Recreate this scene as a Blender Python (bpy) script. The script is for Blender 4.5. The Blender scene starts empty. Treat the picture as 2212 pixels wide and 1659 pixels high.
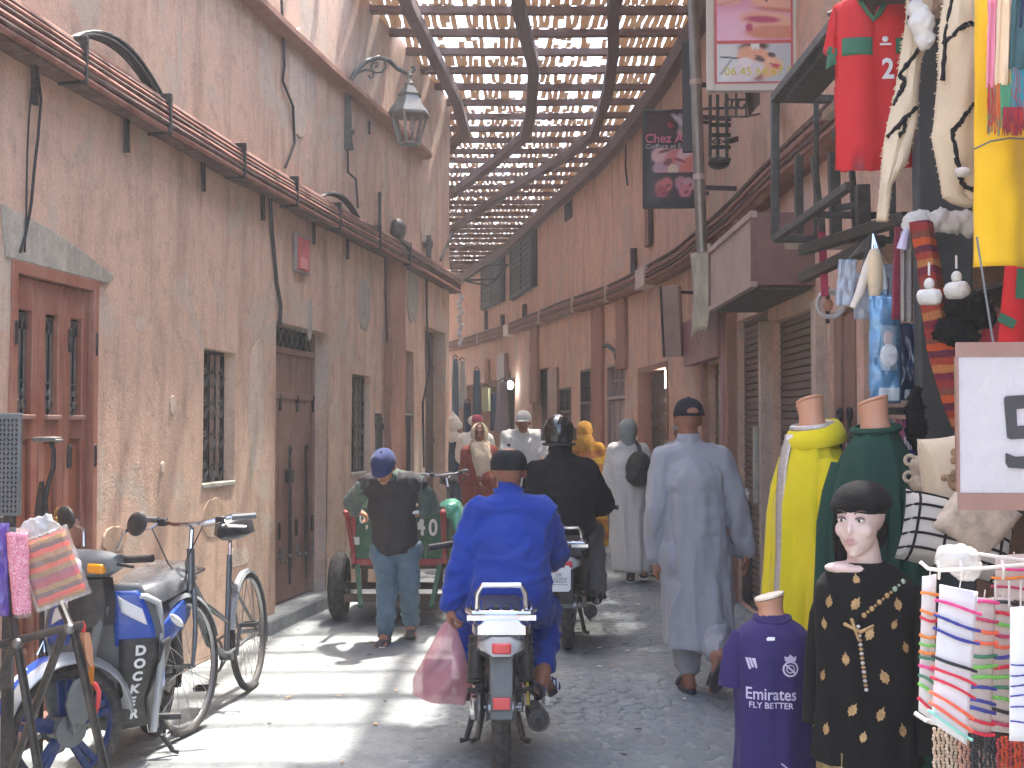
import bpy, bmesh, math, random
import numpy as np
from mathutils import Vector, Matrix, noise as mnoise
random.seed(7); np.random.seed(7)
SC = bpy.context.scene
COL = SC.collection
# ---------------------------------------------------------------- camera, sky, sun, exposure
CAMZ, FPX, HOR = 1.55, 2700.0, 920.0            # eye height, focal length and horizon row (on a 2212 x 1659 picture)
PITCH = math.atan((HOR-829.5)/FPX)
cd = bpy.data.cameras.new('camera'); cam = bpy.data.objects.new('camera', cd); COL.objects.link(cam)
cd.sensor_width = 36.0; cd.lens = 36.0*FPX/2212.0; cd.clip_start = .05; cd.clip_end = 400
cam.location = (0, 0, CAMZ); cam.rotation_euler = (math.pi/2+PITCH, 0, 0)
SC.camera = cam
SUN = Vector((.125, .36, .925)).normalized()
W = bpy.data.worlds.new('World'); SC.world = W; W.use_nodes = True
nt = W.node_tree; nt.nodes.clear()
sky = nt.nodes.new('ShaderNodeTexSky'); sky.sky_type = 'NISHITA'; sky.sun_disc = False
sky.sun_elevation = math.asin(SUN.z); sky.sun_rotation = math.atan2(SUN.x, SUN.y)
sky.dust_density = 4.0; sky.air_density = 1.1; sky.ozone_density = .8
bg = nt.nodes.new('ShaderNodeBackground'); bg.inputs[1].default_value = .15
wo = nt.nodes.new('ShaderNodeOutputWorld')
nt.links.new(sky.outputs[0], bg.inputs[0]); nt.links.new(bg.outputs[0], wo.inputs[0])
sl = bpy.data.lights.new('sun', 'SUN'); sl.energy = 2.0; sl.angle = math.radians(1.6); sl.color = (1, .95, .87)
so = bpy.data.objects.new('sun', sl); COL.objects.link(so); so.location = (4, 0, 12)
so.rotation_euler = SUN.to_track_quat('Z', 'Y').to_euler()
SC.view_settings.view_transform = 'Standard'; SC.view_settings.look = 'None'
SC.view_settings.gamma = 1; SC.view_settings.use_curve_mapping = False
SC.view_settings.exposure = 2.82
SC.cycles.max_bounces = 10; SC.cycles.diffuse_bounces = 5; SC.cycles.transparent_max_bounces = 12
SC.cycles.use_denoising = True
SC.cycles.sample_clamp_indirect = 6.0
# ---------------------------------------------------------------- helpers
cP, sP = math.cos(PITCH), math.sin(PITCH)
def P(x, y, Y):
    "world point on the ray of picture point (x, y) at distance Y along the street"
    a, b = (x-1106)/FPX, (829.5-y)/FPX
    t = Y/(cP-sP*b)
    return Vector((a*t, Y, CAMZ+t*(sP+cP*b)))
def G(x, y):
    a, b = (x-1106)/FPX, (829.5-y)/FPX
    t = -CAMZ/(sP+cP*b)
    return Vector((a*t, t*(cP-sP*b), 0))
def lin(c):
    c = c/255.0
    return c/12.92 if c <= .04045 else ((c+.055)/1.055)**2.4
def C(r, g, b): return (lin(r), lin(g), lin(b))
def nrm(v): return Vector(v).normalized()
def frame_from(z, up=(0, 0, 1)):
    z = nrm(z); up = Vector(up)
    if abs(z.dot(up)) > .98: up = Vector((0, 1, 0))
    x = up.cross(z).normalized(); y = z.cross(x)
    return x, y, z
class MB:
    def __init__(s): s.v = []; s.f = []; s.m = []
    def add(s, vs, fs, m=0):
        o = len(s.v); s.v += [tuple(q) for q in vs]
        s.f += [tuple(i+o for i in f) for f in fs]; s.m += [m]*len(fs); return s
    def box(s, c, d, rz=0, rot=None, m=0, taper=1.0):
        M = rot if rot is not None else Matrix.Rotation(rz, 3, 'Z')
        c = Vector(c); vs = []
        for z in (-1, 1):
            k = taper if z > 0 else 1
            for x, y in ((-1, -1), (1, -1), (1, 1), (-1, 1)):
                vs.append(c+M@Vector((x*d[0]/2*k, y*d[1]/2*k, z*d[2]/2)))
        return s.add(vs, [(3, 2, 1, 0), (4, 5, 6, 7), (0, 1, 5, 4), (1, 2, 6, 5), (2, 3, 7, 6), (3, 0, 4, 7)], m)
    def bb(s, x0, x1, y0, y1, z0, z1, m=0):
        return s.box(((x0+x1)/2, (y0+y1)/2, (z0+z1)/2), (abs(x1-x0), abs(y1-y0), abs(z1-z0)), m=m)
    def beam(s, p0, p1, w, h, up=(0, 0, 1), m=0):
        p0, p1 = Vector(p0), Vector(p1); x, y, z = frame_from(p1-p0, up)
        vs = []
        for p in (p0, p1):
            for a, b in ((-1, -1), (1, -1), (1, 1), (-1, 1)): vs.append(p+x*(a*w/2)+y*(b*h/2))
        return s.add(vs, [(3, 2, 1, 0), (4, 5, 6, 7), (0, 1, 5, 4), (1, 2, 6, 5), (2, 3, 7, 6), (3, 0, 4, 7)], m)
    def tube(s, pts, r, n=8, closed=False, m=0, sx=1.0):
        pts = [Vector(p) for p in pts]; k = len(pts)
        rs = r if isinstance(r, (list, tuple)) else [r]*k
        vs = []; fs = []; prev = None
        for i, p in enumerate(pts):
            if closed: t = pts[(i+1) % k]-pts[i-1]
            else: t = pts[min(i+1, k-1)]-pts[max(i-1, 0)]
            t = t.normalized() if t.length > 1e-9 else Vector((0, 0, 1))
            if prev is None: x, y, _ = frame_from(t)
            else:
                x = prev-t*prev.dot(t)
                x = x.normalized() if x.length > 1e-6 else frame_from(t)[0]
                y = t.cross(x)
            prev = x
            for j in range(n):
                a = 2*math.pi*j/n
                vs.append(p+x*(math.cos(a)*rs[i]*sx)+y*(math.sin(a)*rs[i]))
        R = k if closed else k-1
        for i in range(R):
            for j in range(n):
                a, b = i*n+j, i*n+(j+1) % n; c, d = ((i+1) % k)*n+(j+1) % n, ((i+1) % k)*n+j
                fs.append((a, b, c, d))
        if not closed:
            fs.append(tuple(range(n-1, -1, -1))); fs.append(tuple(range((k-1)*n, k*n)))
        return s.add(vs, fs, m)
    def lathe(s, prof, M=None, n=16, m=0, arc=None):
        "prof = [(r, z)] about local z"
        M = M or Matrix(); k = len(prof); vs = []; fs = []
        full = arc is None; a0, a1 = (0, 2*math.pi) if full else arc
        nn = n if full else n+1
        for r, z in prof:
            for j in range(nn):
                a = a0+(a1-a0)*j/n
                vs.append(M@Vector((r*math.cos(a), r*math.sin(a), z)))
        for i in range(k-1):
            for j in range(n):
                b = (j+1) % nn
                fs.append((i*nn+j, i*nn+b, (i+1)*nn+b, (i+1)*nn+j))
        if full and tuple(prof[0]) != tuple(prof[-1]):
            if prof[0][0] > 1e-5: fs.append(tuple(range(nn-1, -1, -1)))
            if prof[-1][0] > 1e-5: fs.append(tuple(range((k-1)*nn, k*nn)))
        return s.add(vs, fs, m)
    def ell(s, c, r, rot=None, nu=14, nv=9, m=0):
        R = rot if rot is not None else Matrix.Identity(3)
        if isinstance(r, (int, float)): r = (r, r, r)
        c = Vector(c); vs = [c+R@Vector((0, 0, -r[2]))]
        for i in range(1, nv):
            t = -math.pi/2+math.pi*i/nv
            for j in range(nu):
                a = 2*math.pi*j/nu
                vs.append(c+R@Vector((r[0]*math.cos(t)*math.cos(a), r[1]*math.cos(t)*math.sin(a), r[2]*math.sin(t))))
        vs.append(c+R@Vector((0, 0, r[2]))); fs = []
        for j in range(nu): fs.append((0, 1+(j+1) % nu, 1+j))
        for i in range(nv-2):
            for j in range(nu):
                a = 1+i*nu+j; b = 1+i*nu+(j+1) % nu
                fs.append((a, b, b+nu, a+nu))
        L = len(vs)-1; o = 1+(nv-2)*nu
        for j in range(nu): fs.append((o+j, o+(j+1) % nu, L))
        return s.add(vs, fs, m)
    def cap(s, p0, r0, p1, r1, n=12):
        p0, p1 = Vector(p0), Vector(p1)
        s.ell(p0, r0, nu=n, nv=8); s.ell(p1, r1, nu=n, nv=8)
        if (p1-p0).length > 1e-4: s.tube([p0, p1], [r0*.995, r1*.995], n)
        return s
    def chain(s, pts, rs, n=12):
        for i in range(len(pts)-1): s.cap(pts[i], rs[i], pts[i+1], rs[i+1], n)
        return s
    def grid(s, fn, nu, nv, m=0, wrap=False):
        vs = []; fs = []
        cols = nu if wrap else nu+1
        for j in range(nv+1):
            for i in range(cols): vs.append(fn(i/nu, j/nv))
        for j in range(nv):
            for i in range(nu):
                a = j*cols+i; b = j*cols+(i+1) % cols
                fs.append((a, b, b+cols, a+cols))
        return s.add(vs, fs, m)
    def loft(s, rings, cap=True, m=0):
        n = len(rings[0]); vs = [p for r in rings for p in r]; fs = []
        for i in range(len(rings)-1):
            for j in range(n):
                fs.append((i*n+j, i*n+(j+1) % n, (i+1)*n+(j+1) % n, (i+1)*n+j))
        if cap: fs.append(tuple(range(n-1, -1, -1))); fs.append(tuple(range((len(rings)-1)*n, len(rings)*n)))
        return s.add(vs, fs, m)
    def prism(s, poly, h, M=None, m=0):
        "polygon in local xy, thickness h along local z"
        M = M or Matrix(); n = len(poly)
        vs = [M@Vector((x, y, 0)) for x, y in poly]+[M@Vector((x, y, h)) for x, y in poly]
        fs = [tuple(range(n-1, -1, -1)), tuple(range(n, 2*n))]+[(i, (i+1) % n, n+(i+1) % n, n+i) for i in range(n)]
        return s.add(vs, fs, m)
    def torus(s, c, R, r, axis=(1, 0, 0), n=28, k=8, sq=1.0, m=0):
        x, y, z = frame_from(axis); c = Vector(c)
        def f(u, v):
            a, b = 2*math.pi*u, 2*math.pi*v
            d = x*math.cos(a)+y*math.sin(a)
            return c+d*(R+r*math.cos(b))+z*(r*sq*math.sin(b))
        vs = [f(i/n, j/k) for j in range(k) for i in range(n)]
        fs = [(j*n+i, j*n+(i+1) % n, ((j+1) % k)*n+(i+1) % n, ((j+1) % k)*n+i) for j in range(k) for i in range(n)]
        return s.add(vs, fs, m)
    def mesh(s, name, smooth=True, ang=38):
        me = bpy.data.meshes.new(name); me.from_pydata(s.v, [], s.f); me.update()
        if len(set(s.m)) > 1: me.polygons.foreach_set('material_index', s.m)
        if smooth:
            me.shade_smooth(); me.set_sharp_from_angle(angle=math.radians(ang))
        return me
    def build(s, name, mat, parent=None, smooth=True, bevel=0, solid=0, ang=38, sub=0, at=None):
        if at is not None:
            at = Vector(at); s.v = [tuple(Vector(q)-at) for q in s.v]
        o = link(name, s.mesh(name, smooth, ang), mat, parent)
        if at is not None: o.location = at
        if solid:
            d = o.modifiers.new('solid', 'SOLIDIFY'); d.thickness = solid; d.offset = 0
        if bevel:
            d = o.modifiers.new('bevel', 'BEVEL'); d.width = bevel; d.segments = 2; d.limit_method = 'ANGLE'; d.angle_limit = math.radians(40)
        if sub:
            d = o.modifiers.new('sub', 'SUBSURF'); d.levels = sub; d.render_levels = sub
        return o
def link(name, me, mat=None, parent=None):
    o = bpy.data.objects.new(name, me); COL.objects.link(o)
    if mat is not None and len(me.materials) == 0:
        for q in (mat if isinstance(mat, (list, tuple)) else [mat]): me.materials.append(q)
    if parent is not None: o.parent = parent
    return o
def tag(o, label=None, cat=None, group=None, kind=None):
    if label: o['label'] = label
    if cat: o['category'] = cat
    if group: o['group'] = group
    if kind: o['kind'] = kind
    return o
def thing(name, label, cat, loc=(0, 0, 0), rz=0, group=None, M=None):
    o = bpy.data.objects.new(name, None); COL.objects.link(o); o.empty_display_size = .1
    if M is not None: o.matrix_world = M
    else: o.location = loc; o.rotation_euler = (0, 0, rz)
    return tag(o, label, cat, group)
def copy_tree(o, parent=None):
    c = o.copy(); COL.objects.link(c)
    if parent is not None: c.parent = parent
    for ch in o.children: copy_tree(ch, c)
    return c
def text(name, s, size, mat, parent, M, ext=.0015, align='CENTER', bold=0.0, sx=1.0):
    cu = bpy.data.curves.new('t', 'FONT'); cu.body = s; cu.size = size; cu.extrude = ext; cu.align_x = align; cu.align_y = 'CENTER'
    cu.offset = bold; cu.resolution_u = 3
    t = bpy.data.objects.new('t', cu); COL.objects.link(t)
    dg = bpy.context.evaluated_depsgraph_get(); dg.update()
    me = bpy.data.meshes.new_from_object(t.evaluated_get(dg)); me.name = name
    bpy.data.objects.remove(t); bpy.data.curves.remove(cu)
    me.transform(M@Matrix.Diagonal((sx, 1, 1, 1))); me.materials.clear()
    return link(name, me, mat, parent)
# ---- organic shapes: closed pieces fused by a voxel remesh into one continuous skin
def blob(mb, voxel=.014, smooth=4, fold=None, name='skin'):
    me = mb.mesh(name, False); o = bpy.data.objects.new('tmp', me); COL.objects.link(o)
    r = o.modifiers.new('r', 'REMESH'); r.mode = 'VOXEL'; r.voxel_size = voxel
    if smooth:
        q = o.modifiers.new('s', 'SMOOTH'); q.factor = .5; q.iterations = smooth
    dg = bpy.context.evaluated_depsgraph_get(); dg.update()
    out = bpy.data.meshes.new_from_object(o.evaluated_get(dg)); out.name = name
    bpy.data.objects.remove(o); bpy.data.meshes.remove(me)
    if fold: fold(out)
    out.shade_smooth()
    return out
def vget(me):
    a = np.empty(len(me.vertices)*3); me.vertices.foreach_get('co', a); a = a.reshape(-1, 3)
    b = np.empty(len(me.vertices)*3); me.vertices.foreach_get('normal', b); return a, b.reshape(-1, 3)
def vset(me, a):
    me.vertices.foreach_set('co', np.ascontiguousarray(a, dtype=np.float64).ravel()); me.update()
def facing(o):
    "depth of the front of a built object at local (x, z), looking along +y"
    from mathutils.bvhtree import BVHTree
    me = o.data; t = BVHTree.FromPolygons([v.co for v in me.vertices], [tuple(p.vertices) for p in me.polygons])
    def f(x, z, d=0.0):
        h = t.ray_cast(Vector((x, -2, z)), Vector((0, 1, 0))); return h[0].y if h[0] is not None else d
    return f
def wav(p, k, seed, oct=3):
    "smooth pseudo-noise in [-1,1] for arrays of points; k = frequency vector"
    rs = np.random.RandomState(seed); q = p*np.array(k); out = 0; amp = 1; tot = 0
    for o in range(oct):
        for _ in range(3):
            d = rs.normal(size=3); d /= np.linalg.norm(d)
            e = rs.normal(size=3)
            out = out+amp*np.sin(q@d*6.283+rs.uniform(0, 6.28)+1.3*np.sin(q@e*2.1+rs.uniform(0, 6.28)))
            tot += amp
        q = q*1.9; amp *= .55
    return out/tot*1.7
def folds(amp=.012, k=(5, 5, 1.2), seed=1, fine=.004, kf=(9, 9, 9), ramp=None):
    def f(me):
        a, n = vget(me)
        w = wav(a, k, seed)
        w = .45*w+.75*(1-2.2*np.abs(wav(a, tuple(q*.8 for q in k), seed+3, 2))**.75)
        w = np.maximum(w, -.12); r = 1.0 if ramp is None else ramp(a)
        a = a+n*((amp*w*r)+fine*np.maximum(wav(a, kf, seed+5, 2), -.4))[:, None]
        vset(me, a)
    return f
# ---------------------------------------------------------------- materials
MATS = {}
class NT:
    def __init__(s, name):
        s.m = bpy.data.materials.new(name); s.m.use_nodes = True; s.t = s.m.node_tree
        s.b = s.t.nodes['Principled BSDF']; s.out = s.t.nodes['Material Output']
    def n(s, ty, **kw):
        q = s.t.nodes.new(ty)
        for k, v in kw.items(): setattr(q, k, v)
        return q
    def l(s, a, b): s.t.links.new(a, b)
    def coord(s, scale=(1, 1, 1), kind='Object'):
        c = s.n('ShaderNodeTexCoord'); m = s.n('ShaderNodeMapping'); m.inputs['Scale'].default_value = scale
        s.l(c.outputs[kind], m.inputs[0]); return m.outputs[0]
    def noise(s, vec, scale, detail=4, rough=.55, dist=0):
        q = s.n('ShaderNodeTexNoise'); q.inputs['Scale'].default_value = scale; q.inputs['Detail'].default_value = detail
        q.inputs['Roughness'].default_value = rough; q.inputs['Distortion'].default_value = dist
        s.l(vec, q.inputs['Vector']); return q.outputs['Fac']
    def ramp(s, fac, stops):
        q = s.n('ShaderNodeValToRGB'); e = q.color_ramp.elements
        while len(e) < len(stops): e.new(.5)
        for i, (p, c) in enumerate(stops):
            e[i].position = p; e[i].color = (c, c, c, 1) if isinstance(c, (int, float)) else (*c, 1)
        s.l(fac, q.inputs[0]); return q.outputs[0]
    def mix(s, fac, a, b, mode='MIX'):
        q = s.n('ShaderNodeMix', data_type='RGBA', blend_type=mode)
        for i, v in ((0, fac), (6, a), (7, b)):
            if isinstance(v, (int, float)): q.inputs[i].default_value = v
            elif isinstance(v, tuple): q.inputs[i].default_value = (*v, 1)
            else: s.l(v, q.inputs[i])
        return q.outputs[2]
    def base(s, c):
        if isinstance(c, tuple): s.b.inputs['Base Color'].default_value = (*c, 1)
        else: s.l(c, s.b.inputs['Base Color'])
    def bump(s, h, strength=.3, dist=.01):
        q = s.n('ShaderNodeBump'); q.inputs['Strength'].default_value = strength; q.inputs['Distance'].default_value = dist
        s.l(h, q.inputs['Height']); s.l(q.outputs[0], s.b.inputs['Normal'])
def mat(name, col, rough=.6, metal=0.0, var=.18, vs=6.0, bump=0.0, bs=90.0, stretch=(1, 1, 1), spec=.5, trans=0.0, emit=None, es=0.0, alpha=1.0, coat=0.0, dust=0.0, sheen=0.0):
    if name in MATS: return MATS[name]
    k = NT(name); b = k.b
    v = k.coord(stretch); f = k.noise(v, vs, 5, .6)
    lo = tuple(max(c*(1-var), 0) for c in col); hi = tuple(min(c*(1+var), 1) for c in col)
    c = k.ramp(f, [(.28, lo), (.72, hi)])
    if dust:
        c = k.mix(k.ramp(k.noise(v, vs*2.7, 6, .7), [(.45, 0.0), (.8, dust)]), c, C(178, 160, 140))
    k.base(c)
    b.inputs['Roughness'].default_value = rough; b.inputs['Metallic'].default_value = metal
    b.inputs['Specular IOR Level'].default_value = spec
    if rough > .15:
        q = k.n('ShaderNodeMapRange'); q.inputs[3].default_value = max(rough-.12, .03); q.inputs[4].default_value = min(rough+.12, 1)
        k.l(k.noise(v, vs*3.1, 3), q.inputs[0]); k.l(q.outputs[0], b.inputs['Roughness'])
    if trans: b.inputs['Transmission Weight'].default_value = trans; b.inputs['IOR'].default_value = 1.3
    if coat: b.inputs['Coat Weight'].default_value = coat; b.inputs['Coat Roughness'].default_value = .08
    if sheen: b.inputs['Sheen Weight'].default_value = sheen
    if alpha < 1: b.inputs['Alpha'].default_value = alpha
    if emit: b.inputs['Emission Color'].default_value = (*emit, 1); b.inputs['Emission Strength'].default_value = es
    if bump: k.bump(k.noise(v, bs, 3, .6), bump, .004)
    MATS[name] = k.m; return k.m
def ruffle(rings, amp, k=7.0, seed=0, zk=1.0, z0=9e9):
    "cloth rings given uneven soft folds, stronger lower down"
    for rg in rings:
        n = len(rg); cx = sum(p.x for p in rg)/n; cy = sum(p.y for p in rg)/n; z = rg[0].z
        g = amp*min(1, .35+max(0, z0-z)*1.6)
        for i, p in enumerate(rg):
            d = Vector((p.x-cx, p.y-cy, 0)); d.normalize()
            w = mnoise.noise((d.x*k*.5+seed, d.y*k*.5, z*zk)); w2 = abs(mnoise.noise((d.x*k*.8+seed+9, d.y*k*.8, z*zk*1.7)))
            rg[i] = p+d*g*(w*1.3+.5-1.6*w2)
    return rings
def cloth(name, col, rough=.9, var=.10, weave=260.0, sheen=.25, stretch=(1, 1, .45), vs=7.0, bump=.25, wr=.65, ws=6.0):
    if name in MATS: return MATS[name]
    k = NT(name); v = k.coord(stretch); v1 = k.coord((1, 1, 1))
    f = k.noise(v, vs, 4, .6)
    k.base(k.ramp(f, [(.28, tuple(c*(1-var) for c in col)), (.72, tuple(min(c*(1+var), 1) for c in col))]))
    k.b.inputs['Roughness'].default_value = rough; k.b.inputs['Specular IOR Level'].default_value = .25; k.b.inputs['Sheen Weight'].default_value = sheen*.4 if max(col) > .06 else 0
    w1 = k.n('ShaderNodeTexNoise'); w1.noise_type = 'RIDGED_MULTIFRACTAL'; w1.inputs['Scale'].default_value = ws; w1.inputs['Detail'].default_value = 2.5; w1.inputs['Distortion'].default_value = .9; w1.inputs['Roughness'].default_value = .4
    k.l(v, w1.inputs['Vector'])
    b1 = k.n('ShaderNodeBump'); b1.inputs['Strength'].default_value = wr; b1.inputs['Distance'].default_value = .035; k.l(w1.outputs['Fac'], b1.inputs['Height'])
    b2 = k.n('ShaderNodeBump'); b2.inputs['Strength'].default_value = bump; b2.inputs['Distance'].default_value = .003; k.l(k.noise(v1, weave, 2), b2.inputs['Height']); k.l(b1.outputs[0], b2.inputs['Normal'])
    k.l(b2.outputs[0], k.b.inputs['Normal']); MATS[name] = k.m; return k.m
def plaster(name, base, alt, patch, stain, sc=1.0, pf=.5):
    k = NT(name); v = k.coord()
    vs = k.coord((1.9, 1.9, .33))
    big = k.noise(v, .8*sc, 6, .62, .4); c = k.mix(k.ramp(big, [(.33, 0.0), (.68, 1.0)]), base, alt)
    st = k.noise(vs, 2.2*sc, 7, .65, .3)
    c = k.mix(k.ramp(st, [(.46, 0.0), (.72, .9)]), c, stain)
    pt = k.noise(v, 1.15*sc, 8, .6, .8)
    c = k.mix(k.ramp(pt, [(pf+.02, 0.0), (pf+.09, .85)]), c, patch)
    md = k.noise(v, 7.0*sc, 6, .7)
    c = k.mix(k.ramp(md, [(.30, .8), (.50, 0.0)]), c, tuple(x*.5 for x in base))
    lt = k.noise(k.coord((1.6, 1.6, .8)), 9.0*sc, 7, .72, .6)
    c = k.mix(k.ramp(lt, [(.62, 0.0), (.72, .65)]), c, tuple(min(x*1.5+.05, 1) for x in base))
    sp = k.noise(v, 55.0, 3, .6); c = k.mix(.28, c, k.ramp(sp, [(.3, tuple(x*.6 for x in base)), (.7, tuple(min(x*1.25, 1) for x in base))]))
    k.base(c); k.b.inputs['Roughness'].default_value = .92; k.b.inputs['Specular IOR Level'].default_value = .2
    h = k.mix(.45, k.noise(v, 14, 6, .65), k.noise(v, 70, 4, .6)); k.bump(h, .55, .012)
    MATS[name] = k.m; return k.m
def wood(name, col, var=.25, rough=.65, axis=2, fade=None, gs=5.0, bump=.3):
    k = NT(name); st = [9, 9, 9]; st[axis] = .7
    v = k.coord(tuple(st)); g = k.noise(v, gs, 7, .68, .35)
    c = k.ramp(g, [(.25, tuple(x*(1-var*1.5) for x in col)), (.5, col), (.8, tuple(min(x*(1+var), 1) for x in col))])
    if fade: c = k.mix(k.ramp(k.noise(k.coord((1, 1, 1)), 2.6, 6, .65), [(.42, 0.0), (.75, .7)]), c, fade)
    k.base(c); k.b.inputs['Roughness'].default_value = rough
    k.bump(g, bump, .004); MATS[name] = k.m; return k.m
def stripes(name, cols, scale=8.0, axis='Z', rough=.9, dist=.8, dscale=3.0, zig=0.0, coord='Object', fine=120.0, bump=.3):
    "hand-woven cloth: bands of colour along an axis with a slightly uneven edge"
    k = NT(name); v = k.coord((1, 1, 1), coord)
    sep = k.n('ShaderNodeSeparateXYZ'); k.l(v, sep.inputs[0])
    nz = k.noise(v, dscale, 3)
    m1 = k.n('ShaderNodeMath', operation='MULTIPLY_ADD'); k.l(nz, m1.inputs[0]); m1.inputs[1].default_value = dist*.05
    k.l(sep.outputs['XYZ'.index(axis)], m1.inputs[2])
    cur = m1.outputs[0]
    if zig:
        pp = k.n('ShaderNodeMath', operation='PINGPONG'); k.l(sep.outputs[0 if axis != 'X' else 1], pp.inputs[0]); pp.inputs[1].default_value = .03
        m3 = k.n('ShaderNodeMath', operation='MULTIPLY_ADD'); k.l(pp.outputs[0], m3.inputs[0]); m3.inputs[1].default_value = zig; k.l(cur, m3.inputs[2]); cur = m3.outputs[0]
    m2 = k.n('ShaderNodeMath', operation='MULTIPLY'); k.l(cur, m2.inputs[0]); m2.inputs[1].default_value = scale
    fr = k.n('ShaderNodeMath', operation='FRACT'); k.l(m2.outputs[0], fr.inputs[0])
    q = k.n('ShaderNodeValToRGB'); q.color_ramp.interpolation = 'CONSTANT'; e = q.color_ramp.elements
    while len(e) < len(cols): e.new(.5)
    for i, cc in enumerate(cols): e[i].position = i/len(cols); e[i].color = (*cc, 1)
    k.l(fr.outputs[0], q.inputs[0])
    k.base(k.mix(.25, q.outputs[0], k.ramp(k.noise(v, fine, 2), [(.3, .02), (.7, .6)]), 'OVERLAY'))
    k.b.inputs['Roughness'].default_value = rough; k.b.inputs['Specular IOR Level'].default_value = .2
    k.bump(k.noise(v, fine*1.6, 2), bump, .003); MATS[name] = k.m; return k.m
def vcol_mat(name, rough=.45, spec=.4, coat=0.0):
    if name in MATS: return MATS[name]
    k = NT(name); a = k.n('ShaderNodeAttribute'); a.attribute_name = 'Col'
    n = k.noise(k.coord(), 5, 5); k.base(k.mix(.10, a.outputs['Color'], k.ramp(n, [(.3, .05), (.7, .8)]), 'OVERLAY'))
    k.b.inputs['Roughness'].default_value = rough; k.b.inputs['Specular IOR Level'].default_value = spec
    k.b.inputs['Coat Weight'].default_value = coat
    MATS[name] = k.m; return k.m
def picture(name, fn, w, h, nx, ny, mat_, parent, M, curve=None):
    "flat print: a fine grid whose corners carry the printed colours"
    u, v = np.meshgrid(np.linspace(0, 1, nx+1), np.linspace(0, 1, ny+1))
    mb = MB(); pts = [M@Vector(((a-.5)*w, (b-.5)*h, 0 if curve is None else curve(a, b))) for a, b in zip(u.ravel(), v.ravel())]
    fs = [(j*(nx+1)+i, j*(nx+1)+i+1, (j+1)*(nx+1)+i+1, (j+1)*(nx+1)+i) for j in range(ny) for i in range(nx)]
    mb.add(pts, fs); me = mb.mesh(name)
    col = fn(u.ravel(), v.ravel()); at = me.color_attributes.new('Col', 'FLOAT_COLOR', 'POINT')
    rgba = np.ones((len(col), 4)); rgba[:, :3] = col; at.data.foreach_set('color', rgba.ravel())
    return link(name, me, mat_, parent)
class Paint:
    def __init__(s, u, v, bg): s.u, s.v = u, v; s.c = np.tile(np.array(bg, float), (len(u), 1))
    def blot(s, x, y, rx, ry, col, rot=0, soft=.15, k=1.0):
        ca, sa = math.cos(rot), math.sin(rot); dx, dy = s.u-x, s.v-y
        d = np.sqrt(((dx*ca+dy*sa)/rx)**2+((-dx*sa+dy*ca)/ry)**2)
        a = np.clip((1-d)/max(soft, 1e-3)+.5, 0, 1)*k
        s.c = s.c*(1-a[:, None])+np.array(col)[None]*a[:, None]; return s
    def rect(s, x0, x1, y0, y1, col):
        m = (s.u >= x0) & (s.u <= x1) & (s.v >= y0) & (s.v <= y1); s.c[m] = col; return s
    def line(s, x0, y0, x1, y1, w, col, k=1.0):
        dx, dy = x1-x0, y1-y0; t = np.clip(((s.u-x0)*dx+(s.v-y0)*dy)/(dx*dx+dy*dy), 0, 1)
        d = np.hypot(s.u-x0-t*dx, s.v-y0-t*dy); a = np.clip((w-d)/(w*.4), 0, 1)*k
        s.c = s.c*(1-a[:, None])+np.array(col)[None]*a[:, None]; return s
# ---------------------------------------------------------------- street plan
def path(pts):
    y = np.array([p[0] for p in pts], float); x = np.array([p[1] for p in pts], float)
    gy = np.arange(y[0], y[-1]+.01, .05); gx = np.interp(gy, y, x)
    k = np.hanning(41); k /= k.sum(); e = np.pad(gx, 20, mode='reflect', reflect_type='odd'); gx = np.convolve(e, k, 'valid')
    return lambda Y: float(np.interp(Y, gy, gx))
LX = path([(-3, -2.9), (3, -2.65), (5.44, -2.36), (6.73, -2.22), (8.88, -1.95), (9.4, -1.87), (11, -1.62), (12.4, -1.36), (14.4, -1.02), (16.2, -.76)])
RX = path([(-3, 2.4), (3, 2.15), (6, 2.05), (8.6, 2.0), (11, 2.0), (13.5, 1.93), (16, 1.74), (17.6, 1.6), (19, 1.42), (21.3, 1.03), (25, .45), (28.3, -.05), (34, -1.3), (42, -3.6)])
def hit(XF, x, a=3.2, b=41.0):
    q = (x-1106)/FPX; f = lambda Y: XF(Y)-q*Y*1.0
    s = f(a)
    ys = np.linspace(a, b, 800); p = a
    for y in ys[1:]:
        if f(y)*s <= 0:
            lo, hi = p, y
            for _ in range(30):
                m = (lo+hi)/2
                if f(m)*s <= 0: hi = m
                else: lo = m
            return hi
        p = y
    return b
LW = lambda x: hit(LX, x, 3.2, 16.0)
RW = lambda x: hit(RX, x, 3.2, 41.0)
def zat(y, Y): return P(1106, y, Y).z
def FL(Y, z=0, off=0):
    "frame on the left wall: x along the wall (away from the eye), y into the wall, z up"
    d = (LX(Y+.1)-LX(Y-.1))/.2; t = nrm((d, 1, 0)); n = Vector((0, 0, 1)).cross(t)
    o = Vector((LX(Y), Y, z))+n*off
    return Matrix(((t.x, n.x, 0, o.x), (t.y, n.y, 0, o.y), (t.z, n.z, 1, o.z), (0, 0, 0, 1)))
def FR(Y, z=0, off=0):
    "frame on the right wall: x along the wall towards the eye, y into the wall, z up"
    d = (RX(Y+.1)-RX(Y-.1))/.2; t = -nrm((d, 1, 0)); n = Vector((0, 0, 1)).cross(t)
    o = Vector((RX(Y), Y, z))+n*off
    return Matrix(((t.x, n.x, 0, o.x), (t.y, n.y, 0, o.y), (t.z, n.z, 1, o.z), (0, 0, 0, 1)))
def at(o, M): o.matrix_basis = M; return o
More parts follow.
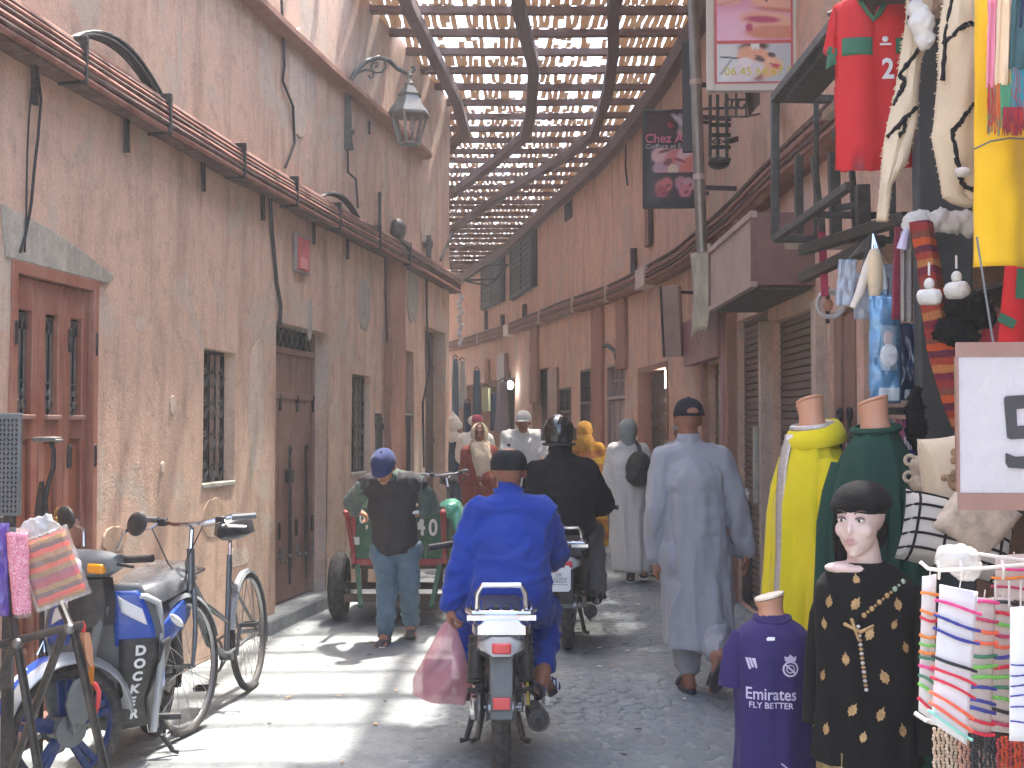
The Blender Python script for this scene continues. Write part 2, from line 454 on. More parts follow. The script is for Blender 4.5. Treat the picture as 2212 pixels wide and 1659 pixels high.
# materials of the setting
m_pl = plaster('plaster_left', C(212, 182, 160), C(200, 168, 148), C(178, 172, 160), C(134, 114, 100))
m_pr = plaster('plaster_right', C(220, 182, 158), C(208, 172, 150), C(186, 174, 160), C(152, 126, 108), 1.0, .52)
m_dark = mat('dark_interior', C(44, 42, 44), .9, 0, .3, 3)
m_red = plaster('red_plaster', C(172, 130, 112), C(158, 118, 104), C(150, 132, 120), C(118, 90, 78), 1.2, .6)
m_iron = mat('black_iron', C(52, 52, 54), .55, .5, .25, 12, .2, 60, dust=.25)
m_iron2 = mat('grey_iron', C(98, 98, 96), .5, .5, .25, 12, .2, 60, dust=.3)
m_cable = mat('cable_black', C(46, 46, 48), .6, 0, .2, 8)
m_cabler = mat('painted_cable', C(140, 92, 78), .8, 0, .35, 5, .3, 40, dust=.35)
m_cabler2 = mat('painted_cable_dark', C(92, 68, 62), .8, 0, .35, 5, .3, 40, dust=.3)
m_beam = wood('roof_beam', C(104, 84, 78), .3, .8, 1)
m_cross = wood('roof_batten', C(112, 84, 74), .3, .8, 0)
m_slat = wood('roof_slat', C(150, 122, 98), .3, .8, 1)
m_slat2 = wood('roof_slat_grey', C(160, 148, 130), .3, .8, 1)
for mm in (m_slat, m_slat2):                            # thin split reed lets some daylight through
    t_ = mm.node_tree; b_ = t_.nodes['Principled BSDF']; q_ = t_.nodes.new('ShaderNodeBsdfTranslucent'); x_ = t_.nodes.new('ShaderNodeMixShader'); x_.inputs[0].default_value = .28
    q_.inputs[0].default_value = (.62, .45, .30, 1); t_.links.new(b_.outputs[0], x_.inputs[1]); t_.links.new(q_.outputs[0], x_.inputs[2]); t_.links.new(x_.outputs[0], t_.nodes['Material Output'].inputs[0])
m_ledge = plaster('ledge_plaster', C(150, 112, 98), C(134, 104, 94), C(168, 150, 138), C(98, 78, 70), 1.5, .55)
# ---------------------------------------------------------------- walls
def wall(name, XF, sd, Y0, Y1, Z1, holes, mats, seed, T=.45, far=.3):
    ys = set(np.round(np.arange(Y0, Y1+1e-6, far), 4)); zs = set(np.round(np.linspace(0, Z1, int(Z1/.28)+1), 4))
    for h in holes:
        ys |= {round(h['y0'], 4), round(h['y1'], 4)}; zs |= {round(h['z0'], 4), round(h['z1'], 4)}
    ys = sorted(ys); zs = sorted(zs)
    def thin(a, keep):
        r = [a[0]]
        for q in a[1:]:
            if q-r[-1] < .05 and q not in keep and q != a[-1]: continue
            if q-r[-1] < .05 and r[-1] not in keep and len(r) > 1: r[-1] = q; continue
            r.append(q)
        return r
    ky = {round(h[k], 4) for h in holes for k in ('y0', 'y1')}; kz = {round(h[k], 4) for h in holes for k in ('z0', 'z1')}
    ys = thin(ys, ky); zs = thin(zs, kz)
    def p(y, z):
        d = mnoise.noise((y*.9+seed, z*.9, seed))*.018+mnoise.noise((y*3.1, z*2.7+seed, 4.2))*.007
        return (XF(y)+d, y, z)
    mb = MB(); idx = {}
    for i, y in enumerate(ys):
        for j, z in enumerate(zs): idx[i, j] = len(mb.v); mb.v.append(p(y, z))
    def inhole(y, z):
        for h in holes:
            if h['y0'] < y < h['y1'] and h['z0'] < z < h['z1']: return True
        return False
    for i in range(len(ys)-1):
        for j in range(len(zs)-1):
            if inhole((ys[i]+ys[i+1])/2, (zs[j]+zs[j+1])/2): continue
            f = (idx[i, j], idx[i+1, j], idx[i+1, j+1], idx[i, j+1])
            mb.f.append(f if sd > 0 else f[::-1]); mb.m.append(0)
    for h in holes:
        a, b, c, d, q = h['y0'], h['y1'], h['z0'], h['z1'], h['d']
        F = [p(a, c), p(b, c), p(b, d), p(a, d)]; e = h.get('slope', .0)
        B = [(x-sd*q, y+(e if k in (0, 3) else -e), z) for k, (x, y, z) in enumerate(F)]
        o = len(mb.v); mb.v += F+B
        for k in range(4):
            f = (o+k, o+4+k, o+4+(k+1) % 4, o+(k+1) % 4); mb.f.append(f if sd > 0 else f[::-1]); mb.m.append(h.get('rm', 0))
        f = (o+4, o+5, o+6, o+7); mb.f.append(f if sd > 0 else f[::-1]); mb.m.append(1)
    # thickness: top, back and both ends
    o = len(mb.v); n = len(ys)
    for y in ys: mb.v += [p(y, Z1), (XF(y)-sd*(T+.9), y, Z1), (XF(y)-sd*(T+.9), y, 0)]
    for i in range(n-1):
        a, b = o+3*i, o+3*i+3
        mb.f += [(a, b, b+1, a+1), (a+1, b+1, b+2, a+2)]; mb.m += [0, 0]
    ends = []
    for i in (0, n-1):
        q = [idx[i, j] for j in range(len(zs))]
        mb.f.append(tuple(q+[o+3*i+1, o+3*i+2])); mb.m.append(0)
    return mb.build(name, mats, None, True, ang=30)
def LO(x0, x1, yt, yb, d, **k):
    a, b = LW(x0), LW(x1); m = (a+b)/2
    return dict(y0=a, y1=b, z0=max(zat(yb, m), 0) if yb else 0.0, z1=zat(yt, m), d=d, **k)
def RO(x0, x1, yt, yb, d, **k):
    a, b = RW(x1), RW(x0); m = (a+b)/2
    return dict(y0=a, y1=b, z0=max(zat(yb, m), 0) if yb else 0.0, z1=zat(yt, m), d=d, **k)
H_d1 = LO(20, 206, 585, 0, .09)
H_w1 = LO(438, 506, 757, 1042, .30)
H_d2 = LO(594, 706, 708, 0, .20)
H_w2 = LO(759, 802, 810, 1020, .30)
H_b1 = LO(812, 831, 893, 1120, .14)
H_d3 = LO(864, 893, 757, 0, .15)
H_d4 = LO(918, 962, 712, 0, .20)
left = wall('alley_wall', LX, 1, -3, 16.0, 5.72, [H_d1, H_w1, H_d2, H_w2, H_b1, H_d3, H_d4], [m_pl, m_dark], 3.3)
tag(left, 'tall salmon plastered house wall with wooden doors and barred windows beside the parked bicycle', 'wall')
H_shop = RO(1380, 1443, 788, 0, .9)
H_lat = RO(1311, 1351, 785, 0, .12)
H_tr = RO(1254, 1281, 797, 0, .12)
H_op = RO(1201, 1233, 838, 0, .2)
H_dk = RO(1149, 1186, 798, 0, .5)
H_st = RO(992, 1112, 826, 0, 1.2)
H_s0 = RO(1532, 1574, 782, 0, .1)
H_s1 = RO(1592, 1661, 682, 0, .12)
H_s2 = RO(1670, 1776, 678, 0, .12)
H_fd = RO(1792, 1852, 668, 0, .10)
H_stall = dict(y0=3.3, y1=RW(1868), z0=0, z1=2.55, d=1.3)
right = wall('alley_wall', RX, -1, -3, 42, 5.55, [H_shop, H_lat, H_tr, H_op, H_dk, H_st, H_s0, H_s1, H_s2, H_fd, H_stall], [m_pr, m_dark], 9.1)
tag(right, 'long curving orange pink house wall lined with shutters, shops and upper wooden window boxes', 'wall')
# ---------------------------------------------------------------- ledges with their cables (parts of the walls)
def sweep(XF, sd, Y0, Y1, prof, zf, step=.3, wob=.006, seed=0):
    "profile [(out, z)] carried along a wall"
    ys = np.arange(Y0, Y1+1e-6, step); rings = []
    for y in ys:
        w = mnoise.noise((y*1.3, seed, 0))*wob; w2 = mnoise.noise((y*1.1, seed+7, 0))*wob*2
        rings.append([Vector((XF(y)+sd*(a+w), y, zf(y)+z+w2)) for a, z in prof])
    mb = MB()
    return mb.loft(rings)
def run(XF, sd, Y0, Y1, out, zf, r, seed, step=.35, wob=.012, n=7):
    ys = np.arange(Y0, Y1+1e-6, step)
    return [Vector((XF(y)+sd*(out+mnoise.noise((y*.9, seed, 1))*wob), y, zf(y)+mnoise.noise((y*.8, seed, 5))*wob)) for y in ys]
ZL = lambda y: 3.27 + (0 if y < 11 else -.02*(y-11)/5)
sweep(LX, 1, -2.5, 16.1, [(-.02, 0), (.10, .005), (.115, .03), (.11, .19), (-.02, .215)], ZL, seed=2).build('ledge', m_cabler2, left)
for i, (o_, z_, r_) in enumerate([(.125, .02, .017), (.13, .055, .016), (.132, .088, .017), (.13, .12, .013), (.126, .147, .014), (.112, .178, .016), (.07, .212, .018)]):
    mb = MB().tube(run(LX, 1, -2.5, 13.2 if i % 3 else 16.05, o_, lambda y, z_=z_: ZL(y)+z_, r_, i*3.7, wob=.006), r_, 8)
    mb.build('cable', [m_cabler, m_cabler2, m_cabler, m_cabler2][i % 4], left)
for x in (118, 312, 482, 602, 700, 790, 858):
    y = LW(x); M = FL(y, ZL(y))
    MB().bb(-.014, .014, -.152, .0, -.012, .232).build('cable_strap', m_iron, left, bevel=.004).matrix_basis = M
for x in (52, 256, 425, 556, 668, 742):
    y = LW(x); M = FL(y, ZL(y))
    MB().beam((0, -.03, .0), (0, -.035, -.19), .035, .02).build('spike_bracket', m_iron, left).matrix_basis = M
ZU = lambda y: 4.56+.004*y
sweep(LX, 1, -2.5, 14.45, [(-.02, 0), (.08, .0), (.12, .03), (.12, .075), (.02, .12), (-.02, .12)], ZU, seed=5).build('ledge', m_red, left)
ZR = lambda y: 3.25+float(np.interp(y, [8, 14, 22, 30, 42], [0, 0, .22, .36, .5]))
sweep(RX, -1, 3.2, 41.5, [(-.02, 0), (.10, 0), (.13, .03), (.13, .19), (.10, .225), (-.02, .23)], ZR, seed=11).build('ledge', m_ledge, right)
for i, (o_, z_, r_) in enumerate([(.14, .05, .016), (.142, .1, .015), (.14, .15, .016), (.11, .24, .02)]):
    MB().tube(run(RX, -1, 3.2, 40, o_, lambda y, z_=z_: ZR(y)+z_, r_, 30+i*2.9, .5, wob=.008), r_, 7).build('cable', [m_cabler, m_cabler2][i % 2], right)
mc = mat('pale_clamp', C(196, 178, 168), .6, 0, .2)
for x in (1043, 1107, 1180, 1255, 1330, 1410):
    y = RW(x); MB().bb(-.02 if x % 3 else -.3, .02 if x % 3 else .3, -.165, 0, -.01, .24).build('cable_clamp', mc, right, bevel=.004).matrix_basis = FR(y, ZR(y))
# unseen house mass round the corner, added to block stray sky light
yy_ = [(16.0, -1.3), (18, -1.75), (20, -2.5), (25, -3.3), (34, -5.0), (42, -7.2)]
MB().loft([[Vector((x, y, 0)), Vector((x, y, 5.7)), Vector((x-6, y, 5.7)), Vector((x-6, y, 0))] for y, x in yy_]).build('light_block_wall', m_pl, left, False)
MB().bb(-9, LX(6)-1.8, -3, 15.9, 0, 5.6).build('light_block_house', m_pl, left, False)
# pilasters
def pil(W_, F, parent, y0, y1, z0, z1, out, m, name='pilaster'):
    yc = (y0+y1)/2; w = abs(y1-y0)*1.03
    n = 10; mb = MB().loft([[Vector((x*(1+.02*math.sin(a*1.7)), yy if yy > 0 else yy-.008*math.sin(a*2.1), z0+(z1-z0)*a/n)) for x, yy in ((-w/2, .03), (-w/2, -out), (w/2, -out), (w/2, .03))] for a in range(n+1)])
    o = mb.build(name, m, parent, bevel=.012); o.matrix_basis = F(yc, 0); return o
pil(LX, FL, left, LW(832), LW(863), 0, 3.27, .07, m_red)
pil(RX, FR, right, RW(1306), RW(1284), 0, 3.4, .06, m_red)
pil(RX, FR, right, RW(1357), RW(1338), 2.35, 3.35, .06, m_red)
pil(RX, FR, right, RW(1165), RW(1150), 2.0, 3.7, .06, m_red)
pil(RX, FR, right, RW(1591), RW(1577), 0, 3.2, .09, m_red)
# ---------------------------------------------------------------- street
m_slab = plaster('paving_concrete', C(150, 154, 153), C(136, 141, 143), C(162, 162, 158), C(106, 110, 112), 1.4, .6)
m_cob = plaster('cobble_stone', C(142, 147, 148), C(128, 134, 137), C(152, 153, 150), C(98, 104, 108), 6.0, .6)
bx0, bx1, by0, by1 = -3.2, 2.8, 3.6, 15.0
nx_, ny_ = 200, 330
def seam(Y): return -.62+(Y-5.0)*.075            # line where the smooth left paving meets the rough stones
gv = []
for j in range(ny_+1):
    y = by0+(by1-by0)*j/ny_
    for i in range(nx_+1):
        x = bx0+(bx1-bx0)*i/nx_
        h = mnoise.noise((x*.8, y*.8, 1))*.012+mnoise.noise((x*3, y*3, 7))*.003+mnoise.noise((x*9, y*9, 2))*.0016
        d = x-seam(y)
        h -= .012*math.exp(-(d/.03)**2)+(.007 if d > .05 else 0)
        gv.append((x, y, h))
gf = [(j*(nx_+1)+i, j*(nx_+1)+i+1, (j+1)*(nx_+1)+i+1, (j+1)*(nx_+1)+i) for j in range(ny_) for i in range(nx_)]
gm = MB(); gm.v = gv; gm.f = gf; gm.m = [0]*len(gf)
street = gm.build('street_paving', m_slab, None); tag(street, kind='structure')
g2 = MB()
g2.add([(-60, -30, -.03), (60, -30, -.03), (60, 90, -.03), (-60, 90, -.03)], [(0, 1, 2, 3)])
tag(g2.build('ground', m_slab, None), kind='structure')
# worn cobbles on the right half: nearest 290 as single stones, the rest joined
def cobble_mesh(seed):
    rs = random.Random(seed); n = 9; mb = MB(); rad = [.5*(.82+.3*rs.random()) for _ in range(n)]
    rings = []
    for k, z in ((1.0, -.9), (.98, -.1), (.8, .55), (.45, .85)):
        rings.append([Vector((math.cos(2*math.pi*i/n)*rad[i]*k, math.sin(2*math.pi*i/n)*rad[i]*k*.8, z+rs.uniform(-.1, .1))) for i in range(n)])
    mb.loft(rings); return mb
cms = [cobble_mesh(s) for s in range(8)]; cme = []
for c in cms:
    me = c.mesh('cobble', True, 60); me.materials.append(m_cob); cme.append(me)
spots = []; y = 4.9; row = 0
while y < 15.5:
    sp = .105; x = seam(y)+.07+(row % 2)*sp*.5
    while x < RX(y)-.02:
        spots.append((x+random.uniform(-.015, .015), y+random.uniform(-.015, .015))); x += sp*random.uniform(.85, 1.2)
    y += sp*.82; row += 1
rest = MB(); seen = 0
for (x, y) in spots:
    s = random.uniform(.095, .13); rz = random.uniform(0, 6.28); h = random.uniform(.0045, .0085); k = random.randrange(8)
    vis = y > 5.35 and abs(x) < y*.41
    M = Matrix.Translation((x, y, -.0085))@Matrix.Rotation(rz, 4, 'Z')@Matrix.Diagonal((s*1.1, s*1.1, h*1.5, 1))
    if vis and seen < 290:
        o = link('cobble', cme[k], None, street); o.matrix_basis = M; seen += 1
    else: rest.add([M@Vector(v) for v in cms[k].v], cms[k].f)
o = rest.build('cobbles', m_cob, street, ang=60); tag(o, kind='stuff')
# kerb-like step under the barred door
d2w = (H_d2['y1']-H_d2['y0'])
MB().bb(-d2w/2-.35, d2w/2+.55, -.10, .25, -.1, .11).build('door_step', m_slab, left, bevel=.015).matrix_basis = FL((H_d2['y0']+H_d2['y1'])/2)
# ---------------------------------------------------------------- slatted street roof
RZ = 5.65
roof = thing('street_roof', 'brown timber slatted roof over the alley with sky showing through the gaps', 'roof', (0, 12, RZ))
def rl(o): o.location = -roof.location; return o     # children are written in world coordinates
def bpts(pp, z): return [Vector((P(x, y, 5).x/5*Y, Y, z)) for x, y, Y in pp]
def beamrun(pts, w=.13, h=.12):
    mb = MB()
    for a, b in zip(pts[:-1], pts[1:]):
        d = (b-a).normalized(); mb.beam(a-d*.03, b+d*.03, w, h)
    rl(mb.build('beam', m_beam, roof, bevel=.01))
zb = RZ-.12
beamrun([Vector((-1.35, 1, zb)), Vector((-1.2, 7, zb)), Vector((-.98, 11.74, zb)), Vector((-.68, 15.1, zb)), Vector((-.63, 16.8, zb)), Vector((-1.4, 19.5, zb))], .12)
beamrun([Vector((-.1, 1, zb)), Vector((.0, 7, zb)), Vector((.06, 11.74, zb)), Vector((.24, 13.7, zb)), Vector((.24, 15.7, zb)), Vector((.18, 17.06, zb)), Vector((-.25, 18.7, zb)), Vector((-.9, 20.9, zb)), Vector((-2.2, 24.5, zb))], .13)
beamrun([Vector((.9, 1, zb)), Vector((.92, 7, zb)), Vector((.96, 11.74, zb)), Vector((1.08, 13.2, zb)), Vector((1.14, 14.65, zb)), Vector((1.12, 16.95, zb)), Vector((.78, 18.4, zb)), Vector((-.02, 20.9, zb)), Vector((-1.06, 24.7, zb)), Vector((-2.6, 30, zb))], .12)
beamrun([Vector((RX(y)-.12, y, zb)) for y in (1, 6, 9, 12, 14.5, 16, 17.6, 19, 21.3, 25, 28.3, 34, 40)], .14, .2)
YB = [1.0+.7*i for i in range(56)]
for i, y in enumerate(YB):
    x0 = LX(min(y, 15.9))-.25 if y < 16.4 else LX(16)-.6-.45*(y-16.4)
    w, h = (.085, .07)
    if y < 10.4: w = .07 if i % 4 else .16
    mb = MB(); yj = y+random.uniform(-.03, .03)
    a = Vector((max(x0, -6), yj, RZ+random.uniform(-.015, .015))); b = Vector((RX(y)+.25, yj+random.uniform(-.03, .03), RZ+random.uniform(-.015, .015)))
    mb.beam(a, (a+b)/2+Vector((0, 0, -.012)), w, h); mb.beam((a+b)/2+Vector((0, 0, -.012)), b, w, h)
    rl(mb.build('batten', m_cross, roof))
# slats: short lengths laid along the street over the battens, many broken, more gone in the middle bays
def bays(y):
    xl = LX(min(y, 15.9))-.2 if y < 16.4 else LX(16)-.6-.45*(y-16.4)
    B1 = float(np.interp(y, [1, 11.74, 15.1, 16.8, 19.5], [-1.35, -.98, -.68, -.63, -1.4])); B3 = float(np.interp(y, [1, 7, 11.74, 13.2, 14.65, 16.95, 18.4, 20.9, 24.7, 30], [.9, .92, .96, 1.08, 1.14, 1.12, .78, -.02, -1.06, -2.6]))
    return xl, (B1 if y < 19 else -9), B3, RX(y)+.2
sl_mesh = []
for s in range(6):
    rs = random.Random(s); n = 5
    mb = MB(); rings = []
    for i in range(n):
        t = i/(n-1)-.5; w = .5*(.9+.25*rs.random()); sx = rs.uniform(-.12, .12)
        rings.append([Vector((sx-w, t, -.5)), Vector((sx+w, t, -.5)), Vector((sx+w*.95, t, .5)), Vector((sx-w*.95, t, .5))])
    mb.loft(rings); sl_mesh.append(mb)
sl_me = []
for mb in sl_mesh:
    me = mb.mesh('slat', False); me.materials.append(m_slat2 if len(sl_me) % 2 else m_slat); sl_me.append(me)
restA, restB, cnt = MB(), MB(), 0
for i, y in enumerate(YB[:-1]):
    if y < 5.4: continue
    gap = float(np.interp(y+.35, [5.4, 7.2, 8, 9, 11.2], [-1.1, -.5, -.1, .4, .5])) if y+.35 < 11.3 else None  # left opening, out of view, shaped to let sun patches onto the paving
    xl, b1, b3, xr = bays(y+.35)
    x = max(xl, -5); hole = (i % 8) in (1, 2, 5, 6)
    while x < xr:
        mid = b1 < x < b3
        pitch = .072 if mid else .075
        w = random.uniform(.042, .064) if mid else random.uniform(.052, .068)
        keep = random.random() < ((.86 if hole else .9) if mid and y < 20 else .985)
        segs = [(0.0, .7)] if not mid or y > 21 else ((lambda a, g: [q for q in ((0, a), (a+g, .7)) if q[1]-q[0] > .03])(random.uniform(-.05, .55), random.uniform(.10, .30)) if random.random() < (.8 if hole else .12) else [(0.0, .7)])
        if y < 11: keep = True; w = .092; segs = [(0.0, .7)]  # unseen near slats laid tight to stop sun speckles
        if gap is not None and x < gap: keep = False
        if keep:
            for a, b in segs:
                k = random.randrange(6)
                M = Matrix.Translation((x+random.uniform(-.012, .012), y+(a+b)/2, RZ+.05+random.uniform(-.008, .012)))@Matrix.Rotation(random.uniform(-.05, .05), 4, 'Z')@Matrix.Diagonal((w, (b-a)*1.03, .014, 1))
                if cnt < 290 and 11.6 < y < 20 and -1.6 < x < 1.4 and abs(x) < .4*y:
                    o = link('slat', sl_me[k], None, roof); o.matrix_basis = Matrix.Translation(-roof.location)@M; cnt += 1
                else: (restA if k % 2 else restB).add([M@Vector(v) for v in sl_mesh[k].v], sl_mesh[k].f)
        x += pitch*random.uniform(.85, 1.15)
rl(tag(restA.build('slats', m_slat2, roof, False), kind='stuff')); rl(tag(restB.build('slats', m_slat, roof, False), kind='stuff'))
# ---------------------------------------------------------------- left wall: doors, windows, lamp, wires
m_door = wood('door_wood', C(138, 84, 66), .22, .5, 2, C(176, 138, 118))
m_panel = wood('door_panel', C(148, 88, 66), .2, .42, 2, C(160, 112, 92))
m_plank = wood('plank_wood', C(138, 104, 92), .2, .6, 2, C(170, 142, 128))
m_brass = mat('brass', C(176, 140, 84), .35, .9, .2)
m_glass = mat('dark_glass', C(60, 66, 70), .2, 0, .2, 4)
m_patch = plaster('cement_patch', C(176, 172, 160), C(160, 156, 146), C(186, 178, 166), C(130, 124, 116), 1.5, .55)
def hole_frame(F, h, off=0): return F((h['y0']+h['y1'])/2, 0, off), (h['y1']-h['y0'])*1.02
# carved three-leaf door
M, w = hole_frame(FL, H_d1); zt = H_d1['z1']
mb = MB(); t = .055
mb.bb(-w/2, -w/2+t, -.015, .09, 0, zt); mb.bb(w/2-t, w/2, -.015, .09, 0, zt); mb.bb(-w/2+t, w/2-t, -.012, .09, zt-.06, zt)
door = at(mb.build('carved_door', m_door, left, bevel=.004), M)
lw = (w-2*t)/3
rows = [(zt-.72, zt-.22, 'g'), (zt-1.28, zt-.84, 'p'), (zt-1.86, zt-1.4, 'p'), (.12, zt-1.98, 'p')]
for k in range(3):
    a = -w/2+t+lw*k+.004; b = a+lw-.008; s = .062
    lf = MB(); ed = [0.05]+[q for r in rows[::-1] for q in (r[0], r[1])]+[zt-.065]
    lf.bb(a, a+s, .02, .06, .05, zt-.065); lf.bb(b-s, b, .02, .06, .05, zt-.065)
    for q in range(0, len(ed), 2): lf.bb(a+s, b-s, .0205, .0595, ed[q], ed[q+1])
    leaf = lf.build('door_leaf', m_door, door, bevel=.005)
    for z0, z1, kind in rows:
        c = (a+b)/2; hw = (b-a)/2-s
        if kind == 'p':
            pm = MB(); pm.bb(a+s, b-s, .05, .058, z0, z1)
            pm.box((c, .044, (z0+z1)/2), (hw*2-.03, .012, z1-z0-.05)); pm.build('panel', m_panel, leaf, bevel=.006)
            MB().prism([(a+s, 0), (b-s, 0), (b-s, .02), (a+s, .02)], .026, Matrix.Translation((0, .022, z0))@Matrix.Rotation(math.radians(-32), 4, 'X')).build('sill', m_plank, leaf)
        else:
            g = MB(); MB().bb(a+s, b-s, .07, .075, z0, z1).build('pane', m_glass, leaf)
            for q in range(3):
                x = a+s+(b-a-2*s)*(q+.5)/3; g.tube([(x, .052, z0), (x, .052, z1-.09)], .006, 6)
                g.torus((x, .052, z0+.05), .022, .005, (0, 1, 0), 10, 5); g.torus((x, .052, z0+.11), .016, .005, (0, 1, 0), 10, 5)
                g.tube([(x+hw/3.2*math.cos(e), .052, z1-.09+.07*math.sin(e)) for e in np.linspace(0, math.pi, 7)], .006, 5)
            g.tube([(a+s, .052, z0+.16), (b-s, .052, z0+.16)], .006, 6); g.tube([(a+s, .052, z1-.015), (b-s, .052, z1-.015)], .007, 6)
            g.build('grille', m_iron2, leaf)
            MB().bb(a+s-.004, b-s+.004, .0, .03, z0-.024, z0).build('sill', m_plank, leaf, bevel=.004)
for x in (-w/2+.03, w/2-t-lw-.0, w/2-.03):
    for z in (zt-.34, zt-.93): MB().cap((x, -.012, z-.05), .012, (x, -.012, z+.05), .012).build('hinge', m_iron, door)
lk = MB().bb(-.05, .05, -.04, .0, .98, 1.1); lk.torus((0, -.02, 1.11), .03, .007, (0, 1, 0), 14, 6)
lk.build('padlock', m_brass, door, bevel=.01)
# cement patch above the door
mb = MB(); mb.prism([(-w/2-.06, zt), (w/2+.12, zt-.0), (w/2+.2, zt+.05), (w/2-.2, zt+.14), (-.1, zt+.2), (-w/2-.1, zt+.24)], .012, Matrix.Rotation(math.pi/2, 4, 'X'))
at(mb.build('cement_patch', m_patch, left, bevel=.006), M)
# barred windows
def window(h, bars, style, F=FL, parent=left, rec=.07, nm='barred_window'):
    M, w = hole_frame(F, h); z0, z1 = h['z0'], h['z1']
    f = MB(); t = .022
    f.bb(-w/2, -w/2+t, rec, rec+.03, z0, z1); f.bb(w/2-t, w/2, rec, rec+.03, z0, z1); f.bb(-w/2+t, w/2-t, rec, rec+.03, z1-t, z1); f.bb(-w/2+t, w/2-t, rec, rec+.03, z0, z0+t)
    fr = at(f.build(nm, m_iron, parent, bevel=.003), M)
    g = MB()
    for k in range(1, bars+1):
        x = -w/2+w*k/(bars+1); g.tube([(x, rec+.015, z0+t), (x, rec+.015, z1-t)], .007, 6)
    g.build('bar', m_iron, fr)
    s = MB(); n = 4
    for k in range(n):
        z = z0+(z1-z0)*(k+.5)/n*.95
        for q in range(bars+1):
            x = -w/2+w*(q+.5)/(bars+1)
            if style == 0:
                s.tube([(x+.05*math.cos(e)*(1-e/9), rec, z+.05*math.sin(e)*(1-e/9)+(e-3)*.012) for e in np.linspace(0, 6.6, 15)], .006, 5)
                s.beam((x-.03, rec-.004, z-.10), (x+.035, rec-.004, z-.03), .022, .006)
            else:
                s.beam((x, rec-.004, z-.09), (x+.02, rec-.004, z+.03), .03, .006); s.ell((x, rec, z+.06), (.018, .008, .03), nu=8, nv=5)
    s.build('scroll', m_iron2, fr)
    MB().bb(-w/2, w/2, rec+.10, rec+.11, z0, z1).build('pane', m_glass, fr)
    MB().bb(-w/2-.005, w/2+.01, -.012, rec, z0-.03, z0+.002).build('sill', m_patch, fr, bevel=.006)
    return fr
window(H_w1, 3, 0); window(H_w2, 4, 1)
# folding plank door with iron bars and fanlight
M, w = hole_frame(FL, H_d2); zt = H_d2['z1']; zf = zt-.17
f = MB(); f.bb(-w/2, w/2, .10, .17, zf-.05, zf); f.bb(-w/2, -w/2+.03, .10, .17, .11, zt); f.bb(w/2-.03, w/2, .10, .17, .11, zt)
d2 = at(f.build('plank_door', m_plank, left, bevel=.004), M)
xs = np.linspace(-w/2+.03, w/2-.03, 4)
for k in range(3):
    a, b = xs[k]+.004, xs[k+1]-.004
    for q in range(3):
        c, d = a+(b-a)*q/3+.001, a+(b-a)*(q+1)/3-.001
        MB().bb(c, d, .125+.004*(q % 2), .155, .12, zf-.055).build('plank', m_plank, d2, bevel=.003)
    MB().bb(a, b, .112, .126, zf-.42, zf-.37).build('rail', m_plank, d2, bevel=.004)
    xm = (a+b)/2
    br = MB(); z0 = zt-1.02
    br.tube([(xm, .105, z0), (xm+.01, .10, z0-.95)], [.012, .017], 8); br.torus((xm, .10, z0+.02), .026, .009, (0, 1, 0), 12, 6)
    br.beam((xm, .098, z0-.95), (xm, .098, .25), .026, .014); br.build('door_bar', m_iron, d2)
    for x in (a+.03, xm, b-.03):
        h_ = MB().ell((x, .10, z0-.86+.03*math.sin(x*40)), .02, nu=8, nv=6); h_.beam((x, .1, z0-.85), (x, .1, z0-.77), .012, .012); h_.build('latch', m_iron2, d2)
for x in xs:
    for z in (zf-.45, .7): MB().cap((x, .115, z-.06), .012, (x, .115, z+.06), .012).build('hinge', m_iron, d2)
fl = MB(); n = 9
for k in range(n):
    a, b = -w/2+.03+(w-.06)*k/n, -w/2+.03+(w-.06)*(k+1)/n
    fl.tube([(a, .14, zf), (b, .14, zt)], .007, 5); fl.tube([(b, .14, zf), (a, .14, zt)], .007, 5)
fl.build('fanlight_grille', m_iron2, d2)
MB().bb(-.05, .05, .08, .13, zt-1.28, zt-1.17).build('lock_box', m_iron, d2, bevel=.008)
# closed iron shutters and narrow doors farther along
def leafdoor(h, F, parent, m, nm='narrow_door', rec=.10, n=3, rails=3):
    M, w = hole_frame(F, h); z0, z1 = h['z0']+.02, h['z1']
    o = at(MB().bb(-w/2+.002, w/2-.002, rec+.02, rec+.035, z0, z1-.002).build(nm, m, parent), M)
    for k in range(n):
        a, b = -w/2+w*k/n+.003, -w/2+w*(k+1)/n-.003
        MB().bb(a, b, rec, rec+.018, z0+.02, z1-.03).build('plank', m, o, bevel=.004)
    for k in range(rails):
        z = z0+(z1-z0)*(k+.5)/rails; MB().bb(-w/2+.01, w/2-.01, rec-.014, rec-.001, z-.03, z+.03).build('rail', m, o, bevel=.003)
    return o
m_dw = wood('dark_door', C(84, 74, 72), .2, .6, 2)
m_blk = mat('blackened_iron', C(34, 34, 38), .55, .2, .2, 8)
leafdoor(H_b1, FL, left, m_blk, 'iron_shutter', .02, 2, 4)
leafdoor(H_d3, FL, left, m_dw, 'narrow_door', .11, 3, 2)
leafdoor(H_d4, FL, left, m_dw, 'narrow_door', .15, 3, 3)
h3 = dict(H_d3); M, w = hole_frame(FL, H_d3)
o = at(MB().bb(-w/2, w/2-.05, .02, .09, .75, zat(897, LW(878))).build('iron_shutter', m_blk, left, bevel=.006), M)
MB().bb(-w/2, w/2-.02, .0, .1, zat(897, LW(878)), zat(897, LW(878))+.02).build('rim', m_patch, o)
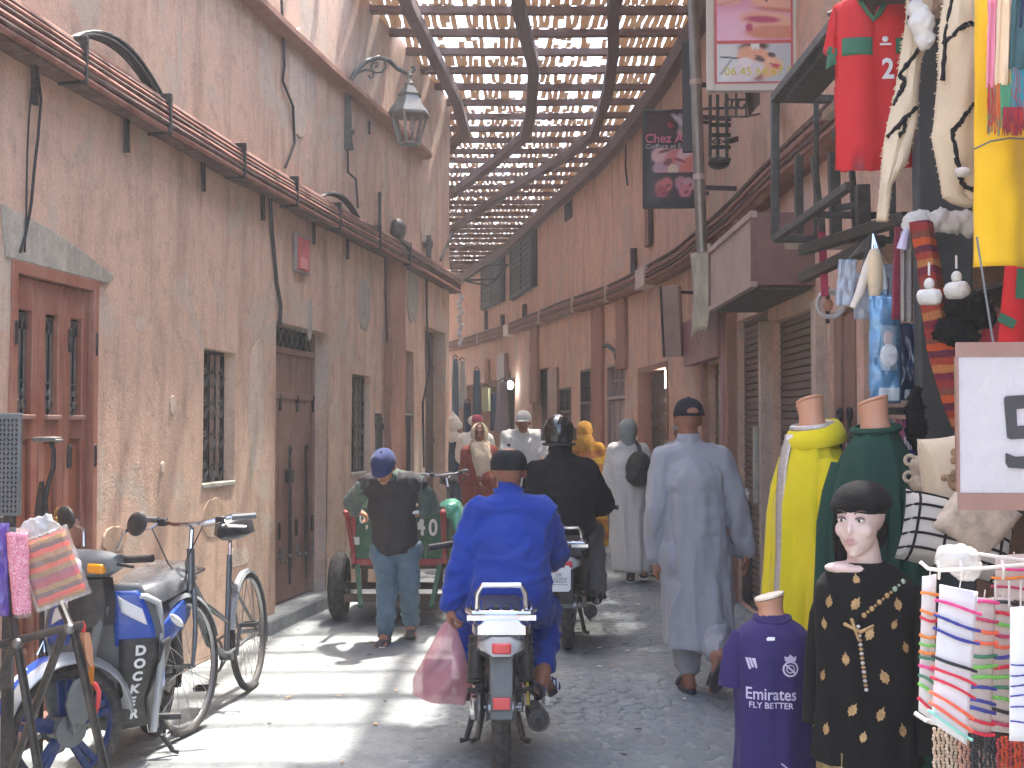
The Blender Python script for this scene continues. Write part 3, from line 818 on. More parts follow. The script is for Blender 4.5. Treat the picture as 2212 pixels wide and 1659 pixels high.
# red and pink meter plate
y = LW(646); M = FL(y, zat(550, y))
pl = thing('meter_plate', 'small red and pink metal plate fixed high on the left wall under the cable ledge', 'plate', M=M)
MB().bb(-.17, .17, -.03, 0, -.16, .16).build('box', mat('grey_paint', C(150, 142, 138), .5, 0, .15), pl, bevel=.006)
MB().bb(-.145, .145, -.036, -.029, -.135, .135).build('face', mat('faded_red', C(190, 96, 96), .6, 0, .3, 9), pl, bevel=.002)
MB().bb(-.09, .09, -.041, -.035, -.12, -.03).build('sticker', mat('pink_print', C(214, 140, 140), .6), pl)
# wires hanging on the wall
def wire(pts, r, label, F=None, m=m_cable, off=.02, XF=LX, sd=1, cat='wire', jag=.01):
    W3 = []
    for x, yy in pts:
        Y = hit(XF, x, 3.2, 16 if sd > 0 else 41); q = P(x, yy, Y); W3.append(Vector((XF(Y)+sd*off, Y, q.z)))
    dense = []
    for a, b in zip(W3[:-1], W3[1:]):
        k = max(2, int((b-a).length/.12))
        for i in range(k):
            p = a.lerp(b, i/k); dense.append(p+Vector((0, mnoise.noise((p.z*3, p.y, 1))*jag*2, 0)))
    dense.append(W3[-1])
    c0 = W3[0]; mb = MB().tube(dense, r, 6); o = mb.build('wire', m, None, at=c0); return tag(o, label, cat)
wire([(50, 105), (62, 160), (70, 215), (66, 300), (58, 380), (52, 440), (40, 510), (30, 545)], .008, 'thin black wire drooping in a loop from the ledge to above the carved door')
wire([(54, 120), (45, 250), (42, 400), (40, 545)], .005, 'thinner straight wire hanging beside the drooping loop above the carved door')
wire([(597, 0), (600, 60), (604, 140), (601, 175), (624, 230), (628, 310), (608, 362)], .011, 'crooked black wire running down the upper left wall to the ledge')
wire([(574, 415), (580, 500), (590, 610), (600, 660), (598, 702)], .015, 'black cable dropping from the ledge to the fanlight of the plank door')
wire([(826, 545), (828, 640), (833, 760)], .008, 'thin wire hanging beside the reddish pilaster')
wire([(917, 600), (918, 690), (925, 790), (910, 870), (912, 1010)], .012, 'dark conduit cable beside the tall narrow door at the wall corner')
wire([(744, 322), (745, 372), (762, 388), (767, 450)], .010, 'wire hanging from the foot of the lamp bracket down to the ledge')
wire([(972, 505), (960, 535), (948, 562)], .02, 'short slanting black rod near the corner of the left wall')
wire([(791, 262), (791, 290)], .012, 'small black peg stuck in the wall behind the lamp')
wire([(255, 255), (258, 278)], .010, 'short black peg under the ledge near its second strap')
# loose cable coils on the ledge
def coil(x0, y0, x1, y1, n, rise, label):
    Y0, Y1 = LW(x0), LW(x1); z0, z1 = ZL(Y0)+.23, ZL(Y1)+.23
    mb = []
    g = None
    for k in range(n):
        pts = []
        for t in np.linspace(0, 1, 14):
            Y = Y0+(Y1-Y0)*(t*(.93+.03*k)); pts.append((LX(Y)+.05+.012*(k % 3)+.03*math.sin(3.1*t), Y, z0+(z1-z0)*t+rise*(1+.12*k)*math.sin(math.pi*t**.8)))
        mb.append(pts)
    o = thing('cable_loop', label, 'cable loop', mb[0][0])
    for p in mb: MB().tube([Vector(q)-o.location for q in p], .010, 7).build('cable', m_cable, o)
coil(120, 45, 306, 165, 6, .085, 'bundle of loose black cables arching over the ledge near the picture top left')
coil(676, 405, 757, 445, 5, .07, 'smaller bundle of pale grey looped cables lying on the ledge below the lamp')
# junk on the ledge
y = LW(846); o = thing('insulator', 'rounded grey box sitting on the ledge above the pilaster', 'box', (LX(y)+.06, y, ZL(y)+.22))
mb = MB().ell((0, 0, .12), (.09, .11, .12)); mb.build('body', m_iron2, o); MB().tube([(0, 0, .02), (.1, .15, -.02), (.08, .4, -.04)], .03, 8).build('pipe', m_iron2, o)
y = LW(914); o = thing('insulator', 'thin grey clamp standing on the ledge beside the wall corner', 'clamp', (LX(y)+.06, y, ZL(y)+.2))
MB().beam((0, 0, 0), (0, .02, .3), .06, .05).build('post', m_iron2, o, bevel=.008); MB().ell((0, .05, .2), (.05, .08, .07)).build('body', m_iron2, o)
y = LW(812); o = thing('conduit_stub', 'short upright metal pipe standing on the ledge left of the pilaster', 'pipe', (LX(y)+.03, y, ZL(y)+.2))
MB().tube([(0, 0, 0), (0, 0, .42)], .018, 8).build('pipe', m_iron2, o); MB().tube([(0, 0, .42), (0, .09, .43)], .012, 6).build('elbow', m_iron2, o)
# ---- lantern on its wrought bracket: wall plate at picture x 745, lantern hangs in front of the wall farther right
m_lamp = mat('lantern_grey', C(142, 142, 134), .45, .55, .2, 8, .15, 50, dust=.2)
m_br = mat('bracket_iron', C(92, 94, 90), .5, .6, .25, 10, dust=.2)
YW = LW(744); o3 = Vector((LX(YW), YW, zat(250, YW)))
lamp = thing('wall_lantern', 'grey metal street lantern hanging from a scrolled iron bracket on the upper left wall', 'lamp', o3)
def L(x, y, dY=0, yw=YW): return P(x, y, yw+dY)-o3
bk = MB(); bk.beam(L(742, 180)+Vector((.03, 0, 0)), L(744, 322)+Vector((.03, 0, 0)), .055, .05, (1, 0, 0))
br = bk.build('wall_bar', m_br, lamp, bevel=.006)
# the arm reaches out from the wall into the alley: far enough that the lantern hangs clear
dYs = lambda x: (x-744)*.0035
arm = [(760, 325), (757, 300), (755, 240), (752, 205), (755, 180), (768, 155), (790, 133), (818, 124), (840, 130), (858, 148), (878, 158), (888, 157), (895, 150), (894, 143), (889, 146)]
MB().tube([L(x, y, dYs(x)) for x, y in arm], [.018]*3+[.022]*7+[.02, .018, .016, .014, .012], 9).build('arm', m_br, lamp)
for yy in (191, 285): MB().tube([L(744, yy), L(764, yy, dYs(764))], .014, 8).build('stay', m_br, lamp)
MB().ell(L(758, 192, dYs(758)), .03).build('collar', m_br, lamp); MB().ell(L(758, 285, dYs(758)), .035).build('collar', m_br, lamp)
sc_ = [(760, 172), (772, 158), (790, 150), (803, 153), (812, 157), (826, 155), (833, 145), (833, 132)]
MB().tube([L(x, y, dYs(x)) for x, y in sc_], .011, 7).build('scroll', m_br, lamp)
sc2 = [(804, 155), (801, 143), (806, 136), (815, 136), (816, 143), (810, 145)]
sc3 = [(806, 156), (807, 164), (801, 169), (796, 165), (799, 161)]
MB().tube([L(x, y, dYs(x)) for x, y in sc2], .010, 7).tube([L(x, y, dYs(x)) for x, y in sc3], .010, 7).build('scroll', m_br, lamp)
lc = L(884, 200, dYs(884)); sL = FPX/(YW+dYs(884))
hx = Matrix.Translation((lc.x, lc.y, 0))@Matrix.Rotation(.35, 4, 'Z')
zz = lambda y: L(884, y, dYs(884)).z
MB().lathe([(.02, zz(158)), (.035, zz(163)), (.02, zz(170)), (.03, zz(176)), (.05, zz(181)), (.045, zz(185))], hx, 12).build('finial', m_lamp, lamp)
MB().lathe([(.045, zz(184)), (.10, zz(203)), (.125, zz(205)), (.11, zz(210)), (.13, zz(222)), (.185, zz(236)), (.21, zz(246)), (.205, zz(251)), (.16, zz(250)), (.03, zz(240))], hx, 6).build('shade', m_lamp, lamp, ang=20)
for k in range(6):
    a = 2*math.pi*k/6; r0, r1 = .175, .10
    MB().beam(hx@Vector((r0*math.cos(a), r0*math.sin(a), zz(250))), hx@Vector((r1*math.cos(a), r1*math.sin(a), zz(309))), .022, .022).build('glazing_bar', m_lamp, lamp)
MB().lathe([(.11, zz(308)), (.11, zz(313)), (.09, zz(314)), (.09, zz(308)), (.11, zz(308))], hx, 6).build('bottom_ring', m_lamp, lamp, ang=20)
MB().tube([hx@Vector((.03, 0, zz(248))), hx@Vector((.03, 0, zz(280)))], .018, 8).build('socket', m_patch, lamp)
# worn patches of newer plaster and flaked spots on the left wall
m_p2 = plaster('ochre_patch', C(196, 168, 144), C(184, 156, 136), C(176, 168, 152), C(140, 118, 98), 2.5, .5); m_p3 = plaster('pale_patch', C(214, 196, 178), C(200, 180, 162), C(186, 178, 166), C(160, 138, 122), 2.0, .55)
def patch(x, y, w, h, m, seed, th=.004):
    Y = LW(x); z = zat(y, Y); rs = random.Random(seed); n = 34
    poly = [(w/2*math.cos(a)*(abs(math.cos(a))**-.25 if abs(math.cos(a)) > .2 else 1)*rs.uniform(.9, 1.05), h/2*math.sin(a)*rs.uniform(.92, 1.06)) for a in np.linspace(0, 2*math.pi, n+1)[:-1]]
    mb = MB().prism(poly, .02, Matrix.Rotation(math.pi/2, 4, 'X')); o = mb.build('plaster_patch', m, left, bevel=.003); o.matrix_basis = FL(Y, z, .016-th)
for a in ((462, 1118, .42, .26, m_p2, 1), (552, 880, .34, 1.0, m_p3, 2), (722, 900, .3, .5, m_p3, 3), (736, 1160, .4, .4, m_p2, 4), (300, 700, .16, .10, m_p3, 5), (372, 875, .09, .12, m_p3, 6), (352, 1010, .05, .07, m_p3, 7), (668, 690, .10, .34, m_patch, 8), (785, 660, .4, .5, m_patch, 9), (890, 640, .5, .6, m_patch, 10), (640, 180, .5, .9, m_p3, 11), (915, 480, .4, .5, m_p3, 12), (250, 1165, .3, .14, m_p2, 13), (520, 1200, .5, .16, m_p3, 14)): patch(*a)
# small litter on the paving
lt_ = MB(); rs = random.Random(5)
for k in range(90):
    y = rs.uniform(5.4, 11); x = rs.uniform(LX(y)+.15, RX(y)-.3); s = rs.uniform(.006, .02); a = rs.uniform(0, 6.28)
    lt_.box((x, y, .013), (s*2.2, s, .004), a, m=rs.choice((0, 1, 2)))
tag(lt_.build('litter', [mat('litter_tan', C(196, 170, 130), .8), mat('litter_pale', C(214, 208, 198), .8), mat('litter_dark', C(84, 74, 66), .9)], None, False), kind='stuff')
# ---------------------------------------------------------------- right wall: shutters, shop fronts, signs
m_shut = mat('shutter_steel', C(104, 88, 79), .6, .1, .22, 5, .2, 40, dust=.3)
m_box = mat('maroon_box', C(112, 78, 72), .5, 0, .15, 4, .1, dust=.15)
m_boxf = mat('pinkish_box_front', C(164, 140, 130), .55, 0, .2, 3, .1, dust=.3)
m_pink = mat('pink_panel', C(150, 104, 106), .6, 0, .15, 4)
m_cream = plaster('cream_post', C(196, 176, 158), C(182, 162, 146), C(170, 164, 152), C(140, 120, 108), 2, .55)
m_metal = mat('galv_metal', C(150, 148, 142), .42, .7, .15, 10, .1, dust=.2)
m_dmetal = mat('dark_frame_metal', C(72, 72, 70), .5, .6, .2, 10, .1, dust=.2)
def rolling(h, n, m=m_shut, rec=.06, nm='rolling_shutter'):
    M, w = hole_frame(FR, h); z0, z1 = h['z0']+.01, h['z1']
    o = at(MB().bb(-w/2+.003, w/2-.003, rec+.03, rec+.04, z0, z1-.003).build(nm, m, right), M)
    hs = (z1-z0)/n; me = None
    for k in range(n):
        z = z0+hs*(k+.5)
        if me is None:
            mb = MB(); ring = []
            for x in (-w/2+.004, w/2-.004):
                ring.append([Vector((x, rec+.03, -hs/2)), Vector((x, rec+.03, hs*.5)), Vector((x, rec+.012, hs*.49)), Vector((x, rec+.002, hs*.38)), Vector((x, rec-.001, 0)), Vector((x, rec+.003, -hs*.36)), Vector((x, rec+.014, -hs*.48))])
            mb.loft(ring); me = mb.mesh('slat', True, 30); me.materials.append(m)
        s = link('slat', me, None, o); s.location = (0, mnoise.noise((k*1.7, w, 0))*.002, z)
    MB().bb(-w/2, w/2, rec-.012, rec+.03, z0-.01, z0+.05).build('bottom_bar', m_dmetal, o, bevel=.004)
    return o
rolling(H_s1, 44); rolling(H_s2, 44); rolling(H_s0, 24)
# posts between the shutters
y = RW(1665); at(MB().bb(-.035, .035, -.09, .05, 0, 2.36).build('post', m_cream, right, bevel=.008), FR(y))
y = RW(1783); at(MB().bb(-.05, .05, -.08, .05, 0, 2.36).build('post', m_cream, right, bevel=.008), FR(y))
y = RW(1583); at(MB().bb(-.06, .06, -.10, .04, 0, 2.5).build('post', m_pink, right, bevel=.008), FR(y))
y = RW(1528); at(MB().bb(-.05, .05, -.06, .04, 0, 2.4).build('post', m_red, right, bevel=.008), FR(y))
o = at(MB().bb(-.02, .03, -.13, -.09, .95, 1.55).build('conduit_box', m_patch, right, bevel=.008), FR(RW(1662)))
# shutter housing above the two shutters
hb = thing('shutter_housing', 'brown boxed shutter housing jutting from the wall above the two closed shutters', 'box', (1.60, 9.16, 2.48))
y0, y1 = 8.26-9.16, 10.07-9.16
mb = MB(); mb.bb(.02, .42, y0, y1, .0, .49); mb.build('body', m_box, hb, bevel=.008)
mb = MB(); mb.bb(0, .022, y0+.03, y1-.03, .03, .455); mb.build('front_panel', m_boxf, hb, bevel=.003)
for a, b, c, d in ((y0, y1, .455, .5), (y0, y1, -.01, .03)): MB().bb(-.018, .03, a, b, c, d).build('trim', m_boxf, hb, bevel=.004)
for a in (y0, y1-.03): MB().bb(-.015, .025, a, a+.03, .031, .454).build('trim', m_box, hb, bevel=.003)
MB().bb(.05, .40, y0+.05, y1-.05, -.02, -.002).build('soffit', m_dmetal, hb)
# pink fascia panel with a faint ring
Yp = (RW(1500)+RW(1578))/2; w = (RW(1500)-RW(1578)); z0, z1 = zat(782, Yp), zat(680, Yp)
o = at(MB().bb(-w/2, w/2, -.12, -.002, z0, z1).build('fascia_panel', m_pink, right, bevel=.008), FR(Yp))
MB().torus((0, -.122, (z0+z1)/2+.04), .1, .008, (0, 1, 0), 24, 5, .4).build('ring', m_box, o)
# chain of pale iron ovals on the little shutter's jamb
M = FR(RW(1563)); ch = MB(); z = .9
while z < 2.2: ch.torus((0, -.03, z), .05, .011, (0, 1, 0), 14, 6); z += .135
for q in range(len(ch.v)):
    x, yy, zq = ch.v[q]; zc = round((zq-.9)/.135)*.135+.9; ch.v[q] = (x*.55, yy, zc+(zq-zc)*1.25)
ch.bb(-.03, .03, -.05, .0, 2.2, 2.42)
at(ch.build('iron_chain_post', m_cream, right), M)
# folded door with long bars beside the stall
M, w = hole_frame(FR, H_fd); zt = H_fd['z1']
fd = at(MB().bb(-w/2, w/2, .07, .09, .02, zt).build('folding_door', m_plank, right), M)
for k in range(4):
    a, b = -w/2+w*k/4+.006, -w/2+w*(k+1)/4-.006; MB().bb(a, b, .03+.02*(k % 2), .068, .04, zt-.02).build('plank', m_plank, fd, bevel=.006)
for x in (-w*.12, w*.22):
    MB().torus((x, .0, 1.62), .035, .012, (0, 1, 0), 14, 6).tube([(x, .0, 1.6), (x, -.005, .5)], [.013, .02], 8).build('door_bar', m_iron, fd)
# shop doors farther along
m_gold = mat('gilt', C(112, 100, 76), .5, .3, .3)
m_lit = mat('lit_tube', C(240, 244, 245), .5, emit=(1, .98, .94), es=5.0)
M, w = hole_frame(FR, H_shop); zt = H_shop['z1']; z0 = 0
sd = at(MB().bb(-w/2, -w/2+.06, -.02, .4, 0, zt).bb(w/2-.06, w/2, -.02, .12, 0, zt).bb(-w/2+.06, w/2-.06, -.02, .12, zt-.07, zt).build('shop_doorway', m_red, right, bevel=.006), M)
g = MB().bb(-w/2+.1, w*.1, .16, .2, 0, zt-.1); g.build('door', m_dw, sd, bevel=.006)
gi = MB()
for k in range(4):
    for j in range(9): gi.ell((-w/2+.14+k*w*.15, .15, .5+j*.17), (.014, .012, .036), nu=8, nv=6)
gi.build('ornament', m_gold, sd)
MB().bb(w*.13, w/2-.08, .3, .33, .3, zt-.1).build('curtain', mat('white_curtain', C(206, 208, 206), .8), sd)
MB().ell((.0, .28, zt-.22), (.12, .1, .09)).build('lamp_shade', mat('pale_shade', C(214, 210, 200), .6), sd)
MB().bb(w*.14, w/2-.07, .1, .14, zt-.3, zt-.08).build('lit_sign', m_lit, sd)
# grey slatted gate door with square transom
def slatdoor(h, F, n, m, transom, nm, rec=.06):
    M, w = hole_frame(F, h); zt = h['z1']; zr = zt-transom
    o = at(MB().bb(-w/2, w/2, rec+.04, rec+.05, .02, zt).bb(-w/2, -w/2+.04, -.005, rec+.04, 0, zt).bb(w/2-.04, w/2, -.005, rec+.04, 0, zt).bb(-w/2+.04, w/2-.04, -.005, rec+.04, zr-.025, zr+.025).bb(-w/2+.04, w/2-.04, -.004, rec+.04, zt-.04, zt).build(nm, m, right, bevel=.004), M)
    for k in range(n):
        a = -w/2+.05+(w-.1)*k/n; MB().bb(a+.004, a+(w-.1)/n-.012, rec-.01+.012*(k % 2), rec+.038, .06, zr-.03).build('slat', m, o, bevel=.003)
    if transom > .1:
        for k in range(1, 4): MB().bb(-w/2+w*k/4-.01, -w/2+w*k/4+.01, rec+.0, rec+.03, zr+.03, zt-.05).build('muntin', m, o)
        MB().bb(-w/2+.04, w/2-.04, rec+.0, rec+.025, (zr+zt)/2-.012, (zr+zt)/2+.012).build('muntin', m, o)
    return o
m_gslat = wood('grey_slat', C(150, 140, 136), .2, .6, 2)
slatdoor(H_lat, FR, 6, m_gslat, .5, 'slatted_door'); slatdoor(H_tr, FR, 3, m_dw, .55, 'transom_door'); slatdoor(H_op, FR, 3, m_dw, .42, 'transom_door')
leafdoor(H_dk, FR, right, m_dw, 'dark_door', .2, 3, 2)
o = at(MB().bb(-.45, .45, -.05, .02, zat(990, RW(1180)), zat(800, RW(1180))).build('carved_leaf', m_plank, right, bevel=.01), FR(RW(1200)+.1))
# upper wooden window boxes
m_mush = wood('window_box_wood', C(66, 62, 62), .25, .75, 2)
def mush(x0, x1, yt, yb, out, nm='window_box'):
    Ya, Yb = RW(x1), RW(x0); Ym = (Ya+Yb)/2; w = math.hypot(Yb-Ya, RX(Yb)-RX(Ya)); z0, z1 = zat(yb, Ym), zat(yt, Ym)
    o = at(MB().bb(-w/2, w/2, -out+.03, 0, z0, z1).build(nm, m_mush, right, bevel=.01), FR(Ym))
    for a in (-w/2, -.03, w/2-.06): MB().bb(a, a+.06, -out, -out+.029, z0, z1).build('stile', m_mush, o, bevel=.004)
    n = 12
    for k in range(n):
        z = z0+(z1-z0)*(k+.5)/n; MB().bb(-w/2+.06, -.03, -out+.008, -out+.028, z-.03, z+.025).build('louvre', m_mush, o); MB().bb(.03, w/2-.06, -out+.008, -out+.028, z-.03, z+.025).build('louvre', m_mush, o)
    for z in (z0, z1-.07): MB().bb(-w/2-.01, w/2+.01, -out-.01, 0, z-.005, z+.07).build('cornice', m_mush, o, bevel=.005)
mush(1112, 1161, 492, 634, .12); mush(1048, 1092, 542, 660, .12)
Y = RW(1230); z = zat(455, Y); o = at(MB().bb(-.3, .3, -.02, .02, z-.16, z+.16).build('hatch', m_dw, right, bevel=.006), FR(Y))
MB().bb(-.26, .26, -.035, -.018, z-.12, z+.12).build('flap', m_mush, o)
Y = RW(1406); z0, z1 = zat(532, Y), zat(440, Y)
at(MB().bb(-.14, .14, -.05, .02, z0, z1).build('downpipe_chase', m_red, right, bevel=.01), FR(Y)); at(MB().tube([(.16, -.03, z0), (.16, -.03, z1)], .03, 8).build('pipe', m_dw, right), FR(Y))
# iron bracket sign frame at the bend, seen edge-on past the left corner
Y = 21.5; q = P(1040, 590, Y)
fr = thing('iron_sign_frame', 'empty iron bracket frame hanging in front of the far upper wall', 'frame', q)
def R(x, y, d=0): return P(x, y, Y+d)-q
for a, b in (((1004, 606), (1072, 603)), ((1050, 575), (1095, 572)), ((1004, 606), (1050, 575)), ((1072, 603), (1095, 573)), ((1072, 603), (1055, 618)), ((1008, 608), (1055, 618))):
    MB().beam(R(*a), R(*b), .05, .03).build('bar', m_dmetal, fr)
MB().beam(R(1095, 573), R(1110, 574, 1.2), .05, .04).build('bar', m_dmetal, fr)
# little gratings sunk in the ledge top
for x, yy in ((1138, 680), (1378, 572), (1090, 700), (1054, 690)):
    Y = RW(x); z = zat(yy, Y); at(MB().tube([(0, -.05, z-.25), (0, -.05, z+.22)], .05, 8).build('drain_pipe', m_dw, right), FR(Y))
def rwire(pts, r, label): return wire(pts, r, label, None, m_cable, .02, RX, -1)
rwire([(1342, 690), (1344, 730), (1332, 765), (1336, 800)], .015, 'thin wire sagging down the right wall above the slatted grey door')
rwire([(1295, 752), (1315, 746), (1340, 766)], .03, 'short black cable bridging the two pilasters on the right wall')
rwire([(1357, 310), (1356, 360), (1360, 400)], .012, 'crack-like wire on the upper right wall left of the dark salon sign')
rwire([(1545, 470), (1552, 500), (1556, 540)], .008, 'thin wire hanging under the dark salon sign')
# ---- salon signs
m_print = vcol_mat('printed_panel', .4, .5, .25)
m_signf = mat('white_sign_frame', C(206, 200, 192), .5, 0, .08)
m_signd = mat('black_sign_frame', C(52, 50, 54), .45, 0, .15)
SK, SK2, PK, MG = C(232, 176, 156), C(214, 140, 116), C(224, 146, 176), C(190, 70, 110)
def nails(u, v):
    p = Paint(u, v, C(226, 164, 190))
    p.blot(.30, .55, .5, .25, MG, -.7, .6, .8).blot(.25, .15, .45, .25, C(238, 190, 214), .3, .8).blot(.5, .85, .35, .35, C(226, 178, 206), .2, .7)
    for k, (x, y) in enumerate(((.12, .95), (.14, .78), (.12, .62), (.10, .5))): p.blot(x, y, .24, .085, SK, .18-.1*k, .3).blot(x+.05, y-.06, .2, .02, SK2, .18, .6, .7)
    p.blot(.36, .90, .08, .06, C(250, 240, 240), .4, .3)
    for k, (x, y, r) in enumerate(((.85, .98, .5), (.92, .80, .4), (.88, .62, .3), (.82, .44, .22))): p.blot(x, y, .36, .10, SK, -.5+.14*k, .3).blot(x, y-.09, .3, .025, C(196, 110, 96), -.45+.12*k, .6, .8)
    p.blot(.92, .55, .12, .06, C(140, 60, 60), -.5, .5).blot(.72, .22, .4, .10, SK, -.12, .3).blot(.62, .24, .24, .04, MG, -.05, .5).blot(.78, .09, .4, .08, SK2, 0, .3).blot(.44, .15, .05, .05, MG, 0, .4)
    p.line(.36, .82, .62, .5, .02, C(196, 90, 130)).line(.6, .62, .68, .45, .018, C(120, 50, 60))
    return p.c
def face(u, v):
    p = Paint(u, v, C(190, 196, 204))
    p.blot(.12, .55, .3, .6, C(214, 218, 220), .2, .4).blot(.25, .35, .35, .08, C(226, 228, 228), 1.0, .6).line(.06, .66, .30, .62, .028, C(70, 70, 80)).line(.2, .6, .05, .2, .02, C(150, 158, 170))
    p.blot(.5, .92, .20, .13, C(86, 56, 50), .2, .4).blot(.38, .80, .06, .13, C(86, 56, 50), -.3, .4)
    p.blot(.56, .55, .24, .42, C(226, 170, 140), .45, .2).blot(.66, .35, .2, .30, C(232, 180, 150), -.5, .3).blot(.47, .3, .1, .3, C(150, 90, 80), .4, .5)
    p.blot(.49, .95, .03, .12, C(230, 230, 230), 0, .2).blot(.55, .95, .03, .12, C(230, 230, 230), 0, .2).blot(.74, .7, .05, .07, C(80, 66, 66), .5, .4)
    p.blot(.58, .58, .06, .08, C(96, 64, 66), .7, .5).blot(.575, .57, .03, .04, C(40, 34, 40), .6, .3).line(.52, .68, .6, .66, .02, C(120, 76, 66))
    p.blot(.80, .40, .055, .075, C(196, 70, 80), .6, .35).blot(.72, .52, .05, .07, C(238, 190, 160), .3, .5).blot(.73, .47, .02, .02, C(140, 80, 70), 0, .5)
    p.blot(.40, .28, .2, .3, C(222, 214, 222), -.6, .3).blot(.38, .52, .1, .12, C(232, 226, 230), 0, .3)
    return p.c
Ys = 8.75; q = P(1628, 100, Ys); pxm = FPX/Ys
wS = 200/pxm; zbot = zat(195, Ys); ztop = zat(-115, Ys)
sg = thing('salon_sign', 'white framed salon sign with a nail photo above a face photo and yellow phone number', 'sign', (q.x, Ys, zbot), math.radians(-3))
hS = ztop-zbot
MB().bb(-wS/2, wS/2, 0, .07, 0, hS).build('panel', m_signf, sg, bevel=.006)
for a, b, c, d in ((-wS/2-.008, -wS/2+.045, 0, hS), (wS/2-.045, wS/2+.008, 0, hS), (-wS/2+.045, wS/2-.045, -.004, .045), (-wS/2+.045, wS/2-.045, hS-.045, hS)): MB().bb(a, b, -.014, .02, c, d).build('frame', m_signf, sg, bevel=.005)
m_rb = mat('red_border', C(206, 96, 100), .5, 0, .1); MB().bb(-wS/2+.05, wS/2-.05, -.004, -.0005, .05, hS-.05).build('border', m_rb, sg)
RXm = Matrix.Rotation(math.pi/2, 4, 'X'); wp = wS-.13; h1 = zat(92, Ys)-zbot
picture('photo', face, wp, h1-.07, 60, 44, m_print, sg, Matrix.Translation((0, -.008, .06+(h1-.07)/2))@RXm)
picture('photo', nails, wp, hS-h1-.07, 60, 60, m_print, sg, Matrix.Translation((0, -.008, h1+.015+(hS-h1-.07)/2))@RXm)
text('lettering', '06.45.64.67.5', .085, mat('yellow_ink', C(206, 198, 40), .5, 0, .1), sg, Matrix.Translation((.03, -.0095, .13))@RXm, .001, sx=1.05)
MB().beam((wS/2-.02, .03, .25), (.45, .25, .25), .03, .03).build('bracket', m_dmetal, sg); MB().beam((wS/2-.02, .03, hS-.2), (.45, .25, hS-.2), .03, .03).build('bracket', m_dmetal, sg)
def blooms(u, v):
    p = Paint(u, v, C(70, 52, 60))
    p.rect(.17, 1, .55, .97, C(206, 150, 160))
    for x, y, r, c in ((.3, .9, .22, C(222, 180, 186)), (.55, .84, .2, C(210, 130, 130)), (.8, .9, .2, C(222, 190, 196)), (.28, .66, .16, C(186, 150, 170)), (.85, .68, .2, C(214, 130, 120)), (.45, .75, .1, C(120, 66, 80))): p.blot(x, y, r, r*.6, c, x, .4)
    p.blot(.56, .62, .11, .09, C(226, 206, 186), 0, .15).blot(.38, .95, .14, .03, C(120, 70, 84), .2, .5).blot(.7, .78, .13, .03, C(150, 70, 80), -.3, .5)
    p.rect(0, 1, .47, .55, C(56, 48, 54))
    for x, y, c in ((.3, .3, C(190, 110, 116)), (.42, .34, C(206, 120, 120)), (.72, .36, C(196, 140, 160)), (.88, .34, C(206, 160, 170)), (.8, .22, C(210, 130, 150)), (.32, .2, C(170, 80, 96))): p.blot(x, y, .13, .12, c, x*3, .4).blot(x+.03, y-.02, .05, .03, C(140, 60, 76), x, .6)
    p.rect(0, .1, 0, 1, C(48, 48, 52)); p.rect(0, 1, 0, .1, C(48, 48, 52))
    return p.c
def salon_top(u, v):
    p = Paint(u, v, C(58, 48, 54))
    for k in range(60): p.blot(random.random()*.6, random.random(), .04, .03, C(random.randint(70, 104), 48, 56), k, .6)
    p.rect(.66, .97, .02, 1, C(150, 140, 152)); p.blot(.78, .55, .08, .5, C(196, 186, 196), .5, .5).blot(.85, .2, .1, .3, C(72, 64, 74), -.6, .5).blot(.75, .1, .08, .2, C(196, 150, 150), .4, .5).blot(.5, .5, .05, .12, C(170, 70, 84), .3, .5)
    return p.c
Yc = 12.3; q = P(1448, 340, Yc); px = FPX/Yc; wC = 118/px; zb_, zt_ = zat(448, Yc), zat(236, Yc); hC = zt_-zb_
cs = thing('salon_sign', 'dark hanging salon sign with pink lettering and photos of pink hands', 'sign', (q.x, Yc, zb_), math.radians(-4))
MB().bb(-wC/2, wC/2, 0, .09, 0, hC).build('panel', m_signd, cs, bevel=.008)
for a, b, c, d in ((-wC/2-.006, -wC/2+.03, 0, hC), (wC/2-.03, wC/2+.006, 0, hC), (-wC/2+.03, wC/2-.03, -.003, .03), (-wC/2+.03, wC/2-.03, hC-.03, hC)): MB().bb(a, b, -.01, .02, c, d).build('frame', m_signd, cs, bevel=.004)
picture('photo', blooms, wC-.07, hC*.56, 48, 60, m_print, cs, Matrix.Translation((0, -.006, .04+hC*.28))@RXm)
picture('photo', salon_top, wC-.07, hC*.24, 44, 24, m_print, cs, Matrix.Translation((0, -.006, hC*.835))@RXm)
text('lettering', 'Chez A  a', .125, mat('pink_ink', C(214, 120, 150), .5, 0, .1), cs, Matrix.Translation((.0, -.007, hC*.70))@RXm, .001, bold=.002)
text('lettering', 'Coiffure et Esthét', .068, mat('pale_ink', C(196, 196, 196), .5, 0, .1), cs, Matrix.Translation((.0, -.007, hC*.62))@RXm, .001)
for z in (.15, hC-.12): MB().beam((wC/2, .04, z), (wC/2+.22, .12, z), .03, .03).build('bracket', m_dmetal, cs)
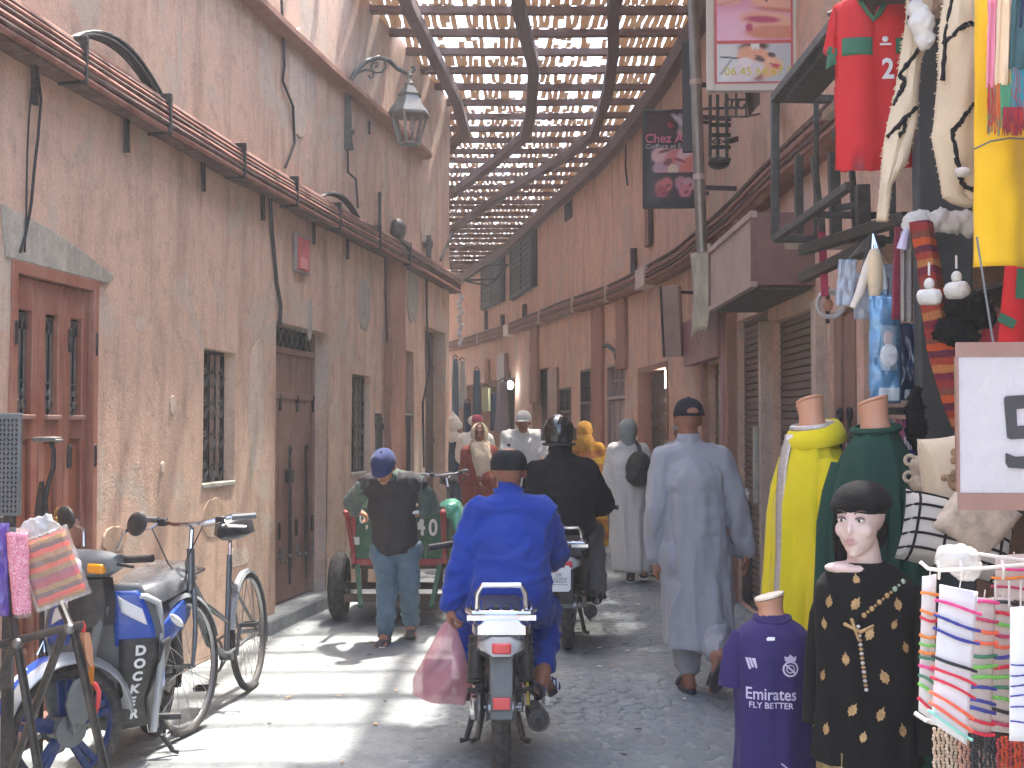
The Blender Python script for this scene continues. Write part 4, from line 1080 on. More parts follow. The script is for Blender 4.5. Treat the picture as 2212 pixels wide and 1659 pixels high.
# leaning grey pole
pb, pt = P(1516, 545, 10.9), P(1496, -40, 10.75)
po = thing('pole', 'slim grey metal pole leaning slightly between the two salon signs', 'pole', pb)
MB().tube([(0, 0, 0), (pt-pb)*.5, pt-pb], .05, 14).build('tube', m_metal, po)
for t in (.27, .62): MB().tube([(pt-pb)*t, (pt-pb)*(t+.02)], .057, 14).build('clip', mc, po)
for t, d in ((.24, .55), (.62, .6), (.50, .5)): MB().beam((pt-pb)*t+Vector((.04, 0, 0)), (pt-pb)*t+Vector((d*.6, .05, 0)), .02, .04).build('stay', m_dmetal, po)
dk = P(1486, 215, 11.3); o = thing('shade_strip', 'dark narrow strip added for the shade behind the grey pole', 'board', (dk.x, 11.3, zat(330, 11.3)), -.3)  # dark solid strip put in where shade lies beside the pole
MB().bb(-.05, .05, -.02, .02, 0, zat(90, 11.3)-zat(330, 11.3)).build('board', m_signd, o, bevel=.01); MB().beam((0, 0, .4), (.5, .1, .4), .02, .02).build('bracket', m_dmetal, o)
# wall lantern of iron strips, and the barred upper window, behind the signs
Yl = 9.9; q = P(1553, 300, Yl); la = thing('iron_lantern', 'black wrought iron lantern frame hanging below the white salon sign', 'lamp', q)
def LL(x, y, d=0): return P(x, y, Yl+d)-q
for x in (1534, 1550, 1570):
    MB().beam(LL(x, 205), LL(x, 340), .025, .02).build('strip', m_dmetal, la); MB().beam(LL(x, 205, .3), LL(x, 340, .3), .02, .02).build('strip', m_dmetal, la)
for y_ in (270, 292, 318, 345):
    MB().beam(LL(1532, y_), LL(1576, y_), .02, .03).build('band', m_iron, la); MB().beam(LL(1576, y_), LL(1576, y_, .3), .02, .03).build('band', m_iron, la)
MB().ell(LL(1553, 352, .15), (.09, .12, .05)).build('base', m_iron, la); MB().beam(LL(1576, 305, .1), LL(1590, 300, .3), .04, .04).build('bracket', m_iron, la)
for k in range(3): MB().tube([LL(1540+12*k+4*math.cos(e), 300+4*math.sin(e)+e*2) for e in np.linspace(0, 6, 12)], .008, 5).build('scroll', m_dmetal, la)
Yg = 8.95; q = P(1605, 225, Yg); gr = thing('window_grille', 'small projecting iron window grille just under the white salon sign', 'grille', q)
def GG(x, y, d=0): return P(x, y, Yg+d)-q
for x in (1568, 1590, 1612): MB().beam(GG(x, 198), GG(x, 252), .015, .015).build('bar', m_dmetal, gr)
for y_ in (198, 215, 233, 252): MB().beam(GG(1568, y_), GG(1612, y_), .012, .012).build('bar', m_dmetal, gr)
for y_ in (198, 252): MB().beam(GG(1612, y_), GG(1640, y_-6, .5), .015, .015).build('bar', m_dmetal, gr)
for k in range(3): MB().tube([GG(1573+14*k+7*math.cos(e), 225+10*math.sin(e)) for e in np.linspace(0, 5, 9)], .008, 5).build('scroll', m_dmetal, gr)
MB().add([GG(1614, 198), GG(1640, 192, .5), GG(1640, 225, .5), GG(1618, 250)], [(0, 1, 2, 3)]).build('plate', m_dmetal, gr, solid=.01)
# hanging pale banner, two tilted boxes
m_ban = mat('faded_banner', C(186, 182, 160), .9, 0, .3, 5, .3, 200)
q0 = P(1491, 548, 11.9); q1 = P(1530, 525, 11.0)
def banf(u, v):
    p = q0.lerp(q1, u); z0_ = zat(728, 11.9)-(.0 if u < .5 else -.06*(u-.5)); p = p.copy(); p.z = p.z+(z0_+u*.3*0-p.z)*v
    return p-q0+Vector((.03*math.sin(u*7+v*3), .02*math.sin(v*5), -.03*math.sin(u*9)*v))
bn = MB().grid(banf, 12, 16).build('cloth_banner', m_ban, None, solid=.004); bn.location = q0; tag(bn, 'faded pale green cloth banner hanging beside the brown shutter housing', 'banner')
def tiltbox(x0, x1, yt, yb, Y, label, lean):
    q = P((x0+x1)/2, yt, Y); s = FPX/Y; w = (x1-x0)/s; h = zat(yt, Y)-zat(yb, Y)
    o = thing('sign_box', label, 'sign', (q.x, Y, zat(yb, Y)), -.5)
    Mr = Matrix.Rotation(lean, 4, 'X')
    MB().bb(-w/2, w/2, -.05, .05, 0, h).build('panel', m_boxf if lean > .1 else m_ban, o, bevel=.008).matrix_basis = Mr
    MB().bb(-w/2-.02, -w/2-.002, -.06, .06, 0, h).build('edge', m_dmetal, o).matrix_basis = Mr
    MB().beam((w/2, 0, h*.15), (w/2+.25, .3, h*.15), .03, .03).build('bracket', m_dmetal, o); MB().beam((w/2, -h*.15*lean*4, h*.9), (w/2+.3, .3, h*.9), .03, .03).build('bracket', m_dmetal, o)
tiltbox(1438, 1476, 618, 770, 13.3, 'pale tilted sign box on iron brackets above the lit shop doorway', .12)
# ---------------------------------------------------------------- two-wheelers and the cart
m_tyre = mat('tyre_rubber', C(48, 48, 50), .85, 0, .2, 10, .3, 120, dust=.25)
m_chrome = mat('chrome', C(205, 205, 208), .16, 1.0, .06)
m_alu = mat('aluminium', C(160, 162, 164), .35, .9, .1, dust=.15)
m_blkp = mat('black_plastic', C(40, 41, 44), .5, 0, .15, dust=.15)
m_gryp = mat('grey_plastic', C(96, 102, 104), .5, 0, .12, dust=.15)
m_seat = mat('seat_vinyl', C(42, 42, 46), .38, 0, .12, 6, .1, 200)
m_steel = mat('engine_steel', C(120, 118, 116), .45, .8, .25, 14, .2, 60)
m_redl = mat('red_lens', C(214, 62, 66), .2, 0, .1, coat=.6)
m_clearl = mat('clear_lens', C(176, 178, 182), .15, 0, .1, coat=.6)
m_oran = mat('orange_lens', C(228, 150, 24), .25, 0, .1, coat=.5)
m_blue = mat('blue_paint', C(36, 78, 170), .3, 0, .08, coat=.5)
m_silv = mat('silver_paint', C(170, 176, 180), .35, .35, .06, coat=.4)
m_wht = mat('white_paint', C(222, 224, 226), .4, 0, .06, coat=.3)
def X3(*a): return Vector(a)
def wheel(parent, c, R, tr, mats, spokes=24, mode='wire', hub=.03, hubw=.1, rot=None, name='wheel'):
    "wheel in the yz plane about the x axis through c"
    c = Vector(c)
    mb = MB().torus((0, 0, 0), R-tr, tr, (1, 0, 0), 40, 9, 1.0)
    w = mb.build(name, mats[0], parent); w.location = c
    if rot: w.rotation_euler = (0, 0, rot)
    rr = R-tr*1.75
    MB().lathe([(rr, -tr*.6), (rr-.008, -tr*.3), (rr-.012, 0), (rr-.008, tr*.3), (rr, tr*.6), (rr+.012, tr*.45), (rr+.012, -tr*.45), (rr, -tr*.6)], Matrix.Rotation(math.pi/2, 4, 'Y'), 40).build('rim', mats[1], w)
    MB().tube([(-hubw/2, 0, 0), (-hubw/2+.008, 0, 0), (hubw/2-.008, 0, 0), (hubw/2, 0, 0)], [hub, hub*.8, hub*.8, hub], 14).tube([(-hubw*.7, 0, 0), (hubw*.7, 0, 0)], .008, 8).build('hub', mats[2], w)
    if mode == 'wire':
        sp = MB()
        for k in range(spokes):
            a = 2*math.pi*k/spokes; s = -1 if k % 2 else 1; b = a+(.28 if (k//2) % 2 else -.28)
            sp.tube([(s*hubw*.42, hub*math.cos(b), hub*math.sin(b)), (0, (rr-.008)*math.cos(a), (rr-.008)*math.sin(a))], .0016, 4)
        tag(sp.build('spokes', mats[2], w), kind='stuff')
    else:
        for k in range(5):
            a = 2*math.pi*k/5+.3
            for d in (-.10, .10):
                MB().beam((0, hub*.8*math.cos(a+d*2), hub*.8*math.sin(a+d*2)), (0, rr*math.cos(a+d), rr*math.sin(a+d)), .03, .02, (1, 0, 0)).build('spoke', mats[1], w, bevel=.004)
    return w
def arc(c, R, a0, a1, w, th, n=14, crown=.012):
    "curved mudguard strip: angles measured in the yz plane from +y upwards"
    rings = []
    for i in range(n+1):
        a = a0+(a1-a0)*i/n; r = []
        for x, e in ((-w/2, -crown*1.8), (-w/4, -.2*crown), (0, 0), (w/4, -.2*crown), (w/2, -crown*1.8)): r.append(Vector(c)+Vector((x, (R+e)*math.cos(a), (R+e)*math.sin(a))))
        for x, e in ((w/2, -crown*1.8-th), (w/4, -.2*crown-th), (0, -th), (-w/4, -.2*crown-th), (-w/2, -crown*1.8-th)): r.append(Vector(c)+Vector((x, (R+e)*math.cos(a), (R+e)*math.sin(a))))
        rings.append(r)
    return MB().loft(rings)
def motorbike(loc, rz, label, body, plate, rackh):
    t = thing('motorbike', label, 'motorbike', loc, rz, None); R = .30; WB = 1.2
    wheel(t, (0, 0, R), R, .042, (m_tyre, m_chrome, m_alu), 28, hub=.065, hubw=.13)
    fw = wheel(t, (0, WB, R), R, .036, (m_tyre, m_chrome, m_alu), 28, hub=.05, hubw=.1)
    arc((0, 0, R), R+.035, math.radians(30), math.radians(158), .10, .006).build('mudguard', m_gryp if body != m_blkp else m_blkp, t)
    # long flap hanging behind the wheel
    fl = MB(); fl.loft([[Vector((x, y, z)) for x, y in ((-w/2, -.355-dz), (w/2, -.355-dz), (w/2, -.345-dz), (-w/2, -.345-dz))] for w, z, dz in ((.10, .60, -.06), (.094, .48, -.01), (.09, .40, 0.0), (.086, .325, .0))])
    flap = fl.build('mud_flap', m_blkp if body == m_blkp else m_gryp, t, bevel=.004)
    MB().bb(-.045, .045, -.362, -.357, .332, .36).build('flap_plate', m_gryp, flap)
    if not plate: MB().bb(-.036, .036, -.366, -.358, .37, .42).build('reflector', m_redl, flap, bevel=.004)
    for s in (-1, 1):
        sh = MB().tube([(s*.115, -.02, .31), (s*.105, .10, .62)], [.016, .016], 8); o = sh.build('shock_absorber', m_chrome, t)
        sp = MB(); sp.tube([X3(s*.115, -.02, .36).lerp(X3(s*.105, .10, .62), k/60)+X3(.034*math.cos(k*.75), .034*math.sin(k*.75), 0) for k in range(61)], .009, 5); sp.build('spring', m_blkp, o)
        MB().tube([X3(s*.113, 0, .42), X3(s*.106, .095, .60)], .037, 10).build('cover', m_blkp, o)
        MB().beam((s*.085, 0, R), (s*.075, .50, .34), .03, .045).build('swing_arm', m_alu if s > 0 else m_chrome, t, bevel=.006)
        MB().tube([(s*.06, .60, .30), (s*.20, .52, .30), (s*.24, .52, .30)], [.012, .012, .016], 8).tube([(s*.17, .53, .30), (s*.27, .53, .30)], .022, 10).build('foot_peg', m_blkp, t)
        MB().tube([(s*.05, WB, R), (s*.065, WB-.16, .66), (s*.07, WB-.22, .82)], [.016, .02, .022], 10).build('fork', m_chrome, t)
    MB().bb(-.135, -.10, -.06, .46, .25, .36).build('chain_case', m_chrome if body != m_blkp else m_blkp, t, bevel=.02)
    MB().ell((-.095, 0, R), (.02, .085, .085)).build('sprocket', m_steel, t)
    # engine, frame, body
    en = MB().ell((0, .56, .33), (.13, .17, .11)); en.ell((0, .74, .33), (.085, .13, .075)); en.tube([(-.17, .55, .33), (.17, .55, .33)], .085, 14); en.build('engine', m_steel, t)
    MB().tube([(0, .05, .68), (0, .35, .62), (0, .7, .5), (0, .92, .70), (0, .98, .84)], .03, 10).tube([(0, .35, .62), (0, .5, .3)], .025, 8).build('frame', m_blkp, t)
    b = MB(); b.loft([[Vector((x*w, y, z+dz*h)) for x, dz in ((-1, -1), (-.9, .7), (-.4, 1), (.4, 1), (.9, .7), (1, -1), (.5, -1.3), (-.5, -1.3))] for y, w, z, h in ((-.30, .085, .655, .03), (-.22, .10, .65, .055), (.0, .11, .63, .09), (.3, .10, .60, .10), (.55, .07, .55, .09))])
    b.build('rear_body', body, t, ang=50)
    b = MB(); b.loft([[Vector((x*w, y, z+dz*h)) for x, dz in ((-1, -1), (-1, .5), (-.6, 1), (.6, 1), (1, .5), (1, -1))] for y, w, z, h in ((-.18, .09, .735, .035), (0, .115, .735, .045), (.3, .12, .72, .05), (.62, .09, .74, .045), (.70, .06, .74, .03))])
    b.build('seat', m_seat, t, ang=60)
    b = MB(); b.loft([[Vector((x*w, y, z)) for x in (-1, -.4, .4, 1)]+[Vector((x*w*.9, y-.05, z)) for x in (1, .4, -.4, -1)] for w, y, z in ((.06, .98, .92), (.12, .95, .8), (.16, .90, .6), (.15, .88, .42), (.10, .86, .34))])
    b.build('leg_shield', body, t, ang=50)
    # tail light: clear shell with the red lens between, on a chrome tail
    tl = MB(); tl.loft([[Vector((x*w, y, z)) for x, z in ((-1, .612), (-1.0, .645), (-.55, .672), (.55, .672), (1.0, .645), (1, .612), (.6, .592), (-.6, .592))] for y, w in ((-.24, .090), (-.32, .092), (-.365, .074), (-.375, .06))])
    l = tl.build('tail_light', m_clearl, t, ang=50)
    MB().loft([[Vector((x*w, y, z)) for x, z in ((-1, .602), (-1, .648), (1, .648), (1, .602))] for y, w in ((-.34, .042), (-.382, .04))]).build('red_lens', m_redl, l, bevel=.008)
    MB().beam((-.075, -.355, .69), (.075, -.355, .69), .014, .014).build('chrome_strip', m_chrome, l, bevel=.004)
    MB().loft([[Vector((x*w, y, z)) for x, z in ((-1, .68), (-1, .715), (-.6, .735), (.6, .735), (1, .715), (1, .68))] for y, w in ((-.05, .115), (-.25, .125), (-.345, .115), (-.365, .10))]).build('tail_cowl', m_chrome if body != m_blkp else m_blkp, t, ang=45)
    # luggage rack
    rk = MB(); z = .765
    rk.tube([(-.14, .02, z), (-.145, -.25, z), (-.12, -.33, z), (.12, -.33, z), (.145, -.25, z), (.14, .02, z)], .011, 8)
    rk.tube([(-.105, -.30, z), (-.10, -.31, z+rackh*.7), (-.08, -.315, z+rackh), (.08, -.315, z+rackh), (.10, -.31, z+rackh*.7), (.105, -.30, z)], .0125, 9)
    for x in (-.09, -.045, 0, .045, .09): rk.tube([(x, .02, z), (x, -.32, z)], .008, 7); rk.ell((x, -.325, z+.002), .013, nu=8, nv=6)
    for s in (-1, 1): rk.tube([(s*.14, -.1, z), (s*.11, -.08, .70)], .010, 7)
    rk.bb(-.145, .145, -.335, -.315, z-.03, z-.008)
    rk.build('luggage_rack', m_chrome, t)
    # exhaust on the right
    ex = MB().tube([(.06, .75, .26), (.12, .6, .2), (.14, .35, .22), (.15, .2, .25)], .018, 8); ex.tube([(.15, .22, .25), (.152, .16, .255), (.158, -.20, .298), (.158, -.25, .30), (.158, -.255, .30)], [.025, .042, .048, .048, .038], 18)
    e = ex.build('exhaust', m_blkp, t); MB().torus((.158, -.255, .30), .038, .008, (0, 1, -.05), 20, 6).build('exhaust_rim', m_blkp, e); MB().tube([(.158, -.25, .30), (.158, -.263, .30)], .015, 10).build('exhaust_tip', m_dark, e)
    MB().tube([(.12, .45, .34), (.2, .2, .33), (.2, 0, .33)], .02, 8).build('heat_guard', m_chrome, t)
    MB().tube([(-.07, .5, .28), (-.13, .42, .17), (-.16, .36, .07), (-.19, .36, .065)], .014, 7).build('side_stand', m_blkp, t)
    MB().tube([(-.06, .55, .26), (-.11, .46, .05), (-.14, .44, .04)], .016, 7).tube([(.06, .55, .26), (.11, .46, .05), (.14, .44, .04)], .016, 7).build('centre_stand', m_steel, t)
    MB().tube([(.10, .40, .33), (.12, .3, .25), (.14, .15, .19), (.16, .12, .18)], .012, 7).build('brake_pedal', m_chrome, t)
    # bars
    hb_ = MB().tube([(-.34, .80, .93), (-.22, .85, .95), (-.08, .95, .93), (.08, .95, .93), (.22, .85, .95), (.34, .80, .93)], .012, 8); h = hb_.build('handlebar', m_chrome, t)
    for s in (-1, 1):
        MB().tube([(s*.24, .84, .945), (s*.36, .79, .93)], .018, 9).build('grip', m_blkp, h)
    MB().ell((0, 1.02, .9), (.09, .08, .085)).build('headlight', body, t)
    MB().ell((0, WB, R), (.001, .001, .001)); arc((0, WB, R), R+.03, math.radians(20), math.radians(160), .09, .006).build('mudguard', body, t)
    if plate:
        z0, z1 = .60, .745
        pm = Matrix.Translation((-.05, -.40, .535))@Matrix.Rotation(math.radians(-8), 4, 'X')
        oc = [(-.08, -.068), (-.066, -.086), (.066, -.086), (.08, -.068), (.08, .068), (.066, .086), (-.066, .086), (-.08, .068)]
        p = at(MB().prism(oc, .004, Matrix.Rotation(math.pi/2, 4, 'X')).build('licence_plate', m_wht, t), pm)
        RXp = Matrix.Rotation(math.pi/2, 4, 'X'); ink = mat('plate_ink', C(110, 96, 100), .6)
        text('lettering', 'DR', .032, ink, p, Matrix.Translation((0, -.0065, .022))@RXp, .0006); text('lettering', '236023', .036, ink, p, Matrix.Translation((0, -.0065, -.018))@RXp, .0006)
        q = MB().bb(-.06, .06, -.0055, -.004, .0, .003).bb(-.06, .06, -.0055, -.004, -.042, -.039); q.build('ruled_line', ink, p)
    return t
bikeA = motorbike((P(1082, 900, 5.6).x, 5.6, 0), math.radians(1), 'small motorbike with chrome rear rack and red tail light ridden by the man in blue', mat('moto_grey', C(120, 124, 128), .35, .3, .08, coat=.3), False, .115)
bikeB = motorbike((P(1226, 900, 8.75).x, 8.75, 0), math.radians(-4), 'black motorbike with pinkish white licence plate ridden by the helmeted rider', m_blkp, True, .1)
# ---- bicycle
def bicycle(loc, rz, label, m_fr, steer=0.0, lean=0.0, basket=False, group=None):
    t = thing('bicycle', label, 'bicycle', loc, rz); t.rotation_euler = (0, lean, rz); R = .345; WB = 1.06
    wm = (m_tyre, m_alu, m_alu)
    w = wheel(t, (0, 0, R), R, .02, wm, 28, hub=.02, hubw=.09)
    hc = X3(0, WB-.10, .92); bb_ = X3(0, .44, .28); st = X3(0, .30, .82)
    fr = MB().tube([hc, (0, WB-.06, .72), (0, .74, .40), bb_], [.02, .02, .019, .019], 10).tube([(0, WB-.065, .78), (0, .8, .62), (0, .44, .48), (0, .395, .46)], .015, 9)
    fr.tube([bb_, st], .016, 9)
    for s in (-1, 1): fr.tube([X3(0, .34, .70), (s*.055, 0, R)], .009, 7).tube([bb_, (s*.055, 0, R)], .010, 7)
    fr.tube([X3(-.035, .44, .28), X3(.035, .44, .28)], .026, 10); fr.tube([hc, hc+X3(0, .02, -.22)], .021, 10); fr.build('frame', m_fr, t)
    MB().tube([st, st+X3(0, -.03, .12)], .012, 8).build('seat_post', m_chrome, t)
    sd = MB(); sd.loft([[Vector((x*w_, y, .965+z*h_+dz)) for x, z in ((-1, -.6), (-.85, .6), (-.3, 1), (.3, 1), (.85, .6), (1, -.6), (.4, -1), (-.4, -1))] for y, w_, h_, dz in ((.08, .06, .045, .01), (.13, .105, .07, .012), (.24, .105, .068, .010), (.32, .06, .06, 0), (.42, .032, .045, -.002), (.45, .02, .03, -.006))]); sd.build('saddle', m_seat, t, ang=60)
    # front end turns with the bars
    fe = bpy.data.objects.new('front_end', None)
    M = Matrix.Translation(hc)@Matrix.Rotation(steer, 4, 'Z')@Matrix.Translation(-hc)
    f = MB().tube([hc+X3(0, .02, -.2), (0, WB-.06, .70)], .018, 9)
    for s in (-1, 1): f.tube([(s*.035, WB-.055, .72), (s*.05, WB-.02, .5), (s*.05, WB+.02, R)], [.014, .012, .009], 8)
    fk = at(f.build('fork', m_fr, t), M)
    wf = wheel(fk, (0, WB+.02, R), R, .02, wm, 28, hub=.016, hubw=.09)
    arc((0, WB+.02, R), R+.02, math.radians(40), math.radians(165), .05, .003).build('mudguard', m_silv, fk); arc((0, 0, R), R+.02, math.radians(10), math.radians(200), .05, .003).build('mudguard', m_silv, t)
    MB().tube([hc, hc+X3(0, -.02, .10), hc+X3(0, .03, .13)], .013, 8).tube([hc+X3(-.30, -.12, .15), hc+X3(-.2, -.05, .15), hc+X3(-.07, .03, .13), hc+X3(.07, .03, .13), hc+X3(.2, -.05, .15), hc+X3(.30, -.12, .15)], .011, 8).build('handlebar', m_chrome, fk)
    for s in (-1, 1):
        MB().tube([hc+X3(s*.21, -.055, .15), hc+X3(s*.31, -.125, .15)], .016, 9).build('grip', m_gryp, fk)
        MB().tube([hc+X3(s*.18, -.02, .145), hc+X3(s*.22, .01, .11), hc+X3(s*.29, -.05, .10)], .006, 6).build('brake_lever', m_chrome, fk); MB().box(hc+X3(s*.165, -.02, .14), (.05, .04, .04)).build('shifter', m_blkp, fk, bevel=.008)
        MB().tube([hc+X3(s*.18, 0, .13), hc+X3(s*.14, .13, .12), hc+X3(s*.05, .15, -.05), hc+X3(0, .06, -.2)], .004, 5).build('brake_cable', m_cable, fk)
    cr = MB().torus((.05, .44, .28), .085, .008, (1, 0, 0), 26, 5).beam((.06, .44, .28), (.065, .50, .12), .012, .022).beam((-.06, .44, .28), (-.065, .38, .44), .012, .022); c = cr.build('crank', m_steel, t)
    for s, p in ((1, (.12, .50, .12)), (-1, (-.12, .38, .44))):
        q = MB(); p = Vector(p)
        for d in (-.035, .035): q.box(p+X3(0, d, 0), (.085, .012, .022))
        for d in (-.04, .04): q.box(p+X3(d, 0, 0), (.01, .07, .022))
        q.build('pedal', m_blkp, c)
    MB().beam((.05, .44, .365), (.045, 0, .385), .006, .012).beam((.05, .44, .195), (.045, 0, .305), .006, .012).build('chain', m_steel, t)
    MB().tube([(0, -.05, R+.36), (.045, 0, R)], .004, 5).tube([(-.01, -.05, R+.36), (-.045, 0, R)], .004, 5).build('mudguard_stay', m_chrome, t)
    return t
g0 = G(440, 1562)
m_bfr = mat('grey_bike_paint', C(104, 108, 110), .35, .5, .12, dust=.15)
# the wheels' line: front wheel towards the eye
bk1 = bicycle((-1.535, 7.40, 0), math.radians(180-4), 'grey bicycle parked against the left wall behind the blue moped', m_bfr, math.radians(-10), math.radians(3))
# ---- blue step-through moped
mo = thing('moped', 'blue and grey moped with DOCKER letters on its leg shield parked at the left wall', 'moped', (-1.80, 6.36, 0), math.radians(179.5))
R = .275; WB = 1.08
wheel(mo, (0, 0, R), R, .036, (m_tyre, m_blkp, m_steel), 0, 'alloy', hub=.07, hubw=.14)
FM = Matrix.Translation((0, WB-.12, .8))@Matrix.Rotation(math.radians(-40), 4, 'Z')@Matrix.Translation((0, -(WB-.12), -.8))
fr = MB()
for s in (-1, 1): fr.tube([(s*.07, WB-.14, .78), (s*.075, WB-.05, .5), (s*.07, WB, R)], [.024, .022, .018], 10).tube([(s*.08, WB+.03, .40), (s*.08, WB, R), (s*.08, WB-.07, R+.08)], .014, 8)
fk = at(fr.build('fork', m_gryp, mo), FM)
wheel(fk, (0, WB, R), R, .034, (m_tyre, mat('wheel_blue', C(30, 54, 104), .4, .2, .15, dust=.2), m_gryp), 0, 'alloy', hub=.07, hubw=.12)
arc((0, WB, R), R+.045, math.radians(10), math.radians(175), .13, .006, crown=.02).build('mudguard', m_silv, fk)
arc((0, WB, R), R+.052, math.radians(15), math.radians(75), .075, .006, crown=.01).build('fender_band', m_blue, fk); arc((0, WB, R), R+.056, math.radians(32), math.radians(58), .03, .006, crown=.004).build('fender_stripe', m_wht, fk)
for s in (-1, 1): MB().ell((s*.085, WB-.02, R+.12), (.02, .06, .1)).build('fork_cover', m_gryp, fk)
MB().tube([(.09, WB, R), (.10, WB-.1, R-.05), (.10, WB-.2, R+.1), (.05, WB-.18, .7)], .006, 6).build('brake_hose', m_cable, fk)
# handlebar cowl
cw = MB(); cw.loft([[Vector((x, WB-.13+.085*math.cos(a)*k, .955+.055*math.sin(a)*k+dz)) for a in np.linspace(0, 2*math.pi, 11)[:-1]] for x, k, dz in ((-.20, .45, .03), (-.15, .75, .015), (-.06, 1.1, 0), (0, 1.2, -.005), (.06, 1.1, 0), (.15, .75, .015), (.20, .45, .03))])
c = at(cw.build('handlebar_cowl', mat('dull_silver', C(112, 118, 124), .4, .3, .06, coat=.3), mo, ang=60), FM)
for s in (-1, 1):
    MB().box((s*.125, WB-.068, .95), (.085, .035, .042), s*-.25).build('indicator', m_oran, c, bevel=.01)
    MB().tube([(s*.19, WB-.16, .985), (s*.32, WB-.21, .995)], [.016, .017], 10).build('grip', m_blkp, c); MB().tube([(s*.19, WB-.12, .97), (s*.30, WB-.13, .965)], .007, 6).build('brake_lever', m_blkp, c)
    MB().tube([(s*.13, WB-.16, 1.02), (s*.15, WB-.17, 1.09), (s*.21, WB-.16, 1.11)], .007, 7).build('mirror_stem', m_chrome, c)
    MB().ell((s*.28, WB-.16, 1.14), (.07, .022, .05), Matrix.Rotation(s*-.35, 3, 'Y')).build('mirror', m_blkp, c)
MB().ell((0, WB-.035, .95), (.06, .035, .042)).build('headlight', m_clearl, c)
MB().loft([[Vector((x, WB-.09+dy, z)) for x, dy in ((-w, -.05), (-w*.8, .03), (0, .06), (w*.8, .03), (w, -.05), (0, -.07))] for z, w in ((.90, .085), (.80, .10), (.70, .095))]).build('head_cover', m_blkp, mo, ang=50)
# leg shield: a bowed sheet with a dark outer face carrying the letters
def shield(u, v):
    s = (u-.5)*2; z = .86-.66*v; w = .17+.10*math.sin(math.pi*min(v*1.25, 1))*(1-.25*v)
    y = WB-.20-.16*v*v+.035*v-.10*abs(s)**1.6*(.5+v)
    return Vector((s*w, y, z))
MB().grid(shield, 18, 20).build('leg_shield', m_gryp, mo, solid=.012)
def wing(sd, u, v):
    z = .83-.24*v; s = .28+.62*u; p = shield(.5+sd*s/2, (.86-z)/.66); return p+Vector((sd*.004, .018, 0))
for sd in (-1, 1):
    MB().grid(lambda u, v: wing(sd, u, v), 6, 8).build('blue_panel', m_blue, mo, solid=.01)
    MB().grid(lambda u, v: wing(sd, .25+u*.6, .08+v*.30+u*.25)+Vector((sd*.003, .012, 0)), 5, 5).build('white_flash', m_wht, mo, solid=.006)
    def side(u, v, sd=sd):
        z = .60-.45*v; p = shield(.5+sd*.48, (.86-z)/.66); return p+Vector((sd*(.014-.02*v), -.10+u*.13, 0))
    MB().grid(side, 5, 12).build('side_skirt', m_blkp, mo, solid=.01)
# letters run down the front of the shield on the side nearest the street (rider's left = local -x)
def spt(u, z): return shield(u, (.86-z)/.66)
MB().grid(lambda u, v: spt(.02+.30*u, .62-.42*v)+Vector((0, .022+.004*math.sin(3.1*u), 0)), 5, 12).build('letter_panel', m_blkp, mo, solid=.008)
for k, ch_ in enumerate('DOCKER'):
    z = .565-.060*k; p = spt(.15, z); px_ = spt(.10, z)-spt(.20, z); xx = px_.normalized(); up_ = (spt(.15, z+.02)-spt(.15, z-.02)).normalized(); n = xx.cross(up_).normalized()
    if n.y < 0: n = -n
    up_ = n.cross(xx)
    M = Matrix(((xx.x, up_.x, n.x, 0), (xx.y, up_.y, n.y, 0), (xx.z, up_.z, n.z, 0), (0, 0, 0, 1)))
    text('letter', ch_, .062, m_wht, mo, Matrix.Translation(p+Vector((0, .034, 0)))@M, .002, bold=.0025)
# grey guard bar, body, seat
for s in (-1, 1): MB().tube([(s*.10, .86, .80), (s*.20, .84, .80), (s*.245, .81, .77), (s*.25, .79, .70), (s*.25, .77, .5), (s*.22, .78, .2)], .016, 9).build('crash_bar', m_silv, mo)
for s in (1,): MB().tube([(s*.06, .90, .42), (s*.08, .89, .26), (s*.16, .86, .14), (s*.20, .84, .12)], .014, 8).build('lower_bar', m_silv, mo)
b = MB(); b.loft([[Vector((x*w, y, z+dz*h)) for x, dz in ((-1, -.8), (-1, .3), (-.6, 1), (.6, 1), (1, .3), (1, -.8), (.4, -1.1), (-.4, -1.1))] for y, w, z, h in ((-.36, .06, .68, .04), (-.2, .12, .64, .09), (.05, .14, .61, .12), (.3, .13, .58, .13), (.48, .09, .52, .11))]); b.build('rear_body', m_blkp, mo, ang=50)
for s in (-1, 1):
    b = MB(); b.loft([[Vector((s*(w+.012*dx), y, z+h*dz)) for dx, dz in ((-1, -1), (1, -.8), (1.2, .2), (.8, 1), (-1, 1))] for y, w, z, h in ((-.40, .05, .70, .025), (-.2, .125, .66, .055), (.1, .148, .60, .07), (.34, .13, .54, .06), (.42, .11, .50, .03))]); b.build('side_panel', m_blue, mo, ang=50)
    MB().ell((s*.165, .22, .60), (.012, .13, .022), Matrix.Rotation(.35, 3, 'X')).build('white_flash', m_wht, mo)
    MB().bb(s*.10, s*.15, .34, .50, .30, .44).build('side_box', m_blue, mo, bevel=.02)
    MB().tube([(s*.11, -.02, .31), (s*.115, .08, .60)], .03, 10).build('shock_absorber', m_blkp, mo)
b = MB(); b.loft([[Vector((x*w, y, z+dz*h)) for x, dz in ((-1, -1), (-1.03, .3), (-.7, 1), (.7, 1), (1.03, .3), (1, -1))] for y, w, z, h in ((-.34, .10, .79, .03), (-.28, .13, .79, .05), (.0, .15, .775, .055), (.28, .13, .755, .05), (.44, .10, .745, .045), (.50, .06, .735, .03))]); b.build('seat', mat('glossy_seat', C(112, 116, 120), .25, 0, .1, coat=.5), mo, ang=70)
MB().tube([(-.12, -.1, .76), (-.14, -.38, .78), (0, -.45, .79), (.14, -.38, .78), (.12, -.1, .76)], .012, 8).build('grab_rail', m_chrome, mo)
